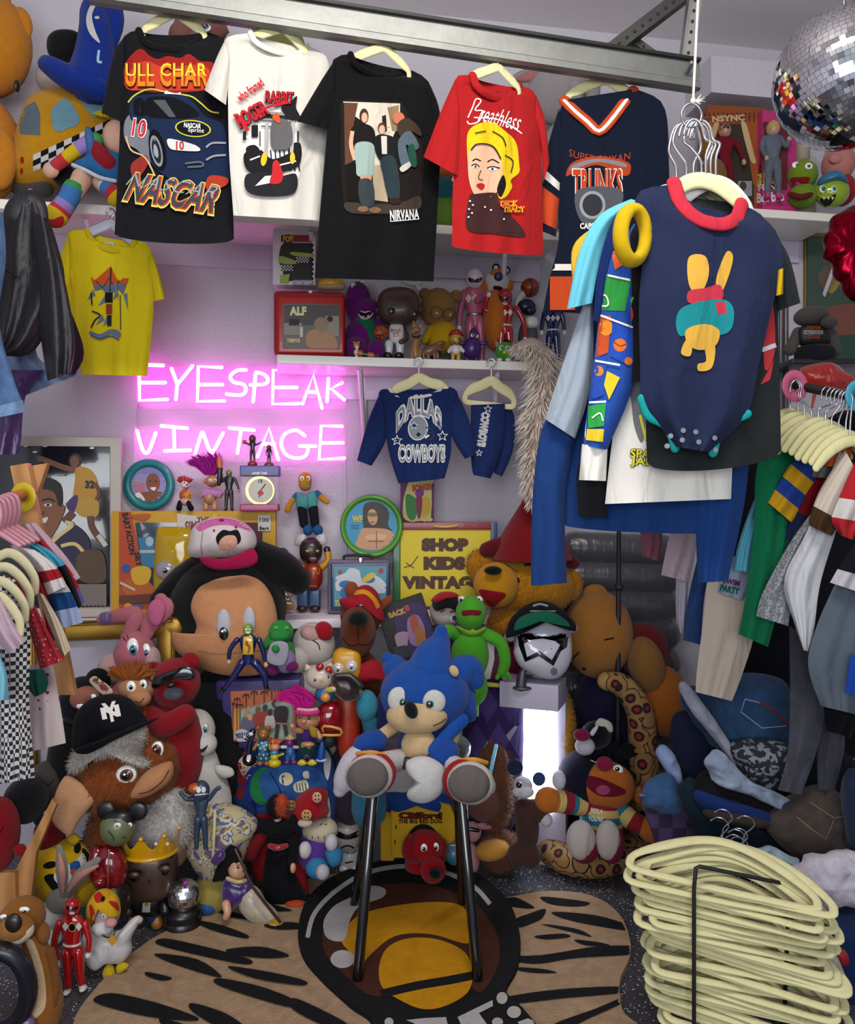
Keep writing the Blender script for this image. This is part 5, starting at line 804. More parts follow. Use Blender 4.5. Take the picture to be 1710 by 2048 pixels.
# ================================================================ things standing on the white table
def TY(d): return HY+.457*FPX/d
def BY(d): return HY+.044*FPX/d
t = T('framed_poster', 'large white-matted basketball poster leaning behind the left clothes rack', 'picture', 110, TY(3.2), 3.2)
q = t.bx('frame', -80, 874, 236, TY(3.2), 'k#aaa39a', dep=.03, bev=.003, yaw=9); p = t.bx('poster', -60, 892, 214, 1216, 'g#14161c', dy=-.012, dep=.012, bev=.001, yaw=9)
t.part('print', marks(t.mb[p.name], [('c', [(150, 960), (150, 925), (162, 932), (182, 940), (196, 965), (192, 1000), (195, 1025), (165, 1032), (146, 1000)], 'k#a87c24'), ('c', ell(151, 921, 13, 14), 'k#2a1c18'), ('c', ell(149, 923, 9, 11), 'k#6a432e'), ('s', [(76, 916), (95, 922), (125, 934), (150, 940)], 11, 'k#6a432e'), ('s', [(76, 916), (72, 910)], 3, 'k#6a432e'), ('t', '32', 170, 961, 189, 977, 'k#1c1a2a', .06), ('c', [(150, 1000), (192, 995), (196, 1030), (166, 1034), (148, 1020), (130, 1008)], 'k#a88232'), ('c', [(132, 1010), (150, 990), (156, 1000), (146, 1026)], 'k#3c2860'), ('s', [(146, 1025), (128, 1045)], 16, 'k#5c3826'), ('s', [(180, 1032), (184, 1055), (200, 1080)], 13, 'k#5c3826'), ('s', [(196, 1070), (212, 1092)], 10, 'k#b8b0a8'), ('s', [(190, 965), (198, 985), (192, 1000)], 7, 'k#5c3826'),
  ('c', [(60, 980), (85, 960), (112, 975), (122, 1005), (130, 1015), (124, 1035), (112, 1060), (92, 1085), (70, 1070), (58, 1020)], 'k#7a4c30'), ('c', [(60, 985), (85, 955), (120, 968), (124, 1010), (116, 1010), (108, 985), (80, 978)], 'k#14100f'), ('s', [(84, 1001), (98, 998), (110, 1003)], 4, 'k#14100f'), ('c', ell(96, 1010, 8, 3.5), 'k#c9b8a8'), ('c', ell(96, 1010, 3), 'k#14100f'), ('c', [(80, 1040), (96, 1034), (90, 1046)], 'k#d0c4b8'), ('s', [(88, 1022), (84, 1030)], 3, 'k#4c2c1c'),
  ('c', [(90, 1100), (130, 1060), (150, 1050), (180, 1085), (170, 1150), (110, 1150)], 'k#1f1a38'), ('s', [(96, 1092), (120, 1070), (145, 1050), (130, 1044)], 7, 'k#c4b070'), ('s', [(122, 1092), (150, 1088), (170, 1108)], 7, 'k#c4b070'), ('c', [(155, 1110), (200, 1100), (213, 1140), (205, 1165), (160, 1160)], 'k#4a3824'), ('p', rect(150, 1168, 213, 1216), 'k#6a625c'), ('s', [(112, 950), (130, 950)], 3, 'k#8a8478'), *[('c', ell(x, y, 5, 2), 'k#cfc9c0') for x, y in ((52, 892), (90, 892), (70, 904), (184, 896))]]))
t = T('gilded_frame', 'wide gilded picture frame propped below the basketball poster', 'picture frame', 205, 1560, 2.98); G2 = 'M#b08a3c'; mi = [(60, 1268), (333, 1258), (334, 1560), (60, 1560)]
mb = MB(); f = [P(x, y, 3.0) for x, y in ((60, 1280), (322, 1272), (322, 1555), (60, 1560))]; mb.slab(f, [v+Vector((0, .01, 0)) for v in f], 'k#a5a2ae'); t.part('panel', mb)
for a, b_ in (((52, 1266), (346, 1254)), ((333, 1250), (336, 1560)), ((52, 1560), (340, 1556)), ((56, 1262), (58, 1560))):
    mb = MB(); A, B = P(*a, 2.98), P(*b_, 2.98); mb.tube([(A, .036), (B, .036)], G2, n=12, sm=0, flatx=.5, up=(0, 1, 0)); t.part('moulding', mb)
    mb = MB(); up_ = Vector((0, 0, .02)) if a[0] < 300 and b_[0] > 300 else Vector((.02, 0, 0)); [mb.tube([(A+up_*s-Vector((0, .012, 0)), .004), (B+up_*s-Vector((0, .012, 0)), .004)], 'M#6e5220', n=6, sm=0) for s in (1, 1.6)]; t.part('bead', mb)
def plate(name, label, cat, x, y, r, d, rim, face, items, yaw=0, inner=.72, rim2=None):
    t = T(name, label, cat, x, y+r, d); k = d/FPX; R = Matrix.Rotation(radians(90), 3, 'X'); mb = MB(); r_ = r*k
    mb.lathe(P(x, y, d), [(r_*inner, -.012), (r_*inner*1.02, .004), (r_*(inner+.1), .012), (r_*.95, .014), (r_, .002), (r_*.97, -.014), (r_*.9, -.016), (0, -.014)], rim, 40, R=R); t.part('rim', mb)
    mb = MB(); mb.disc(P(x, y, d-.001), r_*inner*1.02, face, h=.003, n=40); q = t.part('face', mb); t.part('print', marks(mb, items)); return t
plate('flying_disc', 'turquoise flying disc with a portrait of a smiling man in the centre', 'flying disc', 298, 970, 52, 3.37, 'v#127478', 'k#7a7ab0', [('c', [(262, 952), (300, 950), (334, 960), (334, 990), (300, 1004), (264, 990)], 'k#8a88b8'), ('c', [(266, 972), (290, 968), (286, 985), (266, 990)], 'k#b06a80'), ('c', ell(306, 966, 14, 19), 'k#7c4a34'), ('c', [(270, 992), (290, 984), (322, 984), (330, 996), (312, 1006), (286, 1004)], 'k#7c4a34'), ('c', [(270, 990), (280, 986), (292, 1004), (284, 1004)], 'k#d8d4d4'), ('c', [(300, 976), (312, 975), (308, 982)], 'k#e0d8d4'), ('c', ell(300, 963, 2, 1.5), 'k#1a1210'), ('c', ell(311, 963, 2, 1.5), 'k#1a1210'), ('s', [(264, 961), (282, 963)], 2, 'k#c4a048')], inner=.66)
plate('wall_plate', 'lime green round plate with a long-haired wrestler drawing', 'plate', 743, 1052, 63, 3.42, 'v#4c8a20', 'k#3c88ac', [('c', [(728, 1010), (745, 1003), (765, 1008), (778, 1025), (776, 1050), (784, 1062), (770, 1068), (758, 1060), (742, 1062), (728, 1058), (726, 1030)], 'k#3a302c'), ('c', ell(745, 1034, 10, 16, -6), 'k#b88c68'), ('c', [(716, 1075), (724, 1058), (742, 1056), (772, 1058), (788, 1068), (788, 1088), (770, 1098), (738, 1100), (712, 1092)], 'k#b88a66'), ('c', [(732, 1072), (752, 1068), (752, 1078), (736, 1080)], 'k#c99c78'), ('c', [(754, 1068), (772, 1070), (768, 1080), (756, 1078)], 'k#c99c78'), ('s', [(753, 1062), (753, 1098)], 1.5, 'k#6a4430'), ('s', [(736, 1082), (752, 1083), (768, 1082)], 1.5, 'k#6a4430'), ('c', [(736, 1026), (754, 1026), (752, 1032), (738, 1032)], 'k#5c6a44'), ('s', [(740, 1045), (748, 1044)], 1.5, 'k#4c2018'), ('t', 'WF', 704, 1031, 725, 1045, 'k#c4b040', .05), ('s', [(702, 1050), (718, 1051)], 1.5, 'k#24506c'), ('s', [(703, 1055), (717, 1056)], 1.5, 'k#24506c')], inner=.8)
# big toy set box
t = T('toy_box', 'wide yellow and orange toy set box with a clear window', 'box', 392, TY(3.3), 3.3); q = t.bx('carton', 236, 1022, 550, TY(3.3), 'k#b88a10', dep=.1, bev=.001, yaw=8); S_ = t.mb[q.name]
t.part('print', marks(S_, [('p', [(238, 1024), (262, 1024), (285, 1130), (300, 1218), (238, 1218)], 'k#a83c18'), ('t', 'BART', 236, 1036, 270, 1049, 'k#15100e', .06, 80), ('t', 'ACTION', 236, 1078, 286, 1091, 'k#15100e', .06, 80), ('t', 'SET', 262, 1112, 292, 1125, 'k#15100e', .06, 80), ('c', ell(252, 1137, 9), 'k#1e4c86'),
  ('p', [(270, 1045), (355, 1045), (353, 1060), (525, 1060), (525, 1150), (350, 1200), (290, 1185)], 'g#1c3a4c'), ('p', [(276, 1075), (308, 1075), (308, 1100), (280, 1100)], 'k#2a6a90'), ('p', [(280, 1104), (308, 1104), (310, 1135), (284, 1135)], 'k#2a6a90'), ('c', ell(299, 1083, 8, 10), 'k#8fa8b4'), ('p', rect(279, 1100, 310, 1106), 'k#9aa4a8'), ('p', [(490, 1045), (523, 1045), (525, 1115), (508, 1110)], 'k#4c181c'),
  ('p', [(354, 1027), (425, 1036), (425, 1070), (356, 1068)], 'k#b8b0aa'), ('t', 'THE', 394, 1034, 418, 1044, 'k#6a1c18', .06), ('t', 'SIMPSONS', 368, 1042, 440, 1062, 'k#6a1c18', .04, 0, .3), ('p', rect(424, 1028, 435, 1038), 'k#c4a020'), ('p', rect(516, 1030, 541, 1062), 'k#b8b4b0'), ('t', '100', 519, 1036, 538, 1044, 'k#15100e', .03), ('t', 'Bart', 519, 1053, 538, 1060, 'k#15100e', .05),
  ('c', [(245, 1165), (270, 1155), (300, 1165), (310, 1190), (280, 1200), (250, 1190)], 'k#a8501c'), ('c', [(262, 1140), (285, 1132), (302, 1140), (296, 1165), (270, 1168)], 'k#c49a18'), ('p', [(238, 1192), (320, 1186), (326, 1206), (238, 1206)], 'k#5c2c18'), ('s', [(240, 1165), (270, 1180)], 5, 'k#b8a494'), ('c', ell(256, 1212, 8, 6), 'k#b89018'), ('c', ell(275, 1213, 9, 5), 'k#2a5a90'), ('c', [(262, 1030), (300, 1028), (290, 1040), (272, 1038)], 'k#a8481c')]))
m_ = t.pil('toy_mask', [(312, 1200), (308, 1110), (312, 1060), (322, 1050), (345, 1052), (375, 1054), (392, 1070), (396, 1120), (392, 1200)], 24, 'g#a8880c', dy=-.055); t.eye(m_, 330, 1140, 20, 19, look=(.1, .05), pr=.25, white='g#8f8794'); t.eye(m_, 378, 1138, 20, 19, look=(.1, .05), pr=.25, white='g#8f8794')
# small toys on the box top
t = T('clown_figure', 'small red-haired clown figure sitting on the wide toy box', 'figurine', 370, BY(3.28), 3.28); h = t.b('head', 371, 973, 9, 10, 'v#c9c0bc'); t.mk('face', h, [('c', ell(374, 973, 2, 2), 'v#a01818'), ('s', [(367, 978), (373, 980), (378, 977)], 2, 'v#a01818'), ('c', ell(369, 969, 1.2, 2), 'v#111111'), ('c', ell(377, 969, 1.2, 2), 'v#111111')]); tuft(t, 368, 965, 11, 'v#9a1414', 20, 1.0, 1.6, th=.35); t.b('body', 370, 994, 11, 12, 'v#a8481c'); t.mk('stripes', t.b('chest', 376, 994, 7, 10, 'v#c4921c', dy=-.01), [('s', [(374, 986), (375, 1002)], 2, 'v#8c1818'), ('s', [(379, 986), (379, 1002)], 2, 'v#8c1818')])
t.b('trousers', 371, 1007, 12, 8, 'v#b88c90', dy=-.02); [t.l('boot', [(x, 1008, -.03, 4.5), (x2, 1020, -.05, 6)], 'f#0c0a0c') for x, x2 in ((360, 358), (376, 382))]
t = T('troll_doll', 'troll doll with tall magenta hair standing on the wide toy box', 'doll', 420, BY(3.28), 3.28); SK2 = 'v#a87656'; h = t.b('head', 425, 966, 14, 13, SK2); t.b('nose', 426, 969, 4, 3, SK2, dy=-.028, par=h); t.eye(h, 420, 964, 3, 3); t.eye(h, 431, 964, 3, 3); t.mk('mouth', h, [('s', [(418, 974), (426, 976), (433, 972)], 1.5, 'v#5c2c20')]); [t.b('ear', 425+s*15, 966, 4, 5, SK2, par=h) for s in (-1, 1)]
tuft(t, 420, 950, 20, 'f#8c1478', 90, 2.3, .95, lean=-.5, th=.1); t.b('body', 420, 998, 13, 16, SK2); t.pil('tutu', [(400, 998), (405, 984), (420, 980), (440, 984), (448, 990), (440, 1000), (420, 996)], 14, 'f#b078a8'); [t.l('leg', [(x, 1008, 0, 6), (x, 1020, -.01, 6)], SK2) for x in (412, 429)]; [t.l('arm', [(x, 986, 0, 4), (x2, 996, -.01, 4)], SK2) for x, x2 in ((409, 402), (434, 438))]
figure('two-tone suited figure holding an orange-tipped toy blaster', 'action figure', 458, 940, BY(3.28), 3.28, 'v#2c2a28', 'v#5c7a3c', lambda x, y, h: [('s', [(x-h*.5, y+h*.4), (x+h*.5, y+h*.4)], 1.5, 'v#1a120c')], 'v#8a7c70', 'v#111114', arms=([(-9, .2), (-16, .3), (-14, .1)], [(10, .2), (16, .34), (20, .5)]), torso='v#14141c', hs=1.1)
t = T('toy_blaster', 'orange and black toy blaster held by the two-tone figure', 'toy', 440, 985, 3.25); t.l('barrel', [(438, 918, 0, 5), (440, 935, 0, 6)], ['v#b8641c']); t.l('grip', [(440, 936, 0, 6), (438, 968, 0, 4)], 'v#1c1814')
t = T('toy_clock', 'novelty alarm clock in a clear and pink box with blue top', 'clock', 520, BY(3.28), 3.28); t.bx('box_base', 483, 1008, 558, BY(3.28), 'v#8c1c50', dep=.09, yaw=6); t.bx('box_top', 483, 932, 560, 953, 'v#3c3088', dep=.09, yaw=6); t.bx('window', 485, 953, 557, 1008, 't#d0c4d8', dep=.08, yaw=6, bev=.001)
mb = MB(); mb.disc(P(521, 981, 3.26), 29*3.26/FPX, 'm#c4b470', h=.012); t.part('clock_case', mb); q = mb; mb = MB(); mb.disc(P(521, 981, 3.245), 24*3.245/FPX, 'k#b8b4a0', h=.003); t.part('dial', mb); t.part('hands', marks(mb, [('s', [(521, 981), (531, 968)], 2, 'k#15130f'), ('s', [(521, 981), (518, 995)], 2, 'k#15130f'), ('c', ell(521, 986, 6, 5), 'k#a83c3c'), ('t', '12', 517, 959, 525, 965, 'k#15130f', .04)]))
t.part('lettering', marks(t.mb['box_top'], [('p', rect(484, 943, 556, 951), 'v#1a2c5c'), ('t', 'LOONEY TUNES', 504, 944, 534, 949, 'v#d0ccd0', .04)]))
for lab, x, top, bot, ball in (('tiny basketball player figurine leaping on a red base on the clock box', 505, 874, 932, 1), ('tiny dark basketball player figurine on a brown base on the clock box', 538, 893, 934, 0)):
    f = figure(lab, 'figurine', x, top, bot-6, 3.26, 'v#141016', 'v#4a281e', None, 'v#4a281e', 'v#c4c0c0', arms=([(-6, .3), (-14, .22), (-18, .16)], [(6, .3), (12, .26), (17, .2)]) if ball else None, hs=2.0, name='player_figurine'); f.b('base', x, bot-4, 10, 7, 'v#8c1820' if ball else 'v#6a3c24', rd=9)
    if ball: f.b('ball', x-16, top+10, 4.5, 4.5, 'v#a84818')
t = T('plush_man', 'bald yellow-skinned plush man in teal shirt and black trousers', 'plush toy', 612, 1062, 3.42); YS = 'p#b8801c'; h = t.b('head', 610, 963, 13, 19, YS, e=.85); t.b('muzzle', 611, 974, 11, 7, 'p#8a7444', dy=-.02, par=h); t.eye(h, 604, 957, 4.5, 5); t.eye(h, 616, 957, 4.5, 5); b_ = t.pil('shirt', [(596, 984), (610, 990), (624, 982), (634, 988), (634, 1015), (615, 1019), (594, 1016), (592, 990)], 13, 'f#4c9090'); t.mk('seam', b_, [('s', [(615, 992), (616, 1016)], 1.5, 'f#2a5a5c'), ('s', [(604, 985), (612, 990), (622, 984)], 5, 'f#6a1c28')]); t.l('arm', [(594, 990, 0, 6), (582, 1005, 0, 6), (575, 1020, -.01, 6)], [ 'f#2a5a80', YS, YS]); t.l('arm', [(634, 986, 0, 6), (646, 998, 0, 6), (654, 1004, -.01, 5)], ['f#2a5a80', YS, YS])
[t.l('leg', [(x, 1016, 0, 10), (x+4, 1048, 0, 9)], 'f#14151c') for x in (604, 626)]; [t.b('shoe', x, 1060, 10, 11, 'f#1f4c80', dy=-.01) for x in (616, 636)]
t = T('panther_figure', 'dark brown horned mascot figure in an orange jersey and blue jeans', 'figurine', 622, TY(3.38), 3.38); DB2 = 'v#2a1815'; h = t.b('head', 622, 1098, 23, 26, DB2, e=.85); [t.pil('ear', [(x-12, 1088), (x-8, 1068), (x+8, 1066), (x+12, 1084)], 5, 'v#a8a4a4') for x in (602, 642)]; t.eye(h, 615, 1099, 4, 2.5, white='g#c4b860'); t.eye(h, 634, 1099, 4, 2.5, white='g#c4b860'); t.mk('mouth', h, [('c', [(618, 1112), (630, 1110), (634, 1118), (624, 1122)], 'v#7a4c44'), ('s', [(622, 1114), (632, 1114)], 1.5, 'v#d8d0c8')])
b_ = t.b('body', 626, 1148, 20, 28, 'v#8c2414', e=.8); t.mk('jersey_print', b_, [('s', [(614, 1168), (640, 1170)], 3, 'v#b8801c'), ('t', 'FU', 626, 1132, 640, 1146, 'v#b8601c', .05)]); t.l('arm', [(642, 1132, 0, 8), (656, 1118, 0, 7), (654, 1096, 0, 7)], ['v#b8801c', 'v#b8801c', DB2]); t.l('arm', [(606, 1132, 0, 8), (596, 1140, -.01, 7)], 'v#b8801c'); [t.bx('leg', x-11, 1175, x+11, 1214, 'v#24446c', dep=.035, bev=.008) for x in (606, 630)]; [t.b('shoe', x, 1214, 11, 7, 'v#2c1612', dy=-.015) for x in (604, 630)]
t = T('candy_figure', 'blue round candy-shaped figure with sleepy eyes behind the black ear', 'figurine', 566, TY(3.38), 3.38); h = t.b('body', 565, 1135, 18, 34, 'v#123456'); t.eye(h, 560, 1115, 5, 4, look=(0, .2)); t.eye(h, 571, 1115, 5, 4, look=(0, .2)); t.b('hand', 586, 1192, 10, 6, 'v#b4b0b4', dy=-.02); t.l('leg', [(565, 1165, 0, 9), (566, 1220, 0, 9)], 'v#123456')
t = T('candy_bag', 'yellow candy bag with a white letter beside the jeans-wearing figure', 'bag', 572, TY(3.34), 3.34); b_ = t.pil('bag', [(548, 1165), (568, 1160), (582, 1195), (590, 1214), (570, 1221), (550, 1220)], 12, 's#a87c1c', sm=True); t.mk('logo', b_, [('t', 'm', 560, 1178, 584, 1214, 's#1a1210', .09, -85), ('t', 'm', 561, 1179, 583, 1213, 's#d8d4d0', .04, -85)])
t = T('lunch_box', 'grey-blue metal lunchbox with a blue cartoon scene under the green plate', 'lunchbox', 720, TY(3.36), 3.36); q = t.bx('shell', 656, 1118, 782, TY(3.36)-1, 'v#5c606e', dep=.1, bev=.02, yaw=4); t.bx('rim', 662, 1124, 780, TY(3.36)-5, 'v#14204a', dy=-.052, dep=.012, bev=.01, yaw=4); p = t.bx('picture_panel', 668, 1132, 773, 1212, 'k#4a8a9a', dy=-.06, dep=.006, bev=.002, yaw=4)
t.part('print', marks(t.mb[p.name], [('c', [(670, 1155), (690, 1145), (700, 1135), (718, 1140), (725, 1158), (750, 1150), (770, 1165), (771, 1185), (672, 1180)], 'k#b8bcc0'), ('c', ell(692, 1168, 14, 8), 'k#2a62a0'), ('c', ell(690, 1184, 10, 10), 'k#2a62a0'), ('c', ell(738, 1158, 12, 7), 'k#2a62a0'), ('c', [(722, 1160), (740, 1145), (752, 1148), (736, 1162)], 'k#c4a830'), ('c', ell(680, 1143, 4, 4), 'k#a83030'), ('c', ell(762, 1140, 5, 5), 'k#a83030'), ('t', 'THE', 670, 1200, 690, 1210, 'k#c4a830', .06)]))
t.l('handle', [(688, 1116, 0, 3), (692, 1110, 0, 3), (740, 1110, 0, 3), (744, 1116, 0, 3)], 'k#15151a', n=8, sm=2); t.bx('latch', 717, 1114, 725, 1126, 'm#b0b0b4', dy=-.05, dep=.01)
# sign board
t = T('sign_board', 'yellow SHOP KIDS sign in a red, green and blue easel frame', 'sign', 893, TY(3.45), 3.45); TB = TY(3.45)
p = t.bx('yellow_sheet', 800, 1058, 982, TB-6, 'k#c4b01c', dep=.012, bev=.001, yaw=0); t.bx('frame_rail', 786, 1044, 984, 1059, 'v#7c1820', dep=.03); t.bx('frame_post', 786, 1059, 801, TB, 'v#1a5c2c', dep=.03); t.bx('frame_post', 981, 1044, 994, TB, 'v#143c6c', dep=.03); t.l('marker', [(868, 1052, -.02, 2.5), (890, 1054, -.02, 2.5), (915, 1051, -.02, 2.5)], 'v#b88a3c')
S_ = t.mb[p.name]; DKB = 'k#42200f'; t.part('lettering', marks(S_, [('t', 'SHOP', 843, 1076, 937, 1103, DKB, .09), ('t', 'KIDS', 847, 1113, 931, 1140, DKB, .09), ('t', 'VINTAGE', 804, 1152, 966, 1178, DKB, .08), *[('s', q_, 1.5, 'k#15120c') for q_ in ([(812, 1125), (822, 1130), (836, 1112)], [(808, 1135), (820, 1132), (828, 1136)], [(945, 1100), (955, 1112), (965, 1100)], [(940, 1130), (952, 1120), (965, 1132)])]]))
t = T('picture_book', 'purple and yellow songbook standing on top of the sign board', 'book', 835, 1044, 3.47); p = t.bx('cover', 801, 955, 868, 1044, 'k#5c1450', dep=.02, bev=.001); t.part('print', marks(t.mb[p.name], [('c', [(812, 1040), (806, 1010), (812, 980), (824, 958), (866, 957), (866, 1040)], 'k#c4b870'), ('t', 'SONGS', 824, 968, 862, 982, 'k#b0381c', .07, -6), ('c', ell(839, 986, 9, 9), 'k#7a2474'), ('c', [(812, 990), (830, 995), (838, 1010), (828, 1040), (814, 1030)], 'k#2c7a34'), ('c', [(842, 998), (858, 996), (860, 1020), (846, 1034)], 'k#c4a01c'), ('c', [(832, 996), (844, 996), (842, 1030), (836, 1036)], 'k#7a1c44')]))
# ================================================================ plush pile, back rows
def FY(d): return HY+CH*FPX/d          # row of the floor at distance d
def ND(y): return CH*FPX/(y-HY)
def eyes(t, h, pts, **k):
    for p in pts: t.eye(h, *p, **k)
# big head wearing a cap
t = T('plush_giant', 'giant plush head with a tan face and black fur hood, wearing a cap', 'plush toy', 470, FY(3.08), 3.08); BL = 'p#0a0a0c'; PE = 'p#b88058'
h = t.b('head', 455, 1215, 118, 110, BL, rd=80, n=32); t.l('ear', [(440, 1130, .02, 44), (370, 1165, 0, 36), (318, 1198, -.02, 18)], BL); t.l('ear', [(500, 1120, .02, 44), (560, 1140, 0, 40), (592, 1160, -.01, 30)], BL)
t.pil('face', [(380, 1210), (396, 1172), (432, 1154), (468, 1150), (500, 1152), (528, 1168), (550, 1210), (556, 1280), (540, 1340), (480, 1352), (410, 1340), (352, 1300), (345, 1262), (380, 1275), (392, 1250)], 48, PE, dy=-.1, rings=9, c=(470, 1260)); f = list(t.mb)[-1]
fo = bpy.data.objects[f]; t.eye(fo, 447, 1249, 15, 31, look=(.1, .55), pr=.62, white='k#a5a0a8'); t.eye(fo, 498, 1243, 13, 30, look=(.0, .55), pr=.62, white='k#a5a0a8'); t.b('body', 455, 1480, 95, 160, 'p#0d0d10', rd=60, dy=-.03); t.mk('seam', fo, [('s', [(398, 1302), (440, 1308), (490, 1304), (545, 1298)], 1.5, 'f#8f6446')])
t = T('trucker_cap', 'white cap with pink top and bright pink brim on the giant head', 'cap', 447, 1118, 2.95); c_ = t.pil('crown', [(382, 1112), (380, 1080), (390, 1052), (415, 1038), (450, 1034), (485, 1044), (508, 1065), (512, 1092), (490, 1108), (440, 1116)], 58, 'f#c0b4b4', dy=.03, rings=9)
t.mk('top_panel', c_, [('c', [(392, 1052), (415, 1040), (450, 1036), (485, 1045), (503, 1062), (460, 1050), (425, 1052), (400, 1062)], 'f#b85c94'), ('s', [(406, 1060), (402, 1090), (404, 1112)], 2, 'f#8f8888'), ('c', ell(428, 1061, 2.5), 'f#8c2038'), ('c', ell(472, 1054, 2.5), 'f#8c2038')])
t.mk('patch', c_, [('c', [(432, 1075), (445, 1060), (460, 1062), (475, 1060), (482, 1078), (472, 1090), (440, 1092)], 'f#141216'), ('c', [(438, 1085), (450, 1072), (470, 1072), (474, 1090), (460, 1100), (442, 1100)], 'f#c0917a')]); t.pil('brim', [(398, 1114), (430, 1118), (470, 1112), (505, 1096), (516, 1122), (490, 1136), (440, 1140), (412, 1132)], 10, 'f#8f0f3c', dy=-.09); t.b('button', 443, 1040, 5, 3, 'f#8c2038', dy=-.03)
# pink bunny
t = T('plush_bunny', 'pink plush bunny with tall floppy ears and blue eyes before the gilded frame', 'plush toy', 265, FY(2.9), 2.9); PK = 'p#a8606c'; h = t.pil('head', [(228, 1310), (240, 1280), (262, 1262), (290, 1266), (305, 1290), (312, 1320), (300, 1345), (262, 1350), (235, 1340)], 42, PK, rings=8); [t.b('cheek', x, y, rx, 32, 'p#a88a88', dy=-.02) for x, y, rx in ((222, 1338, 26), (305, 1325, 16))]
t.l('ear', [(252, 1275, 0, 12), (268, 1245, 0, 16), (272, 1226, 0, 14), (240, 1232, 0, 15), (205, 1240, 0, 12)], PK, flat=.5); t.l('ear', [(290, 1272, 0, 13), (305, 1240, 0, 20), (325, 1215, 0, 24), (322, 1200, 0, 14)], PK, flat=.4); t.pil('ear_lining', [(296, 1222), (304, 1202), (322, 1200), (330, 1220), (318, 1250), (302, 1245)], 4, 'p#b05a7c', dy=-.03); t.b('bow', 212, 1236, 12, 12, 's#5c4474', dy=-.03, e=.6)
eyes(t, h, [(265, 1294, 12, 18), (292, 1302, 9, 15)], look=(.2, .3), iris='g#2a7a94', pr=.42); t.mk('lashes', h, [('s', [(252, 1282), (246, 1274)], 2, 'f#121212'), ('s', [(256, 1278), (254, 1270)], 2, 'f#121212'), ('s', [(302, 1288), (308, 1282)], 2, 'f#121212')]); t.b('body', 262, 1450, 55, 110, PK, rd=45)
# orange-haired long-eared face
t = T('plush_elf', 'pale plush face with fluffy orange hair and pointed ears', 'plush toy', 270, FY(2.74), 2.74); PC = 'p#a87854'; h = t.b('head', 272, 1378, 36, 30, PC, rot=15); t.b('muzzle', 278, 1396, 24, 18, PC, dy=-.04, par=h); [t.pil('ear', q_, 4, PC) for q_ in ([(308, 1372), (322, 1358), (324, 1368), (312, 1390)], [(300, 1352), (304, 1340), (310, 1346), (304, 1362)])]; eyes(t, h, [(262, 1374, 10, 12), (286, 1369, 8, 11)], look=(.1, .0), pr=.4)
tuft(t, 262, 1352, 28, 'p#8c4a14', 90, 1.15, 1.7, th=.16, dy=-.02); t.mk('smile', t.mb and bpy.data.objects[[k for k in t.mb if k.startswith('muzzle')][0]], [('s', [(270, 1402), (280, 1405), (288, 1396)], 1.6, 'f#2a1814')]); t.b('body', 278, 1520, 45, 120, 'p#8c4a14', rd=40)
# black-eared plush, tag
t = T('plush_mouse', 'black plush with a round ear and cardboard tag, lying face up', 'plush toy', 175, FY(2.78), 2.78); t.b('ear', 196, 1362, 26, 26, BL, rd=10, dy=-.02); t.b('head', 160, 1400, 40, 48, 'p#0c0c18', rot=20); h = t.b('face', 168, 1396, 30, 24, 'p#8f5a4c', dy=-.04, rot=-10); eyes(t, h, [(160, 1412, 8, 6), (186, 1394, 7, 6)], look=(3, 3)); t.b('body', 150, 1530, 55, 100, BL, rd=40)
q = t.pil('tag', [(178, 1362), (190, 1352), (204, 1362), (216, 1370), (226, 1384), (212, 1392), (198, 1384)], 2, 'k#c0a898', dy=-.13); t.mk('tag_print', q, [('t', 'ERATION', 184, 1362, 220, 1374, 'k#6a3a14', .06, 40), ('c', ell(206, 1375, 7, 5, 40), 'k#8c1438')])
# red plush in sunglasses
t = T('plush_bear', 'red plush bear with a grey muzzle and big black sunglasses', 'plush toy', 345, FY(2.8), 2.8); RD = 'p#7c0f1a'; h = t.b('head', 350, 1366, 50, 50, RD, rot=-20); [t.b('ear', x, y, 20, 16, RD, rd=9, rot=r, par=h) for x, y, r in ((308, 1340, 20), (382, 1322, 35))]; t.b('muzzle', 347, 1384, 22, 17, 'p#56545c', dy=-.06, par=h); t.b('nose', 342, 1370, 9, 6, 'v#101012', dy=-.12, rot=-15, par=h)
t.pil('sunglasses', [(302, 1370), (312, 1352), (345, 1340), (368, 1332), (384, 1338), (390, 1352), (380, 1360), (350, 1358), (320, 1372), (308, 1378)], 6, 'g#0a0a0c', dy=-.115); t.b('body', 345, 1500, 62, 110, RD, rd=50); t.l('arm', [(300, 1430, -.05, 22), (330, 1450, -.09, 24), (370, 1430, -.09, 22)], RD)
# suit figure, green plush
figure('blue-suited figure with a green face and yellow tie sitting on the purple lunchbox', 'action figure', 496, 1248, 1392, 2.82, 'g#0d164c', 'v#6a8c3c', lambda x, y, h: [('c', ell(x-h*.3, y, h*.16), 'v#e0e0a0'), ('c', ell(x+h*.3, y, h*.16), 'v#e0e0a0'), ('c', [(x-h*.5, y+h*.35), (x+h*.5, y+h*.35), (x, y+h*.7)], 'v#d8d8c0')], 'v#b8906c', 'g#0a0a0c', arms=([(-22, .22), (-36, .36), (-38, .52)], [(22, .22), (30, .38), (36, .56)]), legs=([(-12, .54), (-30, .74), (-50, .92)], [(14, .54), (32, .7), (36, .88)]), marks_=lambda x, y, H: [('p', [(x-9, y-14), (x+9, y-14), (x+11, y+22), (x-11, y+22)], 'g#c4a01c'), ('s', [(x, y-12), (x-3, y), (x+3, y+8), (x, y+20)], 5, 'g#8c4414')])
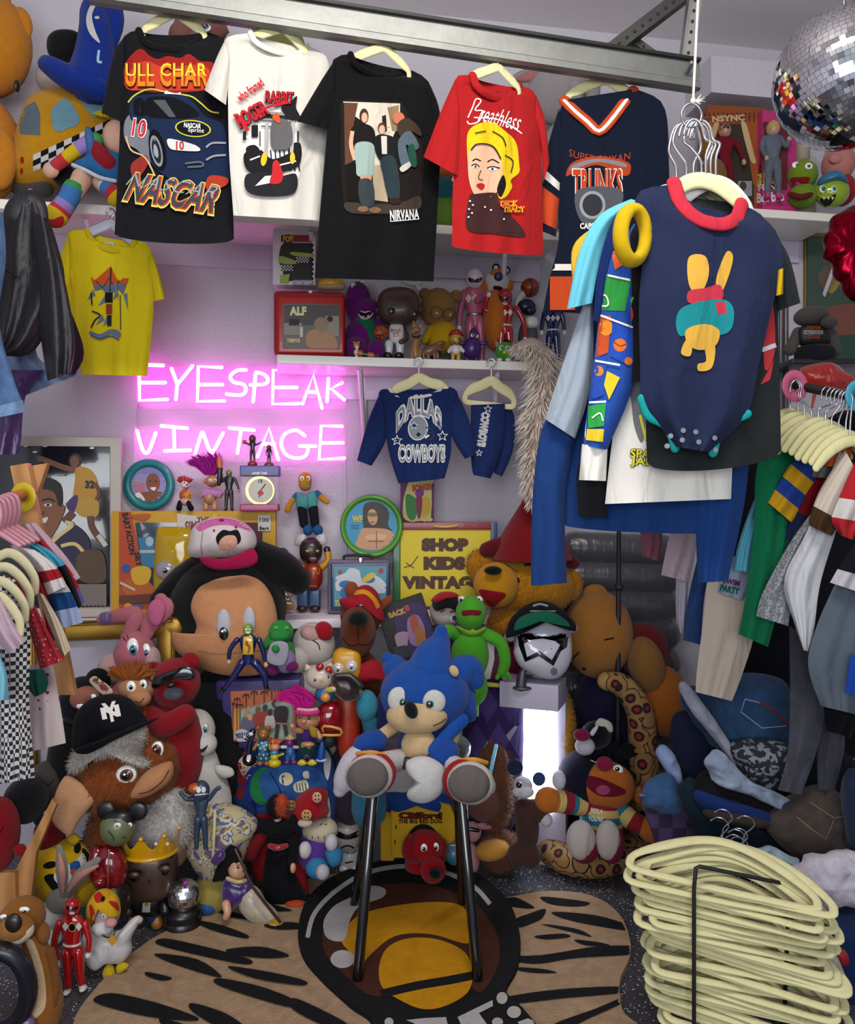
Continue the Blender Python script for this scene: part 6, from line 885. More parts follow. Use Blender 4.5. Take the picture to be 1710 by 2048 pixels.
t = T('plush_dragon', 'green plush holding a grey towel on the purple lunchbox', 'plush toy', 565, 1345, 2.9); GN = 'p#1f7a30'; h = t.b('head', 562, 1264, 25, 24, GN); t.b('snout', 560, 1272, 18, 12, GN, dy=-.04, par=h); eyes(t, h, [(552, 1256, 5, 4), (573, 1256, 5, 4)], white='p#5a9a30', look=(0, .4)); t.b('body', 564, 1310, 27, 34, GN); t.b('belly', 572, 1322, 20, 24, 'p#7a6c90', dy=-.03); t.pil('towel', [(545, 1285), (576, 1288), (568, 1330), (534, 1322)], 3, 'f#8a8894', dy=-.085); t.l('arm', [(545, 1288, -.05, 8), (552, 1298, -.09, 8)], GN); t.l('arm', [(540, 1275, -.0, 7), (532, 1290, -.03, 8)], GN); [t.b('foot', x, y, 14, 11, 'p#5c1450', dy=-.05) for x, y in ((545, 1340), (583, 1333))]
t = T('plush_cat', 'white plush lying back with a red cap and pale pink nose', 'plush toy', 630, FY(3.1), 3.08); WP = 'p#b5aca6'; h = t.b('head', 628, 1290, 42, 46, WP, rot=-30); t.b('muzzle', 622, 1268, 22, 16, 'p#b08a88', dy=-.05, rot=20, par=h); t.b('cap', 648, 1262, 18, 20, 'p#8f0d18', dy=-.05, rot=-40, par=h); t.mk('mouth', h, [('s', [(612, 1278), (624, 1280), (636, 1288), (640, 1300)], 2, 'f#15100f')]); t.b('body', 640, 1420, 62, 120, WP, rd=50); t.b('paw', 596, 1320, 24, 26, WP, dy=-.06)
t = T('plush_dog', 'brown plush dog with a black nose and a red and yellow hat', 'plush toy', 722, FY(3.05), 3.05); DG = 'p#5a2814'; h = t.b('head', 722, 1230, 42, 46, DG); sn = t.b('muzzle', 716, 1262, 36, 52, DG, dy=-.07, par=h); t.b('nose', 716, 1238, 21, 16, 'p#0a0a0a', dy=-.17, par=h); t.mk('mouth', sn, [('s', [(716, 1256), (716, 1285)], 2, 'f#2a100a'), ('s', [(684, 1275), (700, 1292), (716, 1288), (735, 1290), (748, 1276)], 2, 'f#2a100a')]); t.b('ear', 703, 1180, 14, 17, 'p#7a3c1c'); t.pil('ear', [(758, 1205), (780, 1190), (784, 1202), (762, 1222)], 6, 'p#7a3c1c')
t.pil('hat', [(678, 1200), (700, 1192), (715, 1175), (735, 1170), (755, 1185), (765, 1215), (768, 1245), (748, 1225), (725, 1200), (700, 1205), (690, 1222)], 36, 'f#8c1420', dy=-.03); t.mk('band', LO(t), [('s', [(708, 1186), (730, 1184), (748, 1198), (757, 1216)], 9, 'f#b87c18')]); eyes(t, h, [(720, 1213, 6, 7), (736, 1216, 6, 8)], look=(-.2, .2)); t.b('body', 725, 1420, 52, 120, DG, rd=44); t.pil('scarf', [(690, 1350), (740, 1320), (765, 1330), (778, 1358), (750, 1360), (700, 1370)], 20, 'f#8c1420', dy=-.1)
t = T('block_head_toy', 'yellow square-headed vinyl toy with bulging round eyes', 'plush toy', 696, FY(2.95), 2.95); h = t.b('head', 694, 1330, 29, 35, 'v#b8860f', e=.55, rd=24); eyes(t, h, [(676, 1338, 13, 13), (703, 1333, 13, 13)], look=(.0, .1), pr=.22, white='g#b8aca8'); t.b('body', 696, 1440, 26, 90, 'v#a02c14', rd=22)
t = T('satin_cap', 'dark brown shiny cap lying beneath the yellow square head', 'cap', 690, 1400, 2.86); t.pil('cap', [(662, 1352), (690, 1346), (712, 1358), (724, 1380), (715, 1398), (690, 1402), (668, 1384)], 22, 's#2a1818', rings=7); t.l('brim', [(672, 1352, -.04, 5), (700, 1352, -.04, 6), (722, 1372, -.04, 6)], 'v#1c2422')
t = T('plush_monkey', 'brown and grey round plush below the dark satin cap', 'plush toy', 690, FY(3.06), 3.06); t.b('body', 700, 1450, 48, 60, 'p#3c1c18', rd=40); h = t.b('head', 686, 1432, 34, 44, 'p#70606a', dy=-.06); t.b('ear', 684, 1405, 10, 9, 'p#6a3a30', dy=-.12, par=h); t.b('lower_body', 700, 1560, 50, 90, 'p#2c2230', rd=40)
t = T('plush_bird', 'turquoise plush squeezed beside the round brown one', 'plush toy', 736, FY(2.85), 2.9); t.b('head', 734, 1412, 22, 32, 'p#2f7c90'); t.l('body', [(738, 1440, 0, 16), (742, 1480, 0, 14), (738, 1540, .02, 30), (738, 1620, .02, 36)], 'p#24607a'); t.b('tail', 770, 1430, 22, 50, 'p#141c50', dy=.05)
t = T('kitten_figurine', 'white vinyl kitten figurine with a red bow riding a red scooter', 'figurine', 640, 1400, 2.88); h = t.b('head', 640, 1354, 29, 24, 'v#b8a898', rd=22); t.eye(h, 630, 1360, 2.6, 3.4, white='g#101012', pr=.3); t.eye(h, 656, 1354, 2.6, 3.4, white='g#101012', pr=.3); t.b('nose', 642, 1363, 3, 2, 'v#b89030', dy=-.048, par=h); [t.pil('ear', q_, 5, 'v#b8a898') for q_ in ([(610, 1342), (612, 1328), (624, 1336)], [(652, 1332), (664, 1326), (666, 1342)])]
[t.pil('bow', q_, 6, 'g#98101c', dy=-.03) for q_ in ([(632, 1330), (644, 1326), (648, 1336), (636, 1342)], [(650, 1336), (662, 1332), (664, 1348), (652, 1342)])]; t.b('body', 650, 1388, 20, 18, 'v#2a5a8c', rd=16); t.l('arm', [(656, 1380, -.02, 6), (668, 1378, -.04, 6)], ['v#c4b040', 'v#b8a898'])
t = T('toy_scooter', 'glossy red toy scooter with a yellow headlamp under the kitten', 'toy', 660, 1478, 2.88); t.pil('body', [(636, 1418), (650, 1404), (672, 1405), (682, 1425), (680, 1462), (664, 1474), (640, 1470), (634, 1445)], 22, 'g#7c0a16', rings=7); t.b('headlamp', 651, 1395, 10, 9, 'v#c47a2c', dy=-.03, rd=6); t.l('handlebar', [(622, 1398, 0, 4), (650, 1388, 0, 4), (676, 1384, 0, 4)], 'g#7c0a16'); t.l('bumper', [(646, 1462, -.04, 3), (648, 1452, -.05, 3), (680, 1458, -.05, 3), (680, 1470, -.04, 3), (646, 1470, -.04, 3)], 'v#b88a3c', n=8, sm=2); t.b('wheel', 658, 1482, 14, 14, 'k#101012', rd=8)
t = T('lunch_box', 'purple plastic lunchbox with palm trees at sunset on its front', 'lunchbox', 530, 1500, 3.0); q = t.bx('shell', 438, 1352, 610, 1500, 'v#33285c', dep=.1, bev=.024, rot=-3, yaw=-4); t.bx('lid_rim', 444, 1360, 606, 1494, 'v#3a2e68', dy=-.05, dep=.014, bev=.012, rot=-3, yaw=-4); p = t.bx('picture_panel', 462, 1380, 592, 1482, 'k#b8603c', dy=-.058, dep=.006, bev=.003, rot=-3, yaw=-4); S_ = t.mb[p.name]
pr = [('p', [(462, 1420), (500, 1412), (500, 1485), (462, 1488)], 'k#b8803c'), ('p', [(480, 1422), (545, 1402), (592, 1408), (592, 1478), (540, 1482), (482, 1470)], 'k#8a9a90')]
for x, y, b_ in ((474, 1400, 1470), (466, 1410, 1480), (492, 1392, 1418), (508, 1386, 1410), (528, 1386, 1406), (543, 1380, 1400), (562, 1380, 1398), (480, 1412, 1476)):
    pr += [('s', [(x, y), (x, b_)], 1.5, 'k#201010')]+[('s', [(x, y), (x+a, y-3), (x+a*1.6, y+4)], 2, 'k#201010') for a in (-4, 4)]+[('s', [(x, y), (x, y-5)], 2, 'k#201010')]
for x, y, c1, c2 in ((493, 1428, 'k#9a7a50', 'k#545064'), (516, 1420, 'k#6a4a34', 'k#8c2c20'), (530, 1416, 'k#3a2c24', 'k#8c2c20'), (540, 1425, 'k#2a2018', 'k#b0a8a0'), (500, 1434, 'k#a88a5c', 'k#545064')): pr += [('c', [(x-8, y+8), (x+8, y+8), (x+9, y+30), (x-9, y+30)], c2), ('c', ell(x, y, 5, 7), c1)]
pr += [('c', ell(557, 1396, 7, 6), 'k#b84a14'), ('c', [(548, 1420), (560, 1412), (575, 1418), (572, 1445), (552, 1445)], 'k#241418'), ('s', [(552, 1416), (545, 1408), (552, 1398)], 5, 'k#4a2c20'), ('s', [(556, 1445), (552, 1478)], 7, 'k#2a1a18'), ('s', [(568, 1445), (574, 1476)], 7, 'k#2a1a18'), ('s', [(548, 1446), (576, 1448)], 3, 'k#a0686c'), ('c', ell(484, 1471, 15, 13), 'k#a8a4b0'), ('t', '90210', 471, 1465, 498, 1477, 'k#1f2454', .05, -6)]
t.part('print', marks(S_, pr)); t.l('handle', [(470, 1352, 0, 5), (474, 1342, 0, 5), (520, 1340, 0, 5), (528, 1350, 0, 5)], 'v#4a3c78', n=8, sm=2)
t = T('troll_doll', 'troll doll with wild hot pink hair and headband before the purple lunchbox', 'doll', 610, 1490, 2.86); h = t.b('head', 616, 1440, 24, 20, SK2); t.b('nose', 608, 1443, 6, 5, SK2, dy=-.04, par=h); eyes(t, h, [(602, 1434, 4, 5), (617, 1437, 4, 5)], look=(-.2, 0), white='g#2a1810'); t.l('headband', [(596, 1424, -.03, 6), (616, 1426, -.045, 6), (634, 1424, -.03, 6)], ['f#b8306c']); t.l('headband_stripe', [(597, 1419, -.03, 4), (616, 1421, -.045, 4), (633, 1419, -.03, 4)], 'f#c4949c'); tuft(t, 606, 1412, 24, 'f#b41478', 120, 2.0, 1.1, lean=-.9, th=.1); t.b('ear', 636, 1438, 7, 7, SK2)
t.b('body', 616, 1470, 17, 18, 'f#33205c'); t.pil('vest', [(618, 1452), (632, 1456), (634, 1475), (622, 1472)], 6, 'f#8a7420', dy=-.04); t.l('arm', [(602, 1462, -.02, 6), (588, 1460, -.04, 6), (584, 1452, -.05, 6)], SK2); t.l('arm', [(632, 1462, -.02, 6), (640, 1474, -.03, 6)], SK2); t.b('feet', 616, 1488, 14, 6, SK2, dy=-.02)
# row of little figurines on the backpack
d6 = 2.88
t = T('cat_figurine', 'tiny black and white figurine on a round black base', 'figurine', 497, 1530, d6); t.b('base', 499, 1520, 14, 12, 'g#08080a'); t.mk('splash', LO(t), [('c', [(496, 1508), (502, 1512), (498, 1524), (493, 1520)], 'g#c4c4c8')]); t.l('body', [(497, 1508, 0, 5), (500, 1485, 0, 5), (506, 1470, 0, 5)], 'g#101430'); t.b('head', 505, 1464, 7, 7, 'g#0c0c10'); t.b('muzzle', 502, 1468, 5, 4, 'g#c4c4c8', dy=-.01); t.l('arm', [(499, 1480, 0, 3), (490, 1475, 0, 4)], ['g#0c0c10', 'g#c4c4c8'])
t = T('bear_figurine', 'small brown bear figurine in a blue polka-dot dress', 'figurine', 526, 1530, d6); h = t.b('head', 527, 1467, 13, 12, 'v#80501c'); t.b('muzzle', 526, 1471, 6, 5, 'v#94642c', dy=-.02, par=h); [t.b('ear', x, 1456, 5, 5, 'v#80501c', par=h) for x in (516, 537)]; b_ = t.pil('dress', [(514, 1484), (526, 1478), (540, 1484), (536, 1505), (540, 1522), (514, 1522), (517, 1504)], 11, 'v#245c74'); t.mk('dots', b_, [('c', ell(x, y, 1.8, n=8), 'v#c4ccd0') for x, y in ((516, 1490), (524, 1486), (533, 1490), (520, 1497), (530, 1499), (518, 1508), (527, 1510), (535, 1508), (522, 1517), (532, 1517))]); [t.l('arm', [(x, 1486, 0, 4), (x2, 1498, -.01, 4)], 'v#80501c') for x, x2 in ((515, 508), (537, 541))]; [t.b('foot', x, 1527, 6, 5, 'v#80501c', dy=-.01) for x in (520, 534)]
t = T('baby_figurine', 'tiny figurine with spiky orange hair sitting on a yellow base', 'figurine', 550, 1534, d6); t.b('base', 549, 1526, 14, 9, 'v#b8a00f'); t.b('toy_body', 549, 1514, 9, 8, 'v#b8a00f'); t.b('shirt', 548, 1505, 9, 6, 'v#2c7c94'); h = t.b('head', 550, 1494, 10, 8, 'v#b87c64'); tuft(t, 552, 1486, 9, 'v#b84a14', 16, 1.1, 1.4, th=.3); t.l('trunk', [(556, 1512, -.01, 2.5), (566, 1508, -.02, 2.5)], 'v#b8a00f')
t = T('farmer_figurine', 'tiny purple-faced figurine in denim overalls and straw hat', 'figurine', 580, 1528, d6); h = t.b('head', 580, 1485, 9, 9, 'v#6c1c64'); t.b('hat', 580, 1476, 11, 4, 'v#a88a5c', par=h); t.b('crown', 580, 1473, 6, 5, 'v#a88a5c', par=h); t.b('body', 581, 1503, 9, 13, 'v#2c5c94'); [t.l('arm', [(580+s*8, 1494, 0, 3.5), (580+s*16, 1494, 0, 3.5)], 'v#b8b4b8') for s in (-1, 1)]; [t.l('leg', [(x, 1510, 0, 5), (x, 1518, 0, 5)], 'v#2c5c94') for x in (576, 586)]; [t.b('foot', x, 1524, 6, 4, 'v#6c1c64', dy=-.01) for x in (574, 588)]
t = T('monster_figurine', 'tiny round green furry figurine with wide yellow feet', 'figurine', 614, 1530, d6); h = t.b('head', 615, 1489, 16, 17, 'u#0f4a3a', fuzz=.15); eyes(t, h, [(606, 1492, 4, 3.5), (618, 1494, 4, 3.5)], look=(0, .2)); t.b('body', 613, 1510, 7, 6, 'v#4c4a74'); [t.l('leg', [(x, 1512, 0, 2), (x, 1522, 0, 2)], 'v#6a2c20') for x in (609, 619)]; [t.pil('foot', [(x-10, 1526), (x, 1518), (x+10, 1526), (x+4, 1531), (x-5, 1531)], 4, 'v#b8a00f', dy=-.01) for x in (604, 624)]
t = T('blue_cat_figurine', 'tiny bright blue figurine on a pale round base', 'figurine', 643, 1525, d6); t.b('base', 643, 1520, 12, 4, 'v#8fa8c4'); t.l('body', [(642, 1515, 0, 8), (643, 1500, 0, 8), (645, 1486, 0, 6)], 'v#0f4490'); t.l('arm', [(645, 1495, 0, 3), (656, 1488, 0, 3)], 'v#0f4490'); t.b('head', 640, 1478, 7, 7, 'v#0f4490')
# backpack
t = T('backpack', 'blue comic-print backpack carrying the row of tiny figurines', 'backpack', 570, FY(3.0), 3.0); q = t.pil('body', [(462, 1520), (475, 1490), (540, 1478), (620, 1480), (660, 1500), (672, 1560), (668, 1650), (640, 1700), (560, 1705), (500, 1690), (470, 1620)], 50, 'f#1f3c70', rings=9, lump=8); S_ = t.mb[q.name]
t.mk('print', q, [('c', [(465, 1530), (480, 1505), (505, 1515), (500, 1560), (480, 1600), (468, 1570)], 'f#7c1c24'), ('c', [(478, 1520), (500, 1510), (530, 1520), (525, 1545), (500, 1560), (482, 1545)], 'f#b8a494'), ('c', ell(520, 1570, 34, 44, 10), 'f#1c2c74'), ('c', ell(528, 1572, 28, 38, 10), 'f#1c6a3a'), ('c', [(520, 1550), (570, 1530), (640, 1540), (655, 1590), (620, 1640), (560, 1630), (530, 1600)], 'f#264c84'), ('c', ell(572, 1558, 14, 13), 'f#c4b490'), ('c', [(588, 1568), (612, 1560), (616, 1580), (592, 1584)], 'f#b8b8a0'), *[('s', [(x, 1566), (x+3, 1582)], 1.5, 'f#101014') for x in (592, 598, 604, 610)], ('c', [(606, 1545), (616, 1542), (618, 1556), (608, 1556)], 'f#c4c0b0'), ('s', [(488, 1640), (494, 1660), (500, 1640), (508, 1665)], 5, 'f#101014'), ('c', [(650, 1500), (662, 1520), (656, 1560), (648, 1540)], 'f#b8b4b8'), ('s', [(505, 1600), (512, 1625), (500, 1650)], 2, 'f#101014'), ('s', [(540, 1545), (560, 1580), (565, 1610)], 1.5, 'f#101014'), ('c', [(630, 1600), (655, 1590), (660, 1640), (640, 1650)], 'f#b8a494')])
# movie box, santa-hat doll, frog
t = T('video_box', 'dark video box with two figures in purple light, tilted beside the sign', 'box', 820, 1330, 3.12); q = t.bx('case', 768, 1198, 865, 1325, 'k#0f0c14', dep=.035, rot=-18, bev=.001, yaw=8); t.mk('print', q, [('c', [(790, 1230), (840, 1205), (868, 1260), (850, 1310), (810, 1300)], 'k#2c1c48'), ('c', [(815, 1240), (835, 1230), (850, 1260), (842, 1290), (820, 1285)], 'k#7a5c84'), ('c', [(820, 1235), (832, 1230), (838, 1258), (826, 1265)], 'k#8c3c28'), ('c', [(830, 1260), (846, 1255), (852, 1290), (836, 1292)], 'k#8c5424'), ('t', 'BACK', 776, 1220, 812, 1232, 'k#a8803c', .06, -18), ('t', 'II', 810, 1210, 818, 1222, 'k#a83c28', .06, -18), ('c', [(790, 1270), (815, 1265), (812, 1300), (798, 1300)], 'k#8a7080'), ('p', [(785, 1295), (812, 1290), (825, 1312), (795, 1320)], 'k#22242c')])
t = T('plush_doll', 'pale-faced black-haired plush doll in a red Santa hat', 'doll', 892, FY(3.2), 3.2); h = t.b('head', 893, 1222, 34, 32, 'p#b0a09c'); t.pil('hair', [(864, 1208), (875, 1195), (905, 1190), (925, 1205), (926, 1228), (910, 1218), (890, 1215), (872, 1222)], 26, 'p#0a0a0c', dy=-.045); t.pil('santa_hat', [(862, 1200), (880, 1185), (905, 1184), (918, 1192), (895, 1196), (872, 1206)], 22, 'p#8c1018', dy=-.05); t.mk('face', h, [('c', ell(908, 1236, 8, 9), 'f#d0ccd0'), ('c', ell(909, 1237, 5, 6), 'f#3a4a5c'), ('s', [(880, 1225), (890, 1220)], 2, 'f#101010'), ('s', [(900, 1224), (912, 1222)], 2, 'f#101010')]); t.b('body', 890, 1360, 45, 120, 'p#2a1018', rd=35)
t = T('plush_frog', 'green plush frog with long arms sitting above the blue plush', 'plush toy', 945, FY(2.95), 2.98); KG = 'p#3f8a1c'; h = t.b('head', 942, 1226, 31, 35, KG); t.mk('mouth', h, [('c', [(924, 1222), (942, 1220), (962, 1222), (958, 1231), (942, 1230), (926, 1232)], 'f#5c0f14')]); [(t.b('eye_ball', x, 1200, 8, 8, 'v#c8c8c4', dy=-.0, par=h)) for x in (924, 958)]; [t.b('pupil', x, 1200, 3.5, 3.5, 'v#0a0a0a', dy=-.014, par=h) for x in (922, 957)]
t.pil('collar', [(912, 1252), (925, 1256), (932, 1264), (945, 1256), (958, 1264), (968, 1254), (972, 1258), (955, 1270), (930, 1270)], 18, 'f#7c9a2c', dy=-.02); t.b('body', 940, 1310, 38, 55, KG, rd=30); t.l('arm', [(968, 1268, 0, 14), (1000, 1285, -.02, 13), (1010, 1320, -.03, 12), (1004, 1345, -.03, 10)], KG); [t.l('finger', [(1006, 1335, -.03, 6), (x, 1356, -.035, 4)], KG) for x in (994, 1008, 1020)]; t.l('arm', [(912, 1268, 0, 13), (896, 1262, -.02, 14), (890, 1270, -.02, 13)], KG); t.b('hips', 940, 1375, 36, 40, KG, rd=28, dy=.0)
# golden bear with red hat
t = T('plush_bear', 'big shaggy golden bear with an open red mouth and wine red hat', 'plush toy', 1050, FY(3.3), 3.3); GO = 'u#a06a0c'; h = t.b('head', 1058, 1165, 92, 62, GO, rot=8, rd=62, n=30, fuzz=.05); t.b('muzzle', 992, 1170, 46, 46, 'p#a8740f', dy=-.1, rd=40, par=h, fuzz=.04); [t.b('ear', x, y, 30, 32, GO, rd=16, par=h, fuzz=.06) for x, y in ((1134, 1168), (962, 1130))]
h2 = bpy.data.objects[[k for k in t.mb if k.startswith('muzzle')][0]]; t.b('nose', 986, 1141, 18, 9, 'p#060606', dy=-.19, par=h); t.mk('mouth', h2, [('c', [(958, 1180), (985, 1182), (1012, 1188), (1000, 1204), (984, 1215), (970, 1202)], 'f#7a0c14')]); t.b('eye', 1034, 1161, 6, 6, 'g#080808', dy=-.12, par=h); t.b('eye', 958, 1150, 4, 5, 'g#080808', dy=-.1, par=h); t.mk('brows', h, [('s', [(970, 1128), (984, 1124)], 5, 'f#14100c'), ('s', [(1048, 1130), (1062, 1128)], 6, 'f#14100c')])
t.l('hat_brim', [(974, 1100, -.02, 16), (1010, 1092, -.04, 20), (1060, 1098, -.04, 20), (1110, 1110, -.02, 18), (1145, 1125, 0, 14)], 'p#52080f'); mb = MB(); c0 = P(1064, 1108, 3.28); mb.lathe(c0, [(.16, -.02), (.14, .05), (.09, .13), (.045, .2), (.012, .27), (0, .28)], 'p#6a0c12', n=24); t.part('hat_cone', mb); t.b('body', 1055, 1420, 80, 190, 'p#5c0f28', rd=70, dy=.04); t.b('chest', 1045, 1245, 70, 40, GO, rd=50, dy=.0, fuzz=.05)
# ================================================================ front of the pile, left side
EYW = 'p#b8b4ae'
t = T('plush_creature', 'big brown and white furry plush with amber eyes, wearing a black cap', 'plush toy', 250, FY(2.72), 2.72); h = t.b('head', 255, 1545, 108, 78, 'u#7a3c14', rot=-18, rd=85, n=30, fuzz=.05)
H_ = h; t.pil('forehead', [(140, 1540), (150, 1500), (190, 1470), (250, 1445), (285, 1450), (290, 1480), (280, 1505), (300, 1525), (296, 1532), (272, 1520), (255, 1505), (200, 1512), (165, 1535)], 40, 'u#a8a098', dy=-.1, rings=7, c=(225, 1490))
mz = t.pil('muzzle', [(262, 1588), (290, 1545), (330, 1525), (345, 1530), (342, 1560), (310, 1585), (280, 1595)], 34, 'p#a8744c', dy=-.17); t.mk('mouth', mz, [('s', [(278, 1588), (300, 1582), (325, 1562), (338, 1540)], 2, 'f#4a2814')]); eyes(t, h, [(252, 1550, 22, 19)], rot=-20, look=(.15, -.1), iris='g#5c2814', pr=.42, ring='v#6a6a44'); eyes(t, h, [(314, 1500, 13, 17)], rot=10, look=(.0, .0), iris='g#5c2814', pr=.5, ring='v#6a6a44')
t.pil('ear', [(104, 1640), (110, 1590), (130, 1552), (155, 1560), (185, 1590), (188, 1605), (160, 1640), (142, 1672), (130, 1668)], 14, 'p#b08460', dy=-.12); t.b('body', 315, 1640, 75, 70, 'u#b0aaa4', rd=55, dy=.0, fuzz=.08); t.b('flank', 250, 1680, 80, 90, 'u#6a3410', rd=50, dy=.02, fuzz=.05)
t = T('fitted_cap', 'black baseball cap with white NY letters on the furry plush', 'cap', 215, 1470, 2.6); q = t.pil('crown', [(150, 1500), (148, 1450), (165, 1410), (205, 1390), (250, 1395), (280, 1425), (290, 1450), (230, 1468), (185, 1490)], 50, 'f#0a0a10', rings=8, c=(215, 1440)); t.pil('brim', [(148, 1500), (200, 1480), (250, 1458), (300, 1440), (318, 1436), (290, 1452), (230, 1480), (175, 1508)], 12, 'f#08080c', dy=-.06)
t.mk('logo', q, [('t', 'N', 202, 1412, 240, 1436, 'f#d4d0cc', .05, -12), ('t', 'Y', 206, 1404, 236, 1444, 'f#d4d0cc', .03, -12)])
t = T('plush_ghost', 'white plush figure with a bulbous head and blue eyes', 'plush toy', 405, FY(2.86), 2.86); h = t.b('head', 392, 1462, 38, 44, EYW, rd=36); t.b('cheeks', 408, 1488, 26, 24, EYW, dy=-.04, par=h); eyes(t, h, [(378, 1466, 9, 11), (410, 1457, 7, 11)], iris='g#2c6a8c', look=(.1, .2), white='g#b0b098'); t.mk('mouth', bpy.data.objects[[k for k in t.mb if k.startswith('cheeks')][0]], [('c', [(394, 1496), (404, 1498), (416, 1490), (408, 1504), (400, 1504)], 'f#28262a')])
t.l('body', [(405, 1520, 0, 30), (412, 1560, 0, 36), (425, 1600, 0, 38), (430, 1680, .0, 34)], EYW, n=16); t.b('arm', 362, 1558, 24, 17, EYW, dy=-.05, rot=15); t.pil('hand', [(432, 1530), (462, 1535), (468, 1550), (450, 1556), (432, 1545)], 8, EYW, dy=-.03)
figure('blue genie-like figurine with an orange turban and curled moustache', 'figurine', 402, 1572, 1700, 2.66, 'v#26364a', 'v#2c3e54', lambda x, y, hh: [('s', [(x-hh*.6, y+hh*.4), (x+hh*.7, y+hh*.3)], 3, 'v#c4c0c0'), ('c', ell(x-hh*.25, y-hh*.1, hh*.22, hh*.3), 'v#c8c4c0'), ('c', ell(x+hh*.25, y-hh*.1, hh*.22, hh*.3), 'v#c8c4c0')], hs=1.9, name='turban_figure', arms=([(-16, .2), (-30, .2), (-40, .1)], [(16, .2), (30, .06), (36, .02)])).b('turban', 390, 1576, 14, 10, 'g#a8501c', dy=-.01)
fl = pat('floral_cloth', 'floral', '#a89a74', ['#a89a74', '#4c5c7c', '#b4aea0', '#8a7a2c', '#5c4c74', '#2c5c44'], 26, [.40, .46, .5, .56, .6]); 
t = T('plush_in_shirt', 'plush wearing a floral holiday shirt behind the princess doll', 'plush toy', 440, FY(2.78), 2.8); t.pil('shirt', [(362, 1650), (390, 1622), (430, 1612), (480, 1620), (515, 1650), (500, 1690), (480, 1740), (440, 1770), (395, 1750), (370, 1700)], 44, 'Nfloral_cloth', rings=8, lump=6); t.b('arm', 362, 1700, 18, 40, 'p#8f6c4c', dy=.0, rot=15); t.b('trousers', 425, 1790, 42, 40, 'f#8a7a3c'); t.l('placket', [(430, 1625, -.09, 3), (428, 1680, -.105, 3), (425, 1740, -.08, 3)], 'f#c4b48c'); t.b('shoe', 415, 1815, 22, 18, 'f#2c5080', dy=-.04)
# green faced doll with black round ears, red jacket
t = T('undead_doll', 'green-faced doll with round black ears and a glossy red jacket', 'doll', 235, FY(2.54), 2.54); h = t.b('head', 236, 1655, 35, 36, 'v#5a6244', rd=32); [t.b('ear', x, 1622, 19, 19, 'v#0c0c0e', rd=6) for x in (212, 276)]; t.pil('hair', [(205, 1655), (208, 1630), (235, 1616), (262, 1622), (272, 1645), (255, 1640), (235, 1640), (215, 1650)], 24, 'v#0a0a0a', dy=.0); t.eye(h, 235, 1651, 8, 6, white='g#c4c4bc', pr=.35); t.eye(h, 259, 1650, 6, 5, white='g#c4c4bc', pr=.4); t.mk('face_lines', h, [('s', [(216, 1662), (225, 1672), (228, 1682)], 2, 'v#23281c'), ('s', [(243, 1676), (252, 1674)], 3, 'v#4c3430'), ('s', [(228, 1642), (240, 1644)], 2.5, 'v#15160f')])
t.b('body', 218, 1740, 36, 50, 'g#6a0c12', rd=28); t.l('arm', [(195, 1705, 0, 14), (188, 1740, -.02, 13), (200, 1765, -.05, 12)], 'g#6a0c12'); t.l('zip', [(218, 1700, -.07, 1.5), (215, 1775, -.075, 1.5)], 'm#b0b0b0'); t.b('trousers', 225, 1800, 36, 40, 'v#120c0c')
# crowned bobblehead
t = T('bobblehead', 'dark-skinned big-headed figurine wearing a large gold crown', 'figurine', 293, 1862, ND(1862)+.02); SKB = 'v#46302a'; h = t.b('head', 292, 1744, 58, 54, SKB, e=.55, rd=46); t.pil('hair', [(236, 1720), (240, 1700), (290, 1694), (345, 1700), (347, 1716), (295, 1710), (250, 1715)], 44, 'v#100a0a', dy=.0)
for x, y in ((268, 1758), (329, 1745)): t.eye(h, x, y, 11, 10, white='g#090708', pr=.3); t.b('eyelid', x, y-5, 12, 7, 'v#3c2a24', dy=-.118 if x < 300 else -.1, rd=6, par=h)
t.mk('brows', h, [('s', [(256, 1750), (270, 1745), (284, 1748)], 4, 'v#120a08'), ('s', [(314, 1740), (326, 1733), (340, 1732)], 4, 'v#120a08'), ('s', [(298, 1762), (297, 1767), (302, 1768)], 2, 'v#1c100c')]); b_ = t.b('body', 292, 1808, 36, 26, 'v#0c0c10', e=.8, rd=22); t.mk('shirt_print', b_, [('p', [(287, 1788), (302, 1788), (300, 1828), (284, 1828)], 'v#c0bcb8'), ('s', [(288, 1788), (293, 1805), (298, 1788)], 2, 'g#b08a2c'), ('p', rect(289, 1803, 297, 1816), 'g#b08a2c')])
[t.l('arm', [(x, 1798, 0, 11), (x2, 1825, -.03, 10)], 'v#0c0c10') for x, x2 in ((262, 256), (322, 330))]; t.b('hand', 256, 1827, 9, 9, SKB, dy=-.04); [t.l('leg', [(x, 1828, 0, 13), (x2, 1842, -.01, 11)], 'd#1c2c48') for x, x2 in ((278, 272), (306, 308))]; [t.b('boot', x, 1848, 12, 14, 'v#94642c', dy=-.01) for x in (268, 314)]
d = 2.64; t = T('crown', 'shiny gold toy crown with green gems on the bobblehead', 'crown', 301, 1708, d); k = d/FPX; R0 = 55*k; mb = MB(); cc = P(301, 1692, d); rows = []
for i in range(2): rows.append([cc+Vector((R0*(.93+.1*i)*cos(a), R0*(.93+.1*i)*sin(a), (-.012 if i == 0 else .025+.03*abs(cos(a*4))**2.0))) for a in [2*pi*j/96 for j in range(96)]])
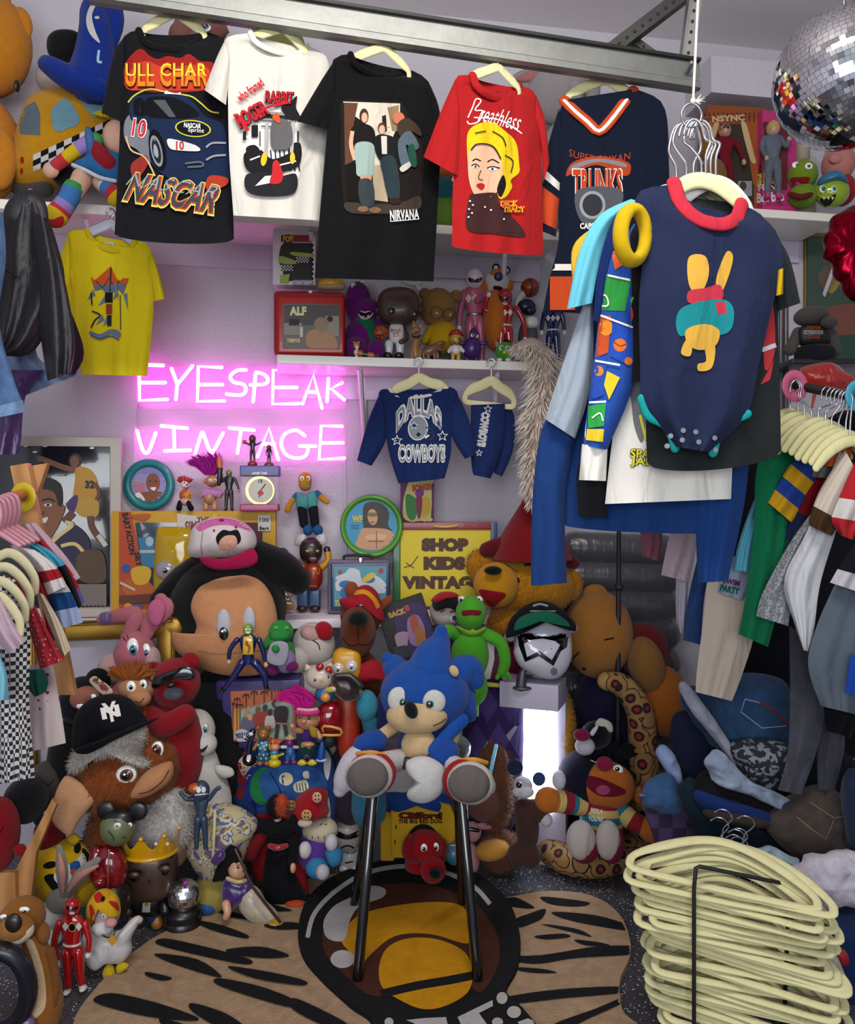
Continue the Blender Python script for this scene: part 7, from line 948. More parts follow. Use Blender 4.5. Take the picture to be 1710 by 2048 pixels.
mb.grid(rows, 'g#b8860c', True); mb.grid([[v+Vector((0, 0, 0)) for v in rows[1]], [cc+(v-cc)*.97 for v in rows[1]], [cc+(v-cc)*.97 for v in rows[0]]], 'g#b8860c', True); mb.tube([(cc+Vector((R0*.95*cos(a), R0*.95*sin(a), -.012)), .006) for a in [2*pi*j/24 for j in range(24)]], 'g#b8860c', n=8, sm=1, closed=True); t.part('band', mb)
for j in range(8): a = 2*pi*j/8; mb = MB(); mb.ball(cc+Vector((R0*1.03*cos(a), R0*1.03*sin(a), .058)), .007, .007, .007, 'g#c4941c', n=10, m=7); t.part('finial', mb)
for x, c in ((268, 'g#2c3c64'), (285, 'g#0f6a34'), (312, 'g#b8b0a0'), (335, 'g#b8b0a0')): t.b('gem', x, 1688, 4, 4, c, dy=-.088+abs(x-300)*.0006)
# yellow round plush, pale bunny, figures in front
t = T('plush_cushion', 'round yellow plush with angry eyes and a wide grin at lower left', 'plush toy', 120, FY(2.68), 2.68); YP = 'p#b8920c'; h = t.b('head', 122, 1742, 68, 64, YP, rot=-20, rd=56); [t.pil('ear', q_, 8, YP, dy=-.02) for q_ in ([(50, 1730), (56, 1715), (70, 1718), (64, 1750), (54, 1752)], [(134, 1678), (148, 1666), (160, 1678), (150, 1690)])]
t.mk('face', h, [('c', ell(100, 1730, 14, 7, -12), 'f#0a0a08'), ('c', ell(155, 1696, 7, 11, 10), 'f#0a0a08'), ('c', [(88, 1755), (105, 1748), (120, 1762), (115, 1785), (104, 1780)], 'f#0a0a08'), ('c', [(164, 1698), (172, 1700), (186, 1722), (176, 1730), (168, 1720)], 'f#0a0a08'), ('c', [(108, 1750), (150, 1722), (166, 1706), (175, 1735), (160, 1760), (125, 1772)], 'f#c0bcb4'), ('c', [(140, 1728), (158, 1722), (160, 1745), (145, 1750)], 'f#244c88'), ('c', [(140, 1742), (156, 1740), (150, 1760)], 'f#a8481c')]); t.l('arm', [(170, 1790, -.02, 22), (205, 1782, -.04, 18), (228, 1782, -.05, 15), (240, 1784, -.05, 10)], [YP, YP, 'p#a8a49c'])
t = T('plush_rabbit', 'grey and white plush rabbit with long pink-lined ears, lying down', 'plush toy', 135, 1850, 2.6); GY = 'p#74726c'; t.b('head', 122, 1800, 28, 26, GY); [(t.l('ear', [(x0, 1790, -.1, 7), (x1, y1, -.12, 13), (x2, y2, -.12, 7)], GY, flat=.5), t.l('ear_lining', [(x0, 1785, -.115, 3), (x1, y1, -.137, 7), (x2, y2+12, -.13, 3)], 'p#a87468', flat=.5)) for x0, x1, y1, x2, y2 in ((126, 124, 1740, 119, 1696), (136, 160, 1752, 195, 1720))]
t.b('body', 100, 1830, 30, 26, EYW); t.b('leg', 105, 1870, 22, 22, EYW); t.b('foot', 150, 1905, 18, 40, EYW, dy=.0)
figure('glossy red helmeted soldier figure standing on the floor at lower left', 'action figure', 144, 1796, 1988, 2.34, 'g#980c12', 'g#980c12', lambda x, y, hh: helmet_face(x, y, hh), 'g#bcb8b4', 'g#bcb8b4', arms=([(-26, .24), (-36, .46), (-28, .66)], [(26, .24), (34, .4), (32, .56)]), legs=([(-10, .54), (-8, .76), (-8, .94)], [(12, .54), (16, .74), (20, .9)]), belt='g#b0a8a4', w=1.0, hs=1.15, marks_=lambda x, y, H: diamonds('g#c4c0bc')(x, y, H)+[('c', ell(x, y+2, 8, 9), 'g#b09a3c'), ('c', ell(x, y+2, 6.5, 7.5), 'g#0c0c0c')])
t = T('plush_gnome', 'plush gnome in a white gown with a red and yellow jester cap', 'plush toy', 222, 1958, 2.42); WG = 'f#b8b4b4'; h = t.b('head', 213, 1845, 26, 26, 'p#b0989a'); t.b('nose', 222, 1862, 12, 9, 'p#b8807c', dy=-.05, par=h); t.b('beard', 205, 1872, 22, 14, 'p#bcb6b4', dy=-.03, par=h); eyes(t, h, [(208, 1848, 5, 6), (224, 1843, 5, 6)], pr=.4)
q = t.pil('cap', [(176, 1862), (175, 1825), (192, 1800), (212, 1798), (234, 1815), (240, 1840), (236, 1848), (222, 1825), (200, 1828), (190, 1845), (186, 1868)], 30, 'f#b88c14', dy=-.01, c=(208, 1820)); t.mk('cap_panels', q, [('c', [(188, 1808), (200, 1800), (208, 1815), (194, 1822)], 'f#9c1c18'), ('c', [(218, 1818), (234, 1822), (238, 1838), (224, 1828)], 'f#9c1c18'), ('c', [(178, 1830), (184, 1828), (190, 1850), (184, 1866)], 'f#9c1c18')]); t.b('cap_button', 206, 1814, 4, 5, 'f#0a0a0a', dy=-.045)
t.pil('gown', [(166, 1885), (200, 1876), (235, 1880), (262, 1855), (280, 1848), (276, 1865), (262, 1895), (262, 1920), (245, 1940), (215, 1942), (190, 1955), (172, 1935)], 26, WG, rings=7, lump=4); t.l('necklace', [(202, 1882, -.05, 1.5), (210, 1890, -.055, 1.5), (224, 1890, -.055, 1.5), (232, 1876, -.04, 1.5)], 'v#0c0c0c', n=6); t.poly('pendant', [(214, 1896), (224, 1888), (234, 1898), (224, 1910)], 'v#b8801c', dy=-.066, th=.005); t.b('hand', 278, 1856, 8, 7, 'p#b0989a'); [t.pil('foot', q_, 9, 'p#b0980c', dy=-.01) for q_ in ([(205, 1960), (215, 1945), (228, 1950), (228, 1970), (210, 1974)], [(232, 1950), (240, 1940), (258, 1946), (248, 1958), (236, 1962)])]
t = T('plush_meerkat', 'brown plush animal with a big black nose at the lower left corner', 'plush toy', 60, 2040, ND(2046)); MK = 'p#80501c'; h = t.b('head', 45, 1835, 44, 40, MK, rot=-10); sn = t.b('muzzle', 32, 1856, 34, 24, 'p#8a5a28', dy=-.08, par=h); t.b('nose', 27, 1846, 17, 19, 'v#1c0c0a', dy=-.15, par=h, rd=10); t.pil('chin', [(5, 1872), (30, 1876), (55, 1866), (66, 1850), (66, 1868), (45, 1885), (18, 1885)], 16, 'p#b8a890', dy=-.085); t.eye(h, 48, 1820, 11, 6, look=(.2, .1), pr=.4); t.eye(h, 8, 1834, 9, 5, look=(.2, .1), pr=.4); t.b('ear', 86, 1865, 12, 22, MK, rot=-15)
b_ = t.l('body', [(66, 1885, 0, 22), (80, 1940, 0, 32), (84, 2000, 0, 40), (80, 2040, 0, 40)], MK, n=20); t.mk('bib', b_, [('c', [(52, 1885), (66, 1882), (84, 1930), (92, 1980), (88, 2020), (60, 2040), (74, 1990), (68, 1930)], 'p#b89c7c')]); t.l('arm', [(98, 1905, 0, 12), (108, 1960, -.01, 12), (104, 2010, -.02, 10)], 'p#6a4018')
t = T('steering_ring', 'dark purple padded ring leaning at the bottom left corner', 'ring', 0, 2040, 2.2); mb = MB(); mb.tube([(P(-5+62*cos(a), 1965+78*sin(a), 2.12+.03*sin(a)), 18*2.12/FPX) for a in [2*pi*i/20 for i in range(20)]], 'v#15101c', n=12, sm=2, closed=True); t.part('ring', mb); t.b('spoke', 52, 2040, 20, 24, 'v#5c4470', dy=-.06, rd=14)
t = T('disco_light', 'small mirrored disco lamp on a round black base', 'lamp', 366, 1872, ND(1872)+.04); k = t.d/FPX; mb = MB(); c0 = Vector((P(366, 0, t.d).x, t.d, 0)); zt = P(0, 1818, t.d).z; mb.lathe(c0, [(0, .001), (34*k, .001), (36*k, .01), (36*k, zt*.55), (33*k, zt*.6), (36*k, zt*.65), (36*k, zt), (26*k, zt+.01), (0, zt+.01)], 'v#0b0b0d', n=32); t.part('base', mb)
mb = MB(); cb = P(368, 1790, t.d); Rb = 32*k; n_ = 16
for i in range(n_):
    th = pi*(i+.5)/n_; nc = max(4, int(2*n_*sin(th)))
    for j in range(nc):
        ph = 2*pi*j/nc; n = Vector((sin(th)*cos(ph), sin(th)*sin(ph), cos(th))); e1 = Vector((-sin(ph), cos(ph), 0)); e2 = n.cross(e1); s_ = pi*Rb/n_*.48; mb.add([cb+n*Rb+e1*x*s_+e2*y*s_ for x, y in ((-1, -1), (1, -1), (1, 1), (-1, 1))], [(0, 1, 2, 3)], 'm#d8d8dc', True)
mb.ball(cb, Rb*.97, Rb*.97, Rb*.97, 'm#77777c', n=20, m=12); t.part('mirror_globe', mb); t.b('led', 371, 1765, 5, 4, 'v#9a1caa', dy=-.035)
# dolls
t = T('princess_doll', 'dark-haired doll in purple and cream satin lying with a gold shoe', 'doll', 490, 1838, 2.72); h = t.b('head', 474, 1722, 17, 22, SK2.replace('a87656', 'b8886a'), rot=-20); t.mk('face', h, [('s', [(472, 1708), (478, 1704)], 2, 'v#15100e'), ('c', ell(476, 1716, 3, 2), 'v#15100e'), ('s', [(484, 1726), (488, 1722)], 1.5, 'v#7a2c28'), ('s', [(472, 1712), (480, 1711)], 1.2, 'v#15100e')]); t.pil('hair', [(425, 1740), (440, 1700), (458, 1672), (478, 1680), (484, 1698), (466, 1702), (458, 1720), (458, 1740), (435, 1745)], 20, 'f#0b0908', dy=.015, lump=6); t.l('turban', [(440, 1692, -.03, 11), (428, 1706, -.03, 9)], ['s#3c1c5c', 's#a08a5c'])
t.pil('top', [(448, 1742), (480, 1740), (505, 1750), (505, 1775), (480, 1790), (458, 1800), (444, 1780)], 22, 's#33145c', lump=3); t.l('neckband', [(455, 1738, -.04, 4), (475, 1745, -.05, 4), (490, 1742, -.04, 4)], 's#a89460'); t.pil('trousers', [(478, 1752), (510, 1756), (530, 1785), (555, 1812), (545, 1828), (510, 1825), (482, 1805), (478, 1778)], 26, 's#a89c88', lump=4, rings=7); t.b('shoe', 551, 1830, 16, 10, 'g#a8801c', dy=-.03); t.l('arm', [(452, 1790, -.04, 9), (455, 1805, -.05, 8), (452, 1815, -.05, 7)], 'v#b8886a'); t.l('staff', [(471, 1680, -.06, 3), (505, 1755, -.07, 3), (560, 1825, -.06, 3)], 'v#33201a', sm=0)
t = T('sorcerer_doll', 'tall doll in a black robe, red cape and pointed collar', 'doll', 560, 1812, 2.84); BR_ = 'f#08080c'; t.pil('cape', [(512, 1632), (540, 1628), (585, 1630), (598, 1680), (612, 1740), (612, 1795), (560, 1800), (515, 1760), (500, 1712)], 12, 'f#6a0a12', dy=.03, rings=6); t.pil('robe', [(538, 1690), (575, 1690), (582, 1730), (612, 1790), (600, 1800), (560, 1812), (535, 1800), (525, 1760)], 22, BR_, rings=7); t.b('chest', 555, 1668, 26, 32, BR_); t.l('belt', [(540, 1690, -.06, 5), (556, 1694, -.075, 6), (572, 1690, -.06, 5)], 's#8c0f18')
t.l('shoulder', [(510, 1642, -.01, 10), (530, 1652, -.03, 14), (556, 1660, -.04, 14), (582, 1650, -.03, 14), (588, 1636, -.01, 10)], BR_); h = t.b('head', 556, 1644, 9, 14, 'v#a89484', rot=-10); t.b('turban', 552, 1612, 20, 24, BR_, dy=.0); t.b('plume', 564, 1608, 11, 20, 'u#a83c1c', dy=-.03, fuzz=.3); t.l('sleeve', [(528, 1668, -.02, 12), (508, 1690, -.03, 14), (502, 1708, -.03, 13)], 'f#5c0c14'); t.l('sleeve', [(580, 1665, -.02, 10), (588, 1700, -.04, 10), (585, 1722, -.05, 9)], BR_); t.b('hand', 586, 1734, 6, 11, 'v#b08a70', dy=-.06); t.b('shoe', 590, 1806, 20, 8, 'f#9a3c1c', dy=-.02)
t = T('plush_toadstool', 'plush with a red button-covered cap and purple body in blue sneakers', 'plush toy', 645, 1766, 2.9); RC = 'p#8c0c1a'; h = t.b('face', 640, 1660, 36, 26, 'p#b0a48c'); q = t.pil('cap', [(574, 1645), (585, 1605), (615, 1580), (640, 1578), (655, 1585), (655, 1612), (658, 1625), (640, 1636), (600, 1640)], 40, RC, rings=8, dy=-.02); [(t.b('button', x, y, rx, ry, c, dy=z, rd=5), t.mk('holes', LO(t), [('c', ell(x+a, y+b_, 1.3, 2, n=8), 'f#15100c') for a in (-3, 3) for b_ in (-4, 4)])) for x, y, rx, ry, c, z in ((583, 1611, 9, 11, 'f#80603c', -.07), (613, 1630, 11, 11, 'f#b08450', -.1), (634, 1595, 10, 11, 'f#b89078', -.09))]
t.b('nose', 610, 1646, 15, 8, 'p#b0a090', dy=-.09); t.mk('teeth', h, [('s', [(x, 1672), (x+1, 1678)], 1.5, 'f#2a2420') for x in (600, 612, 624, 636, 648)]+[('s', [(x, 1650), (x+4, 1647)], 1.5, 'f#2a2420') for x in (640, 650)]); t.b('body', 628, 1700, 38, 40, 'p#4c2c7c', dy=.0); [t.b('glove', x, y, 13, 17, 'f#b0acb0', dy=-.07) for x, y in ((610, 1700), (663, 1685))]; [t.pil('sneaker', q_, 20, 'f#2c6c94', dy=-.06) for q_ in ([(612, 1728), (630, 1714), (655, 1725), (658, 1748), (640, 1758), (615, 1748)], [(650, 1700), (672, 1692), (686, 1708), (680, 1728), (660, 1730)])]; t.b('toe', 645, 1744, 14, 15, 'f#a8a4ac', dy=-.1)
t = T('helmet_figurine', 'white masked space soldier figurine with a lace bonnet near the stool', 'figurine', 700, 1744, 3.1); h = t.b('head', 695, 1665, 26, 38, 'v#b0a8a4', e=.85); t.mk('visor', h, [('c', [(672, 1660), (695, 1668), (718, 1660), (716, 1672), (695, 1678), (674, 1672)], 'v#0a0a0a'), ('s', [(682, 1695), (695, 1690), (708, 1695)], 3, 'v#0a0a0a')]); t.b('bonnet', 694, 1628, 28, 24, 'f#80747c', rd=22); t.b('hair', 680, 1600, 18, 22, 'f#8c1c5c'); t.b('body', 700, 1712, 22, 32, 'v#a8a4a4'); [t.b('foot', x, 1736, 12, 10, 'v#a8a4a4', dy=-.03) for x in (690, 712)]; t.mk('armour', bpy.data.objects['body'] if 0 else [o for o in t.root.children if o.name.startswith('body')][0], [('s', [(684, 1700), (700, 1706), (714, 1700)], 2, 'v#101010'), ('s', [(690, 1725), (706, 1722)], 3, 'v#101010')])
# blue plush on the stool
t = T('plush_hedgehog', 'large blue plush with cream belly sitting on the bar stool, soles forward', 'plush toy', 848, 1492, 2.56); BU = 'p#143f86'; CR = 'p#b89c74'; h = t.b('head', 850, 1388, 90, 72, BU, rd=66, n=28); t.l('crest', [(860, 1345, 0, 50), (868, 1310, .02, 38), (880, 1282, .04, 22), (882, 1262, .04, 13)], BU, n=16); t.l('side_tuft', [(800, 1350, .02, 30), (782, 1325, .04, 22), (775, 1316, .04, 12)], BU); t.l('side_tuft', [(910, 1350, .02, 36), (940, 1335, .03, 26), (950, 1360, .03, 20)], BU); t.l('side_tuft', [(920, 1400, .04, 36), (935, 1425, .05, 20)], BU)
m_ = t.b('muzzle', 834, 1432, 62, 36, CR, dy=-.07, rd=38, par=h); t.b('nose', 822, 1420, 13, 18, 'p#0a0a0c', dy=-.15, rd=14, rot=-25, par=h); t.mk('mouth', m_, [('s', [(866, 1452), (880, 1446), (892, 1438)], 2, 'f#3a2a1c')]); [t.b('inner_ear', 908, 1342, 9, 12, CR, dy=-.06, rd=5, rot=-30)]
t.eye(h, 797, 1400, 22, 26, look=(.45, .15), iris='g#0f4a38', pr=.24, white='p#b4b4ae'); t.eye(h, 868, 1404, 24, 24, look=(-.35, .1), iris='g#0f4a38', pr=.22, white='p#b4b4ae'); t.b('body', 846, 1488, 52, 40, BU, rd=42); t.b('belly', 838, 1490, 36, 34, CR, dy=-.07, rd=26)
t.l('arm', [(795, 1448, -.02, 13), (765, 1470, -.04, 13), (745, 1485, -.05, 13)], CR); t.l('cuff', [(752, 1482, -.05, 24), (730, 1492, -.06, 25)], 'p#143a80'); t.l('glove', [(735, 1500, -.06, 24), (710, 1525, -.07, 28), (690, 1560, -.07, 24), (680, 1580, -.07, 14)], 'p#b0acb4'); t.l('arm', [(905, 1470, -.02, 16), (890, 1500, -.06, 16)], CR); t.l('strap', [(925, 1440, -.04, 14), (895, 1470, -.07, 14), (868, 1500, -.1, 13)], 'f#143f86', flat=.4); t.l('cuff', [(892, 1505, -.08, 28), (878, 1520, -.09, 28)], 'p#143a80')
t.pil('glove', [(812, 1540), (816, 1520), (850, 1512), (885, 1530), (890, 1560), (880, 1590), (850, 1606), (820, 1600), (814, 1585), (830, 1562)], 24, 'p#b0aeac', dy=-.15)
for x, y, s in ((735, 1552, -1), (938, 1566, 1)):
    t.l('leg', [(846+s*30, 1515, -.04, 20), (x-s*10, y-20, -.16, 24)], 'p#b0acac'); t.b('shoe', x+8 if s < 0 else x-4, y-4, 50, 44, 'f#8c1420', dy=-.18, rd=34, rot=s*10); t.b('shoe_band', x+3, y, 48, 43, 'f#a8a09a', dy=-.205, rd=26, rot=s*10); t.b('sole', x, y+2, 42, 38, 'f#57504e', dy=-.235, rd=16, rot=s*8)
    t.l('buckle_strap', [(x-20, y-44, -.17, 5), (x+10, y-46, -.19, 6), (x+35, y-40, -.17, 5)], 'f#b8802c', flat=.5)
# dog house and red dog
t = T('toy_doghouse', 'yellow plush doghouse with a blue roof and printed name under the stool', 'toy', 850, 1722, 3.12); YH = 'f#a8841c'; q = t.poly('front_wall', [(784, 1715), (782, 1622), (835, 1588), (900, 1612), (912, 1640), (905, 1715)], YH, th=.04, dy=-.04); t.bx('side_wall', 762, 1612, 790, 1712, YH, dy=.02, dep=.1, bev=.01); t.pil('roof', [(760, 1612), (765, 1588), (800, 1590), (835, 1578), (880, 1586), (902, 1600), (896, 1622), (872, 1612), (838, 1598), (784, 1622)], 30, 'f#10306c', dy=-.02); t.part('lettering', marks(t.mb[q.name], [('t', 'Clifford', 797, 1624, 884, 1638, 'f#4c1410', .09), ('t', 'THE BIG RED DOG', 797, 1638, 884, 1647, 'f#1c100c', .04), ('c', ell(846, 1690, 34, 42), 'f#1c0f10'), *[('s', [(x, y), (x, y+8)], 2, 'f#1c100c') for x, y in ((792, 1650), (790, 1680), (812, 1612), (862, 1610))]]))
t = T('plush_puppy', 'bright red plush puppy with drooping ears in the doghouse doorway', 'plush toy', 855, 1752, 3.02); RP = 'p#8f0c14'; h = t.b('head', 850, 1680, 38, 32, RP); m_ = t.b('muzzle', 866, 1727, 26, 27, RP, dy=-.06, par=h); t.b('nose', 870, 1734, 13, 11, 'p#0c0808', dy=-.15, par=h); t.pil('ear', [(808, 1668), (825, 1655), (836, 1690), (842, 1712), (818, 1712), (804, 1695)], 16, 'p#7a0a12', dy=-.03); t.b('ear', 886, 1690, 8, 24, 'p#7a0a12'); eyes(t, h, [(848, 1684, 7, 9), (872, 1682, 6, 9)], look=(.0, .1), pr=.5); t.b('body', 845, 1715, 36, 28, RP, dy=.04)
t = T('plush_bunny', 'small pink plush rabbit with a zigzag drum behind the stool leg', 'plush toy', 925, 1752, ND(1752)); t.b('body', 938, 1725, 22, 34, 'p#a8747c'); h = t.b('head', 945, 1670, 18, 20, 'p#a8747c'); [t.l('ear', [(x, 1660, 0, 6), (x2, y2, -.01, 8)], 'p#a8747c', flat=.5) for x, x2, y2 in ((940, 918, 1650), (952, 978, 1658))]; q = t.b('drum', 908, 1715, 18, 22, 'v#2c6a7c', dy=-.05); t.mk('zigzag', q, [('s', [(894, 1705), (902, 1715), (908, 1704), (914, 1716), (922, 1706)], 2, '!v#8c1418'), ('s', [(893, 1698), (922, 1698)], 3, 'v#b4b0b0')]); t.l('sunglasses', [(932, 1664, -.05, 4), (956, 1668, -.05, 4)], 'g#080808')
# ================================================================ right side
t = T('plush_lion', 'brown shaggy plush with tan paws behind the right stool legs', 'plush toy', 985, 1745, 3.12); BF = 'u#54301c'; t.b('body', 985, 1590, 42, 95, BF, rd=48, fuzz=.12); t.b('hood', 968, 1610, 40, 48, 'p#5c3a34', dy=-.03); t.b('leg', 1000, 1715, 42, 40, BF, fuzz=.15, dy=-.03); t.b('paw', 985, 1716, 36, 20, 'p#a87430', dy=-.08, rot=-12); t.b('paw', 915, 1670, 14, 34, 'p#a87430', dy=-.02)
t.l('light_stick', [(976, 1590, -.08, 4), (984, 1545, -.1, 4), (992, 1508, -.1, 4)], 'v#7cc4e8'); t.b('glove', 980, 1588, 12, 18, 'p#a8acb8', dy=-.08)
t = T('plush_mouse', 'small plush mouse in a brown robe with round dark ears beside the light box', 'plush toy', 1055, 1700, 3.0); h = t.b('head', 1045, 1572, 20, 19, 'p#a8a4ac'); t.b('muzzle', 1046, 1584, 22, 12, 'p#b4b0b4', dy=-.03, par=h); t.b('nose', 1038, 1570, 6, 6, 'g#070708', dy=-.09, par=h); t.b('ear', 1030, 1535, 16, 16, 'p#1a2238', rd=6); t.b('ear', 1078, 1558, 13, 14, 'p#28385c', rd=6); RO = 'p#3c2420'; t.pil('robe', [(1032, 1604), (1060, 1598), (1075, 1620), (1078, 1660), (1070, 1690), (1040, 1688), (1030, 1650)], 24, RO); t.l('sleeve', [(1066, 1612, -.02, 14), (1085, 1632, -.04, 15)], RO); t.b('glove', 1092, 1640, 13, 14, 'p#a8a4ac', dy=-.05); [t.b('hem', x, 1710, 20, 26, RO, dy=.0) for x in (1035, 1062)]
# light box
D = 3.2; k = D/FPX; t = T('light_box', 'tall white marquee letter with a glowing front panel', 'lamp', 1085, FY(D), D); t.bx('cap', 1008, 1362, 1125, 1412, 'v#a8a2b4', dep=.16, dy=-.1, bev=.003, yaw=-20); mb = MB(); y1 = FY(D); mb.box(P(1090, (1380+y1)/2, D+.02), 44*k, .06, (y1-1380)/2*k, 'v#a8a2b4', Matrix.Rotation(radians(-14), 3, 'Z'), .004); t.part('column', mb)
m = mat('e#ffffff').copy(); m.name = 'cold_white_tube'; m.node_tree.nodes['Principled BSDF'].inputs['Emission Color'].default_value = (.80, .88, 1, 1); m.node_tree.nodes['Principled BSDF'].inputs['Emission Strength'].default_value = 13; _m['Nlit'] = m
mb = MB(); pts = smooth([(1048, 1600), (1048, 1440), (1062, 1412), (1088, 1398), (1104, 1412), (1107, 1440), (1104, 1625), (1048, 1625)], 3, True); RZ = Matrix.Rotation(radians(-14), 3, 'Z'); f = [P(x, y, D-.048-(x-1078)*k*.25) for x, y in pts]; mb.slab(f, [p+Vector((0, .008, 0)) for p in f], 'Nlit'); t.part('glowing_panel', mb)
t.b('sticker', 1117, 1373, 6, 19, 'v#4c1020', dy=-.06, rd=3)
t = T('helmet', 'white space soldier helmet with a black visor wearing a dark cap', 'helmet', 1085, 1362, 3.12); h = t.b('shell', 1085, 1285, 58, 72, 'g#a8a6b0', e=.9, rd=58, n=28); q = t.pil('face_guard', [(1030, 1290), (1040, 1262), (1085, 1270), (1135, 1268), (1144, 1310), (1130, 1345), (1108, 1358), (1080, 1355), (1042, 1335), (1028, 1310)], 32, 'g#b0aeb8', dy=-.09, rings=12); 
t.mk('guard_lines', q, [('p', [(1034, 1266), (1085, 1268), (1138, 1266), (1134, 1294), (1122, 1302), (1107, 1332), (1078, 1312), (1050, 1324), (1038, 1292)], 'g#060608'), ('p', [(1048, 1288), (1060, 1280), (1085, 1277), (1110, 1282), (1120, 1290), (1104, 1320), (1079, 1302), (1054, 1314)], 'g#b0aeb8'), ('c', ell(1108, 1343, 7, 8), 'v#6a6a70')]); [t.b('ear_cap', x, y, 12, 10, 'g#a8a6b0', dy=-.03) for x, y in ((1020, 1274), (1144, 1256))]
t = T('flat_brim_cap', 'black cap with an upturned green underbrim on the white helmet', 'cap', 1085, 1250, 3.05); t.pil('crown', [(1012, 1275), (1020, 1240), (1050, 1212), (1085, 1202), (1120, 1215), (1150, 1245), (1150, 1262), (1128, 1250), (1085, 1240), (1040, 1258)], 44, 'f#0b0b12', rings=7, c=(1085, 1238)); t.mk('cap_print', LO(t), [('s', [(1066, 1212), (1080, 1208), (1096, 1212)], 4, 'f#8c8c90'), ('s', [(1060, 1222), (1112, 1222)], 2, 'f#8c8c90')]); t.pil('brim', [(1028, 1262), (1034, 1240), (1060, 1226), (1100, 1222), (1132, 1240), (1140, 1254), (1110, 1240), (1070, 1238), (1045, 1250)], 8, 'f#12503c', dy=-.1)
t = T('pewter_figurine', 'small pewter wizard figurine on the corner of the light box', 'figurine', 1044, 1380, 3.03); t.b('base', 1045, 1376, 20, 5, 'M#54545a'); t.l('body', [(1042, 1372, 0, 11), (1044, 1352, 0, 9), (1048, 1338, 0, 5)], 'M#54545a'); t.b('head', 1048, 1332, 5, 6, 'M#54545a'); t.l('wing', [(1050, 1345, 0, 4), (1062, 1348, 0, 5)], 'M#54545a'); [t.l('horn', [(1048+s*3, 1328, 0, 2), (1048+s*7, 1320, 0, 1)], 'M#54545a') for s in (-1, 1)]
dm = pat('diamond_felt', 'check', '#261a3c', '#3a2c58', 14); t = T('argyle_cushion', 'large purple diamond-patterned cushion behind the blue plush', 'cushion', 1000, FY(3.15), 3.15); q = t.pil('cushion', [(930, 1372), (960, 1362), (1040, 1372), (1040, 1600), (1000, 1680), (930, 1640)], 26, 'f#2a1c44', rings=6); dms = [('p', [(x, y-36), (x+22, y), (x, y+36), (x-22, y)], 'f#3a2c5c') for x, y in ((975, 1410), (1019, 1410), (953, 1482), (997, 1482), (1041, 1482), (975, 1554), (1019, 1554))]; t.mk('diamonds', q, dms); t.mk('swoosh', q, [('c', [(958, 1485), (1000, 1480), (1030, 1452), (1034, 1462), (1005, 1495), (970, 1498)], 'f#7c7488')]); t.l('cord_trim', [(935, 1362, -.02, 4), (970, 1368, -.05, 5), (1010, 1372, -.05, 4)], 'f#b8a84c')
t = T('gift_tag', 'lime green plastic clip beside the blue plush', 'clip', 945, 1440, 3.0); t.bx('clip', 940, 1378, 952, 1440, 'v#4c9a1c', dep=.02, rot=6); t.bx('tab', 946, 1400, 957, 1432, 'v#5cae24', dep=.02, dy=-.015)
t = T('plush_bear', 'huge tan plush bear lying on its side behind the black pole', 'plush toy', 1200, FY(3.35), 3.35); TB_ = 'p#8c5c28'; h = t.b('head', 1195, 1268, 70, 88, TB_, rd=70, n=26); t.b('ear', 1190, 1190, 26, 22, TB_, rd=12, par=h); t.mk('face', h, [('s', [(1208, 1280), (1228, 1276)], 3, 'f#120c08'), ('s', [(1145, 1318), (1158, 1304)], 3, 'f#120c08'), ('c', ell(1168, 1338, 4, 3), 'f#120c08')]); t.b('shirt', 1288, 1305, 50, 60, 'p#5c0c14', dy=.02); t.b('arm', 1292, 1330, 36, 58, 'p#7a5428', dy=-.06, rot=-12); t.b('leg', 1325, 1400, 52, 74, 'p#94541c', dy=-.02, rot=-10); t.b('body', 1230, 1440, 90, 130, 'p#120f2a', rd=60, dy=.06); t.b('rump', 1125, 1470, 22, 90, 'u#a0701c', dy=-.1)
t = T('plush_cat', 'small black and white plush cat with a magenta nose', 'plush toy', 1190, 1560, 3.02); h = t.b('head', 1192, 1470, 30, 28, 'p#08080c'); t.b('muzzle', 1170, 1492, 20, 18, 'p#a8a4ac', dy=-.04, par=h); t.b('nose', 1164, 1470, 17, 12, 'p#6a0c34', dy=-.07, par=h); t.pil('ear_patch', [(1190, 1450), (1200, 1436), (1222, 1445), (1226, 1462), (1218, 1464), (1206, 1450)], 8, 'p#a8a494', dy=-.05); t.pil('eye', [(1180, 1465), (1194, 1450), (1196, 1456), (1186, 1472)], 4, 'p#b4b0b8', dy=-.085); t.b('body', 1165, 1560, 50, 60, 'p#0c0c20', dy=.05); t.b('paw', 1118, 1560, 14, 19, 'p#b4b0bc', dy=-.02)
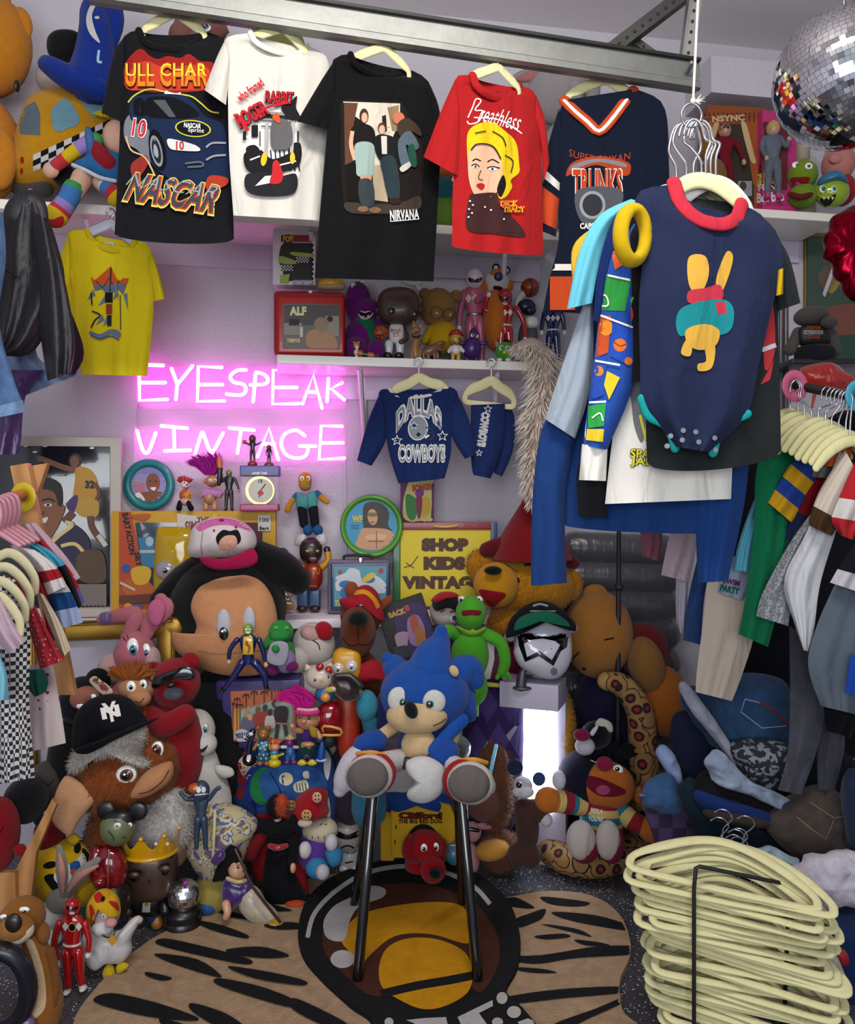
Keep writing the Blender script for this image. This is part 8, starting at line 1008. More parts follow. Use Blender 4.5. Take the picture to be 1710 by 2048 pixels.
# striped plush in the coiled snake
t = T('plush_puppet', 'orange felt plush with a raspberry nose and slogan-striped sweater', 'plush toy', 1205, 1740, 3.02); OF = 'p#a85c1c'; h = t.b('head', 1212, 1570, 58, 48, OF, rot=8, rd=44, n=26); [t.b('ear', x, y, 10, 17, OF, rd=6, par=h) for x, y in ((1156, 1552), (1278, 1590))]; t.mk('mouth', h, [('c', [(1166, 1552), (1200, 1556), (1250, 1580), (1238, 1592), (1200, 1592), (1175, 1574)], 'f#5c0c24'), ('c', ell(1206, 1580, 14, 10), 'f#8c3c5c')]); t.b('nose', 1209, 1528, 17, 15, 'p#7a0f34', dy=-.13, rd=14, par=h); t.eye(h, 1188, 1520, 11, 8, rot=-15, look=(.2, -.2), pr=.45); t.eye(h, 1236, 1540, 11, 10, rot=20, look=(-.2, -.3), pr=.45)
tuft(t, 1215, 1512, 44, 'f#08080c', 110, .85, 1.5, th=.09, dy=.02); st_ = ['f#2a6a80', 'f#7c1c28', 'f#b8a060', 'f#7c1c28', 'f#2a6a80', 'f#b8a060', 'f#7c1c28']; q = t.l('sweater', [(1205, 1604, 0, 34), (1203, 1630, 0, 42), (1203, 1660, 0, 44)], ['f#7c1c28', 'f#7c1c28', 'f#7c1c28', 'f#b8a060', 'f#24687c', 'f#24687c', 'f#b8a060', 'f#7c1c28', 'f#7c1c28', 'f#b8a060', 'f#24687c'], n=20); t.mk('slogan', q, [('t', 'HOLA', 1181, 1617, 1206, 1627, 'f#c8c4b8', .05, 8), ('t', "YOU'RE", 1176, 1633, 1206, 1643, 'f#c8c4b8', .05, 5)])
t.l('arm', [(1172, 1612, -.01, 20), (1140, 1606, -.03, 22), (1110, 1602, -.05, 22)], ['f#24687c', 'f#7c1c28', 'f#b8a060', 'f#24687c', 'f#7c1c28', 'f#b8a060', OF, OF]); t.b('hand', 1096, 1600, 27, 26, OF, dy=-.06, rd=20); t.l('arm', [(1238, 1618, -.01, 20), (1262, 1640, -.04, 20), (1285, 1652, -.05, 20)], ['f#7c1c28', 'f#24687c', 'f#b8a060', 'f#7c1c28', 'f#24687c', 'f#b8a060']); t.b('hand', 1305, 1660, 28, 26, OF, dy=-.07, rd=20); [t.b('shoe_sole', x, 1680, rx, 40, 'f#a89e98', dy=-.13, rd=18) for x, rx in ((1162, 30), (1216, 25))]; [t.b('shoe', x, 1688, rx, 38, 'f#6a1430', dy=-.1, rd=30) for x, rx in ((1168, 32), (1222, 27))]
t = T('plush_snake', 'patterned plush snake coiled on the floor with its tail raised behind', 'plush toy', 1185, 1782, 2.98); SN = pat('snake_plush', 'cell', '#8c0f18', ['#120e0c', '#8a6438', '#120e0c', '#94703f'], 17, [.2, .36, .62, .68])
cen = [PF(1180+92*cos(a), 1700+56*sin(a), .0) for a in [radians(x) for x in range(-50, 235, 19)]]; pth = [((p.x, p.y, .052), .052 if i < 12 else .045) for i, p in enumerate(cen)]; mb = MB(); mb.tube(pth, 'Nsnake_plush', n=16, sm=3); t.part('coil', mb)
mb = MB(); A = cen[0]; mb.tube([((A.x, A.y, .05), .05), ((P(1300, 0, 3.1).x, 3.2, .2), .05), (P(1290, 1580, 3.2), .055), (P(1285, 1480, 3.22), .055), (P(1278, 1420, 3.2), .052), (P(1245, 1372, 3.18), .045), (P(1212, 1362, 3.15), .035)], 'Nsnake_plush', n=16, sm=4); t.part('tail', mb)
t = T('garment_rack_pole', 'slim black vertical pole standing behind the hanging bunch', 'pole', 1238, FY(3.24), 3.24); t.l('pole', [(1238, 1035, 0, 4.5), (1234, FY(3.24), 0, 6)], 'k#08080a', sm=0); t.b('clamp', 1238, 1180, 8, 7, 'k#08080a', e=.6); t.l('foot', [(1205, FY(3.24)-4, 0, 4), (1262, FY(3.24)-4, 0, 4)], 'k#08080a', sm=0)
t = T('air_mattress', 'grey padded mattress leaning against the wall behind the tan bear', 'mattress', 1320, FY(3.6), 3.6); [t.l('tube', [(1150, y, 0, 32), (1330, y+6, .03, 32)], 's#44444a', sm=0) for y in range(1100, 1640, 56)]
# ================================================================ clothes racks at both sides
def cloth(name, cat, label, col, d, L, R, group=None, b=.022, fold=.009, fk=2, parts=(), sag=0, hem=0, part='body', sml=True):
    t = T(name, label, cat, (L[0][0]+R[0][0])/2, L[0][1], d, group); mb = MB(); ruled(mb, L, R, col, d, b, sag, hem, fold=fold, fk=fk, n=20, m=12, ph=L[0][0]*.1, bb=.7, sml=sml); t.q = t.part(part, mb)
    for nm, c, L2, R2 in parts: mb = MB(); ruled(mb, L2, R2, c, d-.012, b, fold=fold*.6, n=8, m=12, bb=.9, ph=L[0][0]*.1); t.part(nm, mb)
    return t
GG = pat('gingham_cloth', 'check', '#16161a', '#b4b0b0', 95); DR = pat('red_dotted_white', 'dot', '#8c1420', '#b8a8a8', 42, .2); DW = pat('white_dotted_red', 'dot', '#b8a0a4', '#8c0c1c', 75, .2); GH = pat('heather_knit', 'floral', '#6c7074', '#94989c', 160, .5)
SH, TR, JK = 't-shirt', 'trousers', 'jacket'
t = T('clothes_rail', 'black rail of the right-hand clothes rack with size dividers', 'clothes rack', 1650, 785, 2.4); t.l('rail', [(1578, 768, .1, 9), (1740, 800, -.1, 10)], 'k#120c0c', sm=0)
for x, y, d, c, l_ in ((1590, 772, 2.44, 'v#b85474', 'pink size divider disc on the right rail'), (1716, 792, 2.3, 'v#2f8fa8', 'blue size divider disc on the right rail')):
    mb = MB(); k = d/FPX; mb.lathe(P(x, y, d), [(10*k, -.002), (31*k, -.002), (32*k, 0), (31*k, .002), (10*k, .002), (10*k, -.002)], c, 36, R=Matrix.Rotation(radians(90), 3, 'X') @ Matrix.Rotation(radians(18), 3, 'Y')); solo('size_divider', mb, l_, 'size divider')
HX = [(1585, 828, 2.5), (1600, 834, 2.47), (1612, 842, 2.44), (1626, 850, 2.41), (1642, 846, 2.39), (1656, 852, 2.37), (1668, 862, 2.35), (1682, 868, 2.33), (1696, 872, 2.31), (1704, 884, 2.29)]
for i, (x, y, d) in enumerate(HX):
    hx = [1580, 1584, 1588, 1592, 1654, 1664, 1672, 1680, 1688, 1694][i]
    t = T('velvet_hanger', nth(i).replace('topmost', 'first')+' cream hanger from the left on the right-hand clothes rail', 'hanger', x, y, d, 'cream hangers on the right rail'); k = d/FPX; mb = MB(); mb.tube([(P(x+a, y+b_, d+a*k*.5), r*k) for a, b_, r in ((-72, 52, 8), (-45, 20, 11), (-12, 0, 12), (15, 2, 12), (48, 26, 11), (75, 62, 8))], 'f#cdc795', n=8, flatx=.4, up=(0, 1, 0)); t.part('hanger_body', mb)
    y0 = 770+(hx-1585)*.22; mb = MB(); mb.tube([(P(a, b_, d), 1.7*k) for a, b_ in ((x-4, y-8), (x-4, y-28), (hx+9, y0+22), (hx+11, y0+2), (hx+2, y0-12), (hx-9, y0-4), (hx-12, y0+12))], 'm#b4b6bc', n=6); t.part('hook', mb)
def stv(*c): return lambda u, v: c[min(len(c)-1, int(u*len(c)))]
G_R = None
for a in (
 ('t_shirt', SH, 'light blue sweatshirt sleeve at the back of the right rack', 'f#5aa4ba', 2.5, [(1556, 890), (1500, 1020), (1476, 1090), (1466, 1140)], [(1596, 890), (1540, 1010), (1516, 1100), (1512, 1146)]),
 ('jacket', JK, 'long green jacket with a ribbed cuff on the right rack', 'f#0a6440', 2.44, [(1590, 852), (1518, 920), (1508, 1060), (1490, 1200), (1477, 1268)], [(1660, 856), (1590, 960), (1574, 1100), (1560, 1200), (1536, 1294)]),
 ('rugby_shirt', 'shirt', 'yellow and blue striped sleeve on the right rack', stv('f#b88a14', 'f#1c3a84', 'f#b88a14', 'f#1c3a84', 'f#b88a14'), 2.41, [(1628, 890), (1580, 930), (1536, 1005)], [(1668, 920), (1622, 985), (1583, 1045)]),
 ('t_shirt', SH, 'dark red shirt with a navy block between the green jacket and grey knit', stv('f#6a0c14', 'f#6a0c14', 'f#141c3c', 'f#12382c'), 2.42, [(1640, 900), (1590, 1000), (1568, 1100), (1580, 1140)], [(1670, 940), (1640, 1020), (1606, 1110), (1596, 1150)]),
 ('sweatshirt', 'sweatshirt', 'heathered grey knit sleeve on the right rack', 'Nheather_knit', 2.38, [(1660, 980), (1590, 1070), (1528, 1180), (1512, 1232)], [(1680, 985), (1618, 1080), (1590, 1180), (1576, 1252)]),
 ('sweatshirt', 'sweatshirt', 'white sweatshirt with a tapered sleeve beside the grey knit', 'f#bcbcc0', 2.34, [(1680, 900), (1615, 1060), (1568, 1160), (1590, 1250), (1607, 1300)], [(1712, 950), (1670, 1070), (1640, 1170), (1628, 1260), (1616, 1303)]),
 ('t_shirt', SH, 'cream shirt with a brown sleeve band above the white sweatshirt', stv('f#b8ac9c', 'f#b8ac9c', 'f#b8ac9c', 'f#3c2814'), 2.3, [(1690, 900), (1640, 980), (1618, 1040), (1620, 1052)], [(1712, 940), (1690, 1000), (1674, 1050), (1664, 1072)]),
 ('baseball_shirt', 'shirt', 'red and white shirt at the right edge', stv('f#9c1c24', 'f#9c1c24', 'f#b8b4b0', 'f#9c1c24'), 2.28, [(1712, 920), (1668, 1020), (1664, 1045), (1680, 1070)], [(1745, 920), (1740, 1020), (1716, 1060), (1706, 1080)]),
 ('t_shirt', SH, 'black t-shirt with a white cuff at the right edge', stv('f#0c0c12', 'f#0c0c12', 'f#0c0c12', 'f#a8a4ac'), 2.27, [(1725, 1060), (1680, 1130), (1660, 1165)], [(1770, 1060), (1750, 1130), (1735, 1190)]),
 ('trousers', TR, 'cream trousers hanging from the right rack over the jeans', 'f#b0a294', 2.56, [(1416, 1150), (1404, 1260), (1394, 1340), (1391, 1384)], [(1520, 1160), (1508, 1270), (1484, 1350), (1464, 1402)]),
 ('jeans', TR, 'narrow blue denim leg behind the cream trousers', 'd#1c3866', 2.62, [(1394, 1120), (1376, 1200), (1366, 1280)], [(1424, 1120), (1408, 1200), (1402, 1290)]),
 ('blouse', 'blouse', 'pale pink polka-dot blouse below the blue sweatshirt', pat('pink_dotted_blouse', 'dot', '#1c1c24', '#a8949c', 55, .1) and 'Npink_dotted_blouse', 2.6, [(1340, 1064), (1330, 1110), (1322, 1150)], [(1396, 1064), (1390, 1110), (1378, 1164)]),
 ('cardigan', 'cardigan', 'dusty pink cardigan sleeve behind the blue sweatshirt', 'f#7c4c54', 2.66, [(1278, 1050), (1284, 1090), (1284, 1110)], [(1325, 1050), (1324, 1090), (1318, 1124)]),
 ('trousers', TR, 'white lace-up trousers behind the denim leg', 'f#9c98a4', 2.66, [(1352, 1150), (1352, 1230), (1360, 1266)], [(1376, 1150), (1374, 1230), (1370, 1270)]),
 ('t_shirt', SH, 'pale grey printed t-shirt with green lettering in front of the cream trousers', 'f#8c94a4', 2.54, [(1462, 1110), (1444, 1150), (1436, 1184)], [(1512, 1130), (1500, 1170), (1486, 1202)]),
 ('trousers', TR, 'slate grey trousers at the right edge', 'f#4c5660', 2.3, [(1674, 1160), (1634, 1250), (1616, 1330), (1642, 1412)], [(1760, 1170), (1750, 1280), (1740, 1360), (1725, 1432)]),
 ('shorts', 'shorts', 'black shorts below the slate trousers', 'f#07070a', 2.36, [(1646, 1400), (1650, 1440), (1654, 1462)], [(1716, 1400), (1712, 1440), (1702, 1476)]),
 ('jeans', TR, 'long charcoal jeans leg hanging down to the pile', 'd#3c3c46', 2.46, [(1578, 1250), (1580, 1380), (1576, 1500), (1556, 1580)], [(1636, 1290), (1652, 1400), (1634, 1500), (1602, 1590)]),
 ('jeans', TR, 'second charcoal jeans leg beside the black shorts', 'd#363640', 2.5, [(1628, 1330), (1636, 1440), (1634, 1520), (1636, 1580)], [(1680, 1400), (1690, 1480), (1680, 1540), (1668, 1584)]),
 ('t_shirt', SH, 'royal blue shirt at the right edge below the slate trousers', 'f#123a88', 2.24, [(1700, 1310), (1694, 1350), (1690, 1388)], [(1750, 1310), (1750, 1350), (1750, 1392)])):
    t = cloth(*a)
    if 'green lettering' in a[2]: t.part('print', marks(t.mb[t.q.name], [('t', 'SWIM', 1446, 1158, 1480, 1170, 'f#5c2c5c', .06, 12), ('t', 'PARTY', 1440, 1172, 1480, 1186, 'f#0c5c54', .06, 12)]))
for x, y, c, l_ in ((1590, 862, stv('f#2c8094', 'f#b0b0b4', 'f#2c8094'), 'teal and white striped shirt on the right rack'), (1690, 880, 'f#b04a1c', 'orange shirt shoulder between the cream hangers'), (1668, 902, 'f#5c5a5c', 'charcoal knitted shoulder on the right rack'), (1560, 930, stv('f#b0a49c', 'f#a87c70', 'f#8c9ca0', 'f#b0a49c'), 'pastel plaid shirt behind the green jacket')): cloth('t_shirt', SH, l_, c, 2.36+(1690-x)*.001, [(x-24, y-4), (x-38, y+20), (x-44, y+52)], [(x+16, y-10), (x+14, y+20), (x+8, y+56)])
# left rack
t = T('rack_end_frame', 'pine wooden end frame of the left-hand clothes rack', 'rack frame', 90, FY(2.3)-20, 2.5); WD = pat('pine_wood', 'wood', '#9c6a38', '#b88450', 5, 1.0, .5)
for nm, x0, y0, x1, y1, dd in (('post', 40, 930, 132, 1390, 0), ('cross_post', 80, 930, 30, 1060, .03)): t.poly(nm, [(x0-20, y0+2), (x0+15, y0-4), (x1+18, y1), (x1-16, y1)], 'Npine_wood', dy=dd, th=.022)
t.l('rail', [(62, 984, -.03, 11), (-40, 1015, -.25, 13)], 'v#a8603c', sm=0)
mb = MB(); k = 2.42/FPX; mb.lathe(P(46, 995, 2.42), [(10*k, -.002), (30*k, -.002), (31*k, 0), (30*k, .002), (10*k, .002), (10*k, -.002)], 'v#b8a010', 36, R=Matrix.Rotation(radians(90), 3, 'X') @ Matrix.Rotation(radians(-15), 3, 'Y')); solo('size_divider', mb, 'yellow size divider disc on the left wooden rail', 'size divider')
for i in range(5):
    x, y, d = 30-i*9, 1052+i*3, 2.32-i*.03; t = T('clip_hanger', nth(i).replace('topmost', 'first')+' pink plastic hanger from the right on the left wooden rail', 'hanger', x, y, d, 'pink hangers on the left rail'); t.l('hook_loop', [(x, y, 0, 4), (x+8, y-30, 0, 5), (x+2, y-58, 0, 5), (x-16, y-62, 0, 5), (x-24, y-45, 0, 5)], 'v#b07884'); t.l('arm', [(x-30, y-5, 0, 5), (x, y, 0, 6), (x+45, y+28, 0, 5)], 'v#b07884')
for i in range(4):
    x, y, d = 34-i*10, 1120+i*28, 2.2-i*.06; t = T('velvet_hanger', nth(i)+' cream hanger among the clothes on the left rack', 'hanger', x, y, d, 'cream hangers on the left rack'); t.l('hanger_body', [(x-60, y+10, 0, 8), (x-20, y-14, 0, 10), (x+10, y, 0, 10), (x+34, y+34, 0, 9), (x+36, y+64, 0, 8)], 'f#b8b08c', flat=.5)
for a in (
 ('t_shirt', SH, 'pale pink shirt with a frilled sleeve, furthest on the left rack', 'f#b0909c', 2.4, [(40, 1050), (90, 1120), (140, 1168)], [(72, 1045), (130, 1110), (161, 1155)]),
 ('t_shirt', SH, 'red shirt sleeve ending in a lilac cuff on the left rack', stv('f#98101c', 'f#98101c', 'f#98101c', 'f#98101c', 'f#54507c'), 2.37, [(50, 1060), (100, 1130), (146, 1212)], [(84, 1080), (140, 1140), (171, 1205)]),
 ('cardigan', 'cardigan', 'turquoise and black cardigan on the left rack', stv('f#3a8ca4', 'f#3a8ca4', 'f#3a8ca4', 'f#08080a', 'f#08080a', 'f#08080a'), 2.34, [(28, 1070), (90, 1130), (150, 1225)], [(60, 1080), (124, 1120), (164, 1210)]),
 ('hooded_top', 'sweatshirt', 'white hooded top with a blue block on the left rack', stv('f#b0acac', 'f#b0acac', 'f#b0acac', 'f#123a6c', 'f#8894b4'), 2.31, [(30, 1100), (90, 1180), (110, 1260)], [(80, 1105), (140, 1180), (166, 1245)]),
 ('t_shirt', SH, 'white sleeve with a thin red line on the left rack', stv('f#bcb8b4', 'f#bcb8b4', 'f#bcb8b4', 'f#8c1420', 'f#bcb8b4'), 2.28, [(20, 1090), (70, 1140), (96, 1190)], [(70, 1100), (110, 1130), (134, 1172)]),
 ('dress', 'dress', 'plain red dress between the white shirts on the left rack', 'f#980c18', 2.29, [(60, 1130), (80, 1200), (96, 1270)], [(76, 1140), (104, 1220), (118, 1290)]),
 ('dress', 'dress', 'red dress with tiny white dots on the left rack', 'Nwhite_dotted_red', 2.22, [(20, 1150), (50, 1230), (80, 1338)], [(50, 1170), (90, 1250), (130, 1320)]),
 ('blouse', 'blouse', 'ivory blouse sleeve over the dotted red dress', 'f#b8a890', 2.26, [(70, 1180), (98, 1250), (124, 1318)], [(88, 1190), (118, 1240), (142, 1298)]),
 ('dress', 'dress', 'white dress with red polka dots low on the left rack', 'Nred_dotted_white', 2.27, [(56, 1330), (58, 1420), (66, 1502)], [(106, 1330), (122, 1420), (132, 1486)]),
 ('dress', 'dress', 'black and white gingham dress with red cuffs at the left edge', 'Ngingham_cloth', 2.1, [(-40, 1130), (-30, 1300), (-20, 1440), (-10, 1570)], [(30, 1160), (60, 1260), (58, 1400), (70, 1555)]),
 ('blouse', 'blouse', 'pale lilac lace sleeve at the left edge', 'f#a8909c', 2.02, [(-40, 1190), (-20, 1260), (16, 1308)], [(0, 1190), (30, 1250), (52, 1282)]),
 ('shirt', 'shirt', 'bottle green sleeve below the dotted red dress', 'f#0c3c34', 2.2, [(52, 1340), (52, 1370), (70, 1394)], [(86, 1338), (96, 1360), (92, 1384)]),
 ('t_shirt', SH, 'light blue shirt at the left edge', 'f#6ca4b8', 2.0, [(-40, 1300), (-40, 1350), (-40, 1402)], [(0, 1310), (14, 1350), (18, 1400)])): cloth(*a)
t = cloth('dress_cuff', 'cuff', 'red gathered sleeve of the gingham dress at the left edge', 'f#7c1420', 2.08, [(62, 1292), (66, 1312)], [(92, 1270), (96, 1296)]) if 0 else None
# crate with plush at the left
t = T('wooden_crate', 'pine storage crate of plush toys at the left edge', 'crate', 30, FY(2.55), 2.5); t.poly('side_panel', [(30, 1742), (104, 1598), (112, 1610), (72, 1706), (58, 1830), (34, 1842)], 'Npine_wood', dy=.0, th=.02); t.poly('front_panel', [(-60, 1748), (30, 1745), (32, 1840), (-60, 1845)], 'Npine_wood', dy=-.02, th=.02)
for l_, c, x, y, rx, ry, d, x2, y2 in (('red plush toy in the crate at the left edge', 'p#8c0c1c', -5, 1670, 38, 75, 2.5, 40, 1700), ('black plush toy at the back of the crate', 'p#0e0e12', 52, 1600, 42, 46, 2.62, 80, 1640), ('grey plush face resting above the crate', 'p#48403e', 95, 1570, 40, 48, 2.75, 118, 1530), ('dark red plush behind the yellow grinning plush', 'p#6c0c14', 100, 1665, 30, 36, 2.68, 85, 1640)):
    t = T('plush_toy', l_, 'plush toy', x, y+ry, d); h = t.b('body', x, y, rx, ry, c); t.b('ear', x2, y2, 12, 12, c, dy=.0); t.mk('seam', h, [('s', [(x-rx*.3, y-ry*.2), (x, y), (x+rx*.3, y-ry*.2)], 1.5, 'f#120c0c')])
# ---- jeans heap on the right
def heap(label, pts, th, col, d, lump=10, name='jeans', cat='trousers', stitch=(), lbl=None):
    t = T(name, label, cat, pts[0][0], max(p[1] for p in pts), d); q = t.pil('fabric', pts, th, col, lump=lump, rings=7)
    if stitch: t.mk('stitching', q, stitch)
    return t
heap('large dark blue jeans seat with a stitched pocket in the pile', [(1410, 1470), (1430, 1400), (1480, 1352), (1540, 1350), (1578, 1380), (1580, 1500), (1500, 1510), (1440, 1500)], 60, 'd#25405f', 2.75, stitch=[('s', [(1490, 1398), (1482, 1424), (1524, 1456), (1572, 1452)], 2, '!f#7c8ca8'), ('s', [(1490, 1398), (1530, 1408)], 2, '!f#7c8ca8'), ('s', [(1520, 1404), (1550, 1424), (1578, 1450)], 4, 'f#6c2c24')])
heap('dark jeans folded beside the pocketed pair', [(1360, 1400), (1380, 1370), (1430, 1390), (1460, 1440), (1470, 1500), (1420, 1490), (1380, 1450)], 45, 'd#1f3554', 2.8)
heap('grey-white rolled jeans waistband laid across the pile', [(1356, 1372), (1374, 1366), (1430, 1440), (1480, 1520), (1505, 1566), (1490, 1566), (1430, 1480), (1380, 1420)], 18, 'd#8a8a98', 2.62)
heap('acid-washed camouflage shorts in the middle of the pile', [(1460, 1490), (1520, 1480), (1575, 1490), (1572, 1540), (1540, 1580), (1490, 1560), (1470, 1530)], 40, pat('torn_camouflage', 'floral', '#14181c', ['#14181c', '#30383c', '#6c747c', '#1c2024'], 60, [.45, .52, .56]) and 'Ntorn_camouflage', 2.6)
heap('frayed pale denim shorts on the folded stack', [(1405, 1520), (1430, 1495), (1460, 1520), (1500, 1560), (1560, 1590), (1580, 1600), (1560, 1616), (1500, 1590), (1430, 1565), (1420, 1545)], 22, 'd#7c889c', 2.52, 20, 'shorts', 'shorts')
heap('folded black trousers in the stack', [(1390, 1560), (1420, 1540), (1480, 1570), (1560, 1610), (1540, 1630), (1460, 1600), (1395, 1580)], 26, 'f#0c0a0c', 2.55)
heap('folded royal blue trousers in the stack', [(1390, 1580), (1440, 1590), (1540, 1625), (1545, 1645), (1470, 1630), (1400, 1612)], 26, 'f#0f2454', 2.53, 4)
heap('folded olive brown trousers in the stack', [(1410, 1618), (1480, 1622), (1535, 1640), (1530, 1655), (1470, 1648), (1415, 1636)], 24, 'f#2c2620', 2.51, 4)
heap('dark teal trousers spilling over the basket', [(1358, 1570), (1390, 1560), (1410, 1640), (1520, 1660), (1580, 1700), (1600, 1720), (1520, 1730), (1440, 1700), (1400, 1680), (1370, 1620)], 50, 'f#0c1e2a', 2.6)
heap('blue jeans leg draped over the basket edge', [(1283, 1590), (1300, 1560), (1340, 1545), (1362, 1580), (1368, 1620), (1330, 1625), (1290, 1612)], 34, 'd#34547c', 2.72)
heap('pale blue jeans slumped beside the snake tail', [(1312, 1500), (1330, 1490), (1355, 1520), (1364, 1570), (1345, 1560), (1318, 1520)], 20, 'd#8494bc', 2.74, 16)
heap('brown corduroy jeans with pocket stitching', [(1532, 1640), (1570, 1600), (1640, 1570), (1690, 1600), (1695, 1680), (1680, 1720), (1600, 1720), (1540, 1670)], 50, 'd#3c3430', 2.52, stitch=[('s', [(1594, 1634), (1625, 1660), (1652, 1678), (1668, 1640)], 1.5, '!f#74685c'), ('s', [(1620, 1604), (1668, 1636), (1694, 1632)], 1.5, '!f#74685c')])
heap('torn light denim shorts beside the hanger hooks', [(1500, 1700), (1530, 1688), (1580, 1710), (1598, 1722), (1560, 1748), (1510, 1730)], 22, 'd#80949c', 2.36, 20, 'shorts', 'shorts')
heap('crumpled white jeans at the right edge', [(1545, 1762), (1590, 1735), (1650, 1705), (1720, 1708), (1760, 1740), (1740, 1800), (1660, 1812), (1610, 1800), (1570, 1775)], 45, 'd#a8a2ae', 2.3, 24)
heap('dark patterned clothing at the right edge of the pile', [(1690, 1560), (1720, 1540), (1760, 1600), (1750, 1700), (1700, 1690)], 40, 'd#14243c', 2.4, 14, 'clothing_pile', 'clothing')
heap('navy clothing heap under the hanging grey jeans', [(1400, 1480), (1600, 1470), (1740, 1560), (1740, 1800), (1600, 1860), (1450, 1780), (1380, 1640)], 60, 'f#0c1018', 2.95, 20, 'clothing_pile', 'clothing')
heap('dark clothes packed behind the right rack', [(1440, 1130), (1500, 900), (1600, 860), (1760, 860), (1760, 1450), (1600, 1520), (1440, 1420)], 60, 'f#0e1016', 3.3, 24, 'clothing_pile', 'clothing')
heap('dark blue trousers with plaid lining behind the basket', [(1340, 1450), (1370, 1420), (1420, 1480), (1440, 1560), (1400, 1600), (1360, 1560)], 36, 'f#14182c', 2.78, 10)
t = T('woven_basket', 'purple woven basket holding the folded trousers', 'basket', 1370, 1790, 2.72); bw = pat('basket_weave', 'check', '#2c2238', '#44365a', 22, rough=.45) and 'Nbasket_weave'; t.poly('side', [(1280, 1592), (1345, 1600), (1452, 1716), (1450, 1775), (1400, 1772), (1318, 1700)], bw, th=.03); t.l('rim', [(1280, 1590, -.01, 5), (1345, 1602, -.02, 5), (1452, 1718, -.03, 5)], 'v#4a3c60', sm=0)
t = T('storage_bin', 'navy blue storage bin with a grey lid at the lower right edge', 'bin', 1700, 2040, 2.2); t.bx('bin', 1625, 1806, 1790, 1935, 'f#0c1e40', dep=.3, dy=.1, bev=.02); t.bx('lid', 1618, 1980, 1790, 2040, 'v#3c3e4a', dep=.3, bev=.02)
t = T('baby_shoe', 'small white worn sneaker with a red heel on the grey lid', 'shoe', 1650, 1984, 2.04); t.pil('upper', [(1640, 1905), (1652, 1888), (1668, 1900), (1690, 1950), (1702, 1978), (1690, 1990), (1668, 1985), (1652, 1950)], 20, 'l#a09c90'); t.l('laces', [(1650, 1915, -.03, 3), (1662, 1918, -.04, 3), (1654, 1928, -.035, 3), (1670, 1932, -.04, 3), (1662, 1944, -.035, 3), (1678, 1950, -.04, 3)], 'f#b4b0a8'); t.pil('heel', [(1664, 1896), (1690, 1900), (1698, 1925), (1680, 1930)], 12, 'v#7c1018', dy=.02)
# ---- right wall
t = T('framed_picture', 'thin gold-framed green fantasy picture behind the red foil balloon', 'picture', 1670, 840, YW(1670)-.05); t.bx('frame', 1608, 486, 1790, 780, 'M#8c7440', dep=.02, dy=.01, bev=.001); q = t.bx('picture', 1614, 492, 1786, 776, 'k#2c4438', dep=.01, dy=-.005, bev=.001); t.part('print', marks(t.mb[q.name], [('c', [(1636, 570), (1660, 548), (1680, 570), (1672, 600), (1650, 602)], 'k#5c4a3c'), ('c', [(1655, 590), (1675, 560), (1682, 580), (1664, 606)], 'k#8c7438'), ('c', [(1640, 640), (1720, 630), (1730, 680), (1660, 700)], 'k#6c3c2c'), ('c', [(1640, 700), (1730, 690), (1730, 740), (1650, 745)], 'k#143c30')]))
t = T('plush_elephant', 'grey plush in a black motor vest and dark jeans on the rail stand', 'plush toy', 1640, 745, 3.2); EG2 = 'p#4c4844'; h = t.b('head', 1622, 632, 34, 20, EG2, rot=-8); t.b('trunk', 1658, 645, 16, 12, EG2, dy=-.05, par=h); q = t.pil('vest', [(1600, 655), (1630, 648), (1652, 656), (1656, 690), (1600, 690)], 20, 'l#0a0a0c', dy=-.02); t.mk('patch', q, [('t', 'MOTOR', 1614, 652, 1642, 659, 'f#98381c', .05), ('p', rect(1608, 661, 1646, 668), 'f#a8a4a0'), ('t', 'HARLEY-DAVIDSON', 1609, 662, 1645, 667, 'f#15120f', .04), ('t', 'CYCLES', 1616, 670, 1640, 677, 'f#98381c', .05)]); t.b('trousers', 1630, 710, 38, 22, 'd#16181f', e=.7); [t.l('arm', [(x, 665, 0, 11), (x2, 700, -.02, 12)], EG2) for x, x2 in ((1596, 1580), (1660, 1672))]
t = T('wire_shelf', 'black wire stand of small goods under the grey vested plush', 'shelf', 1620, 900, 3.3); t.bx('board', 1550, 735, 1760, 745, 'v#16141a', dep=.3); [t.l('post', [(x, 620, .05, 5), (x, FY(3.35), .05, 5)], 'v#4c4a50', sm=0) for x in (1562, 1572)]
def foil(label, pts, d, col, name='foil_balloon'):
    t = T(name, label, 'balloon', pts[0][0], pts[0][1], d); mb = MB(); pillow(mb, pts, 30, col, d, 9, True, 9); t.part('foil', mb); t.l('neck', [(pts[-1][0]+10, pts[-1][1], 0, 4), (pts[-1][0]+4, pts[-1][1]+30, 0, 2)], col); return t
mat('m#8c0c24').node_tree.nodes['Principled BSDF'].inputs['Roughness'].default_value = .3
foil('crumpled dark red foil balloon at the right edge', [(1680, 425), (1664, 435), (1660, 458), (1649, 470), (1650, 490), (1648, 515), (1666, 530), (1668, 555), (1684, 568), (1690, 590), (1720, 602), (1790, 560), (1790, 430), (1720, 408)], 2.6, 'm#8c0c24'); foil('faceted bright red foil balloon above the right rail', [(1602, 742), (1625, 728), (1660, 727), (1690, 745), (1705, 765), (1680, 790), (1620, 785)], 3.0, 's#a01c14')
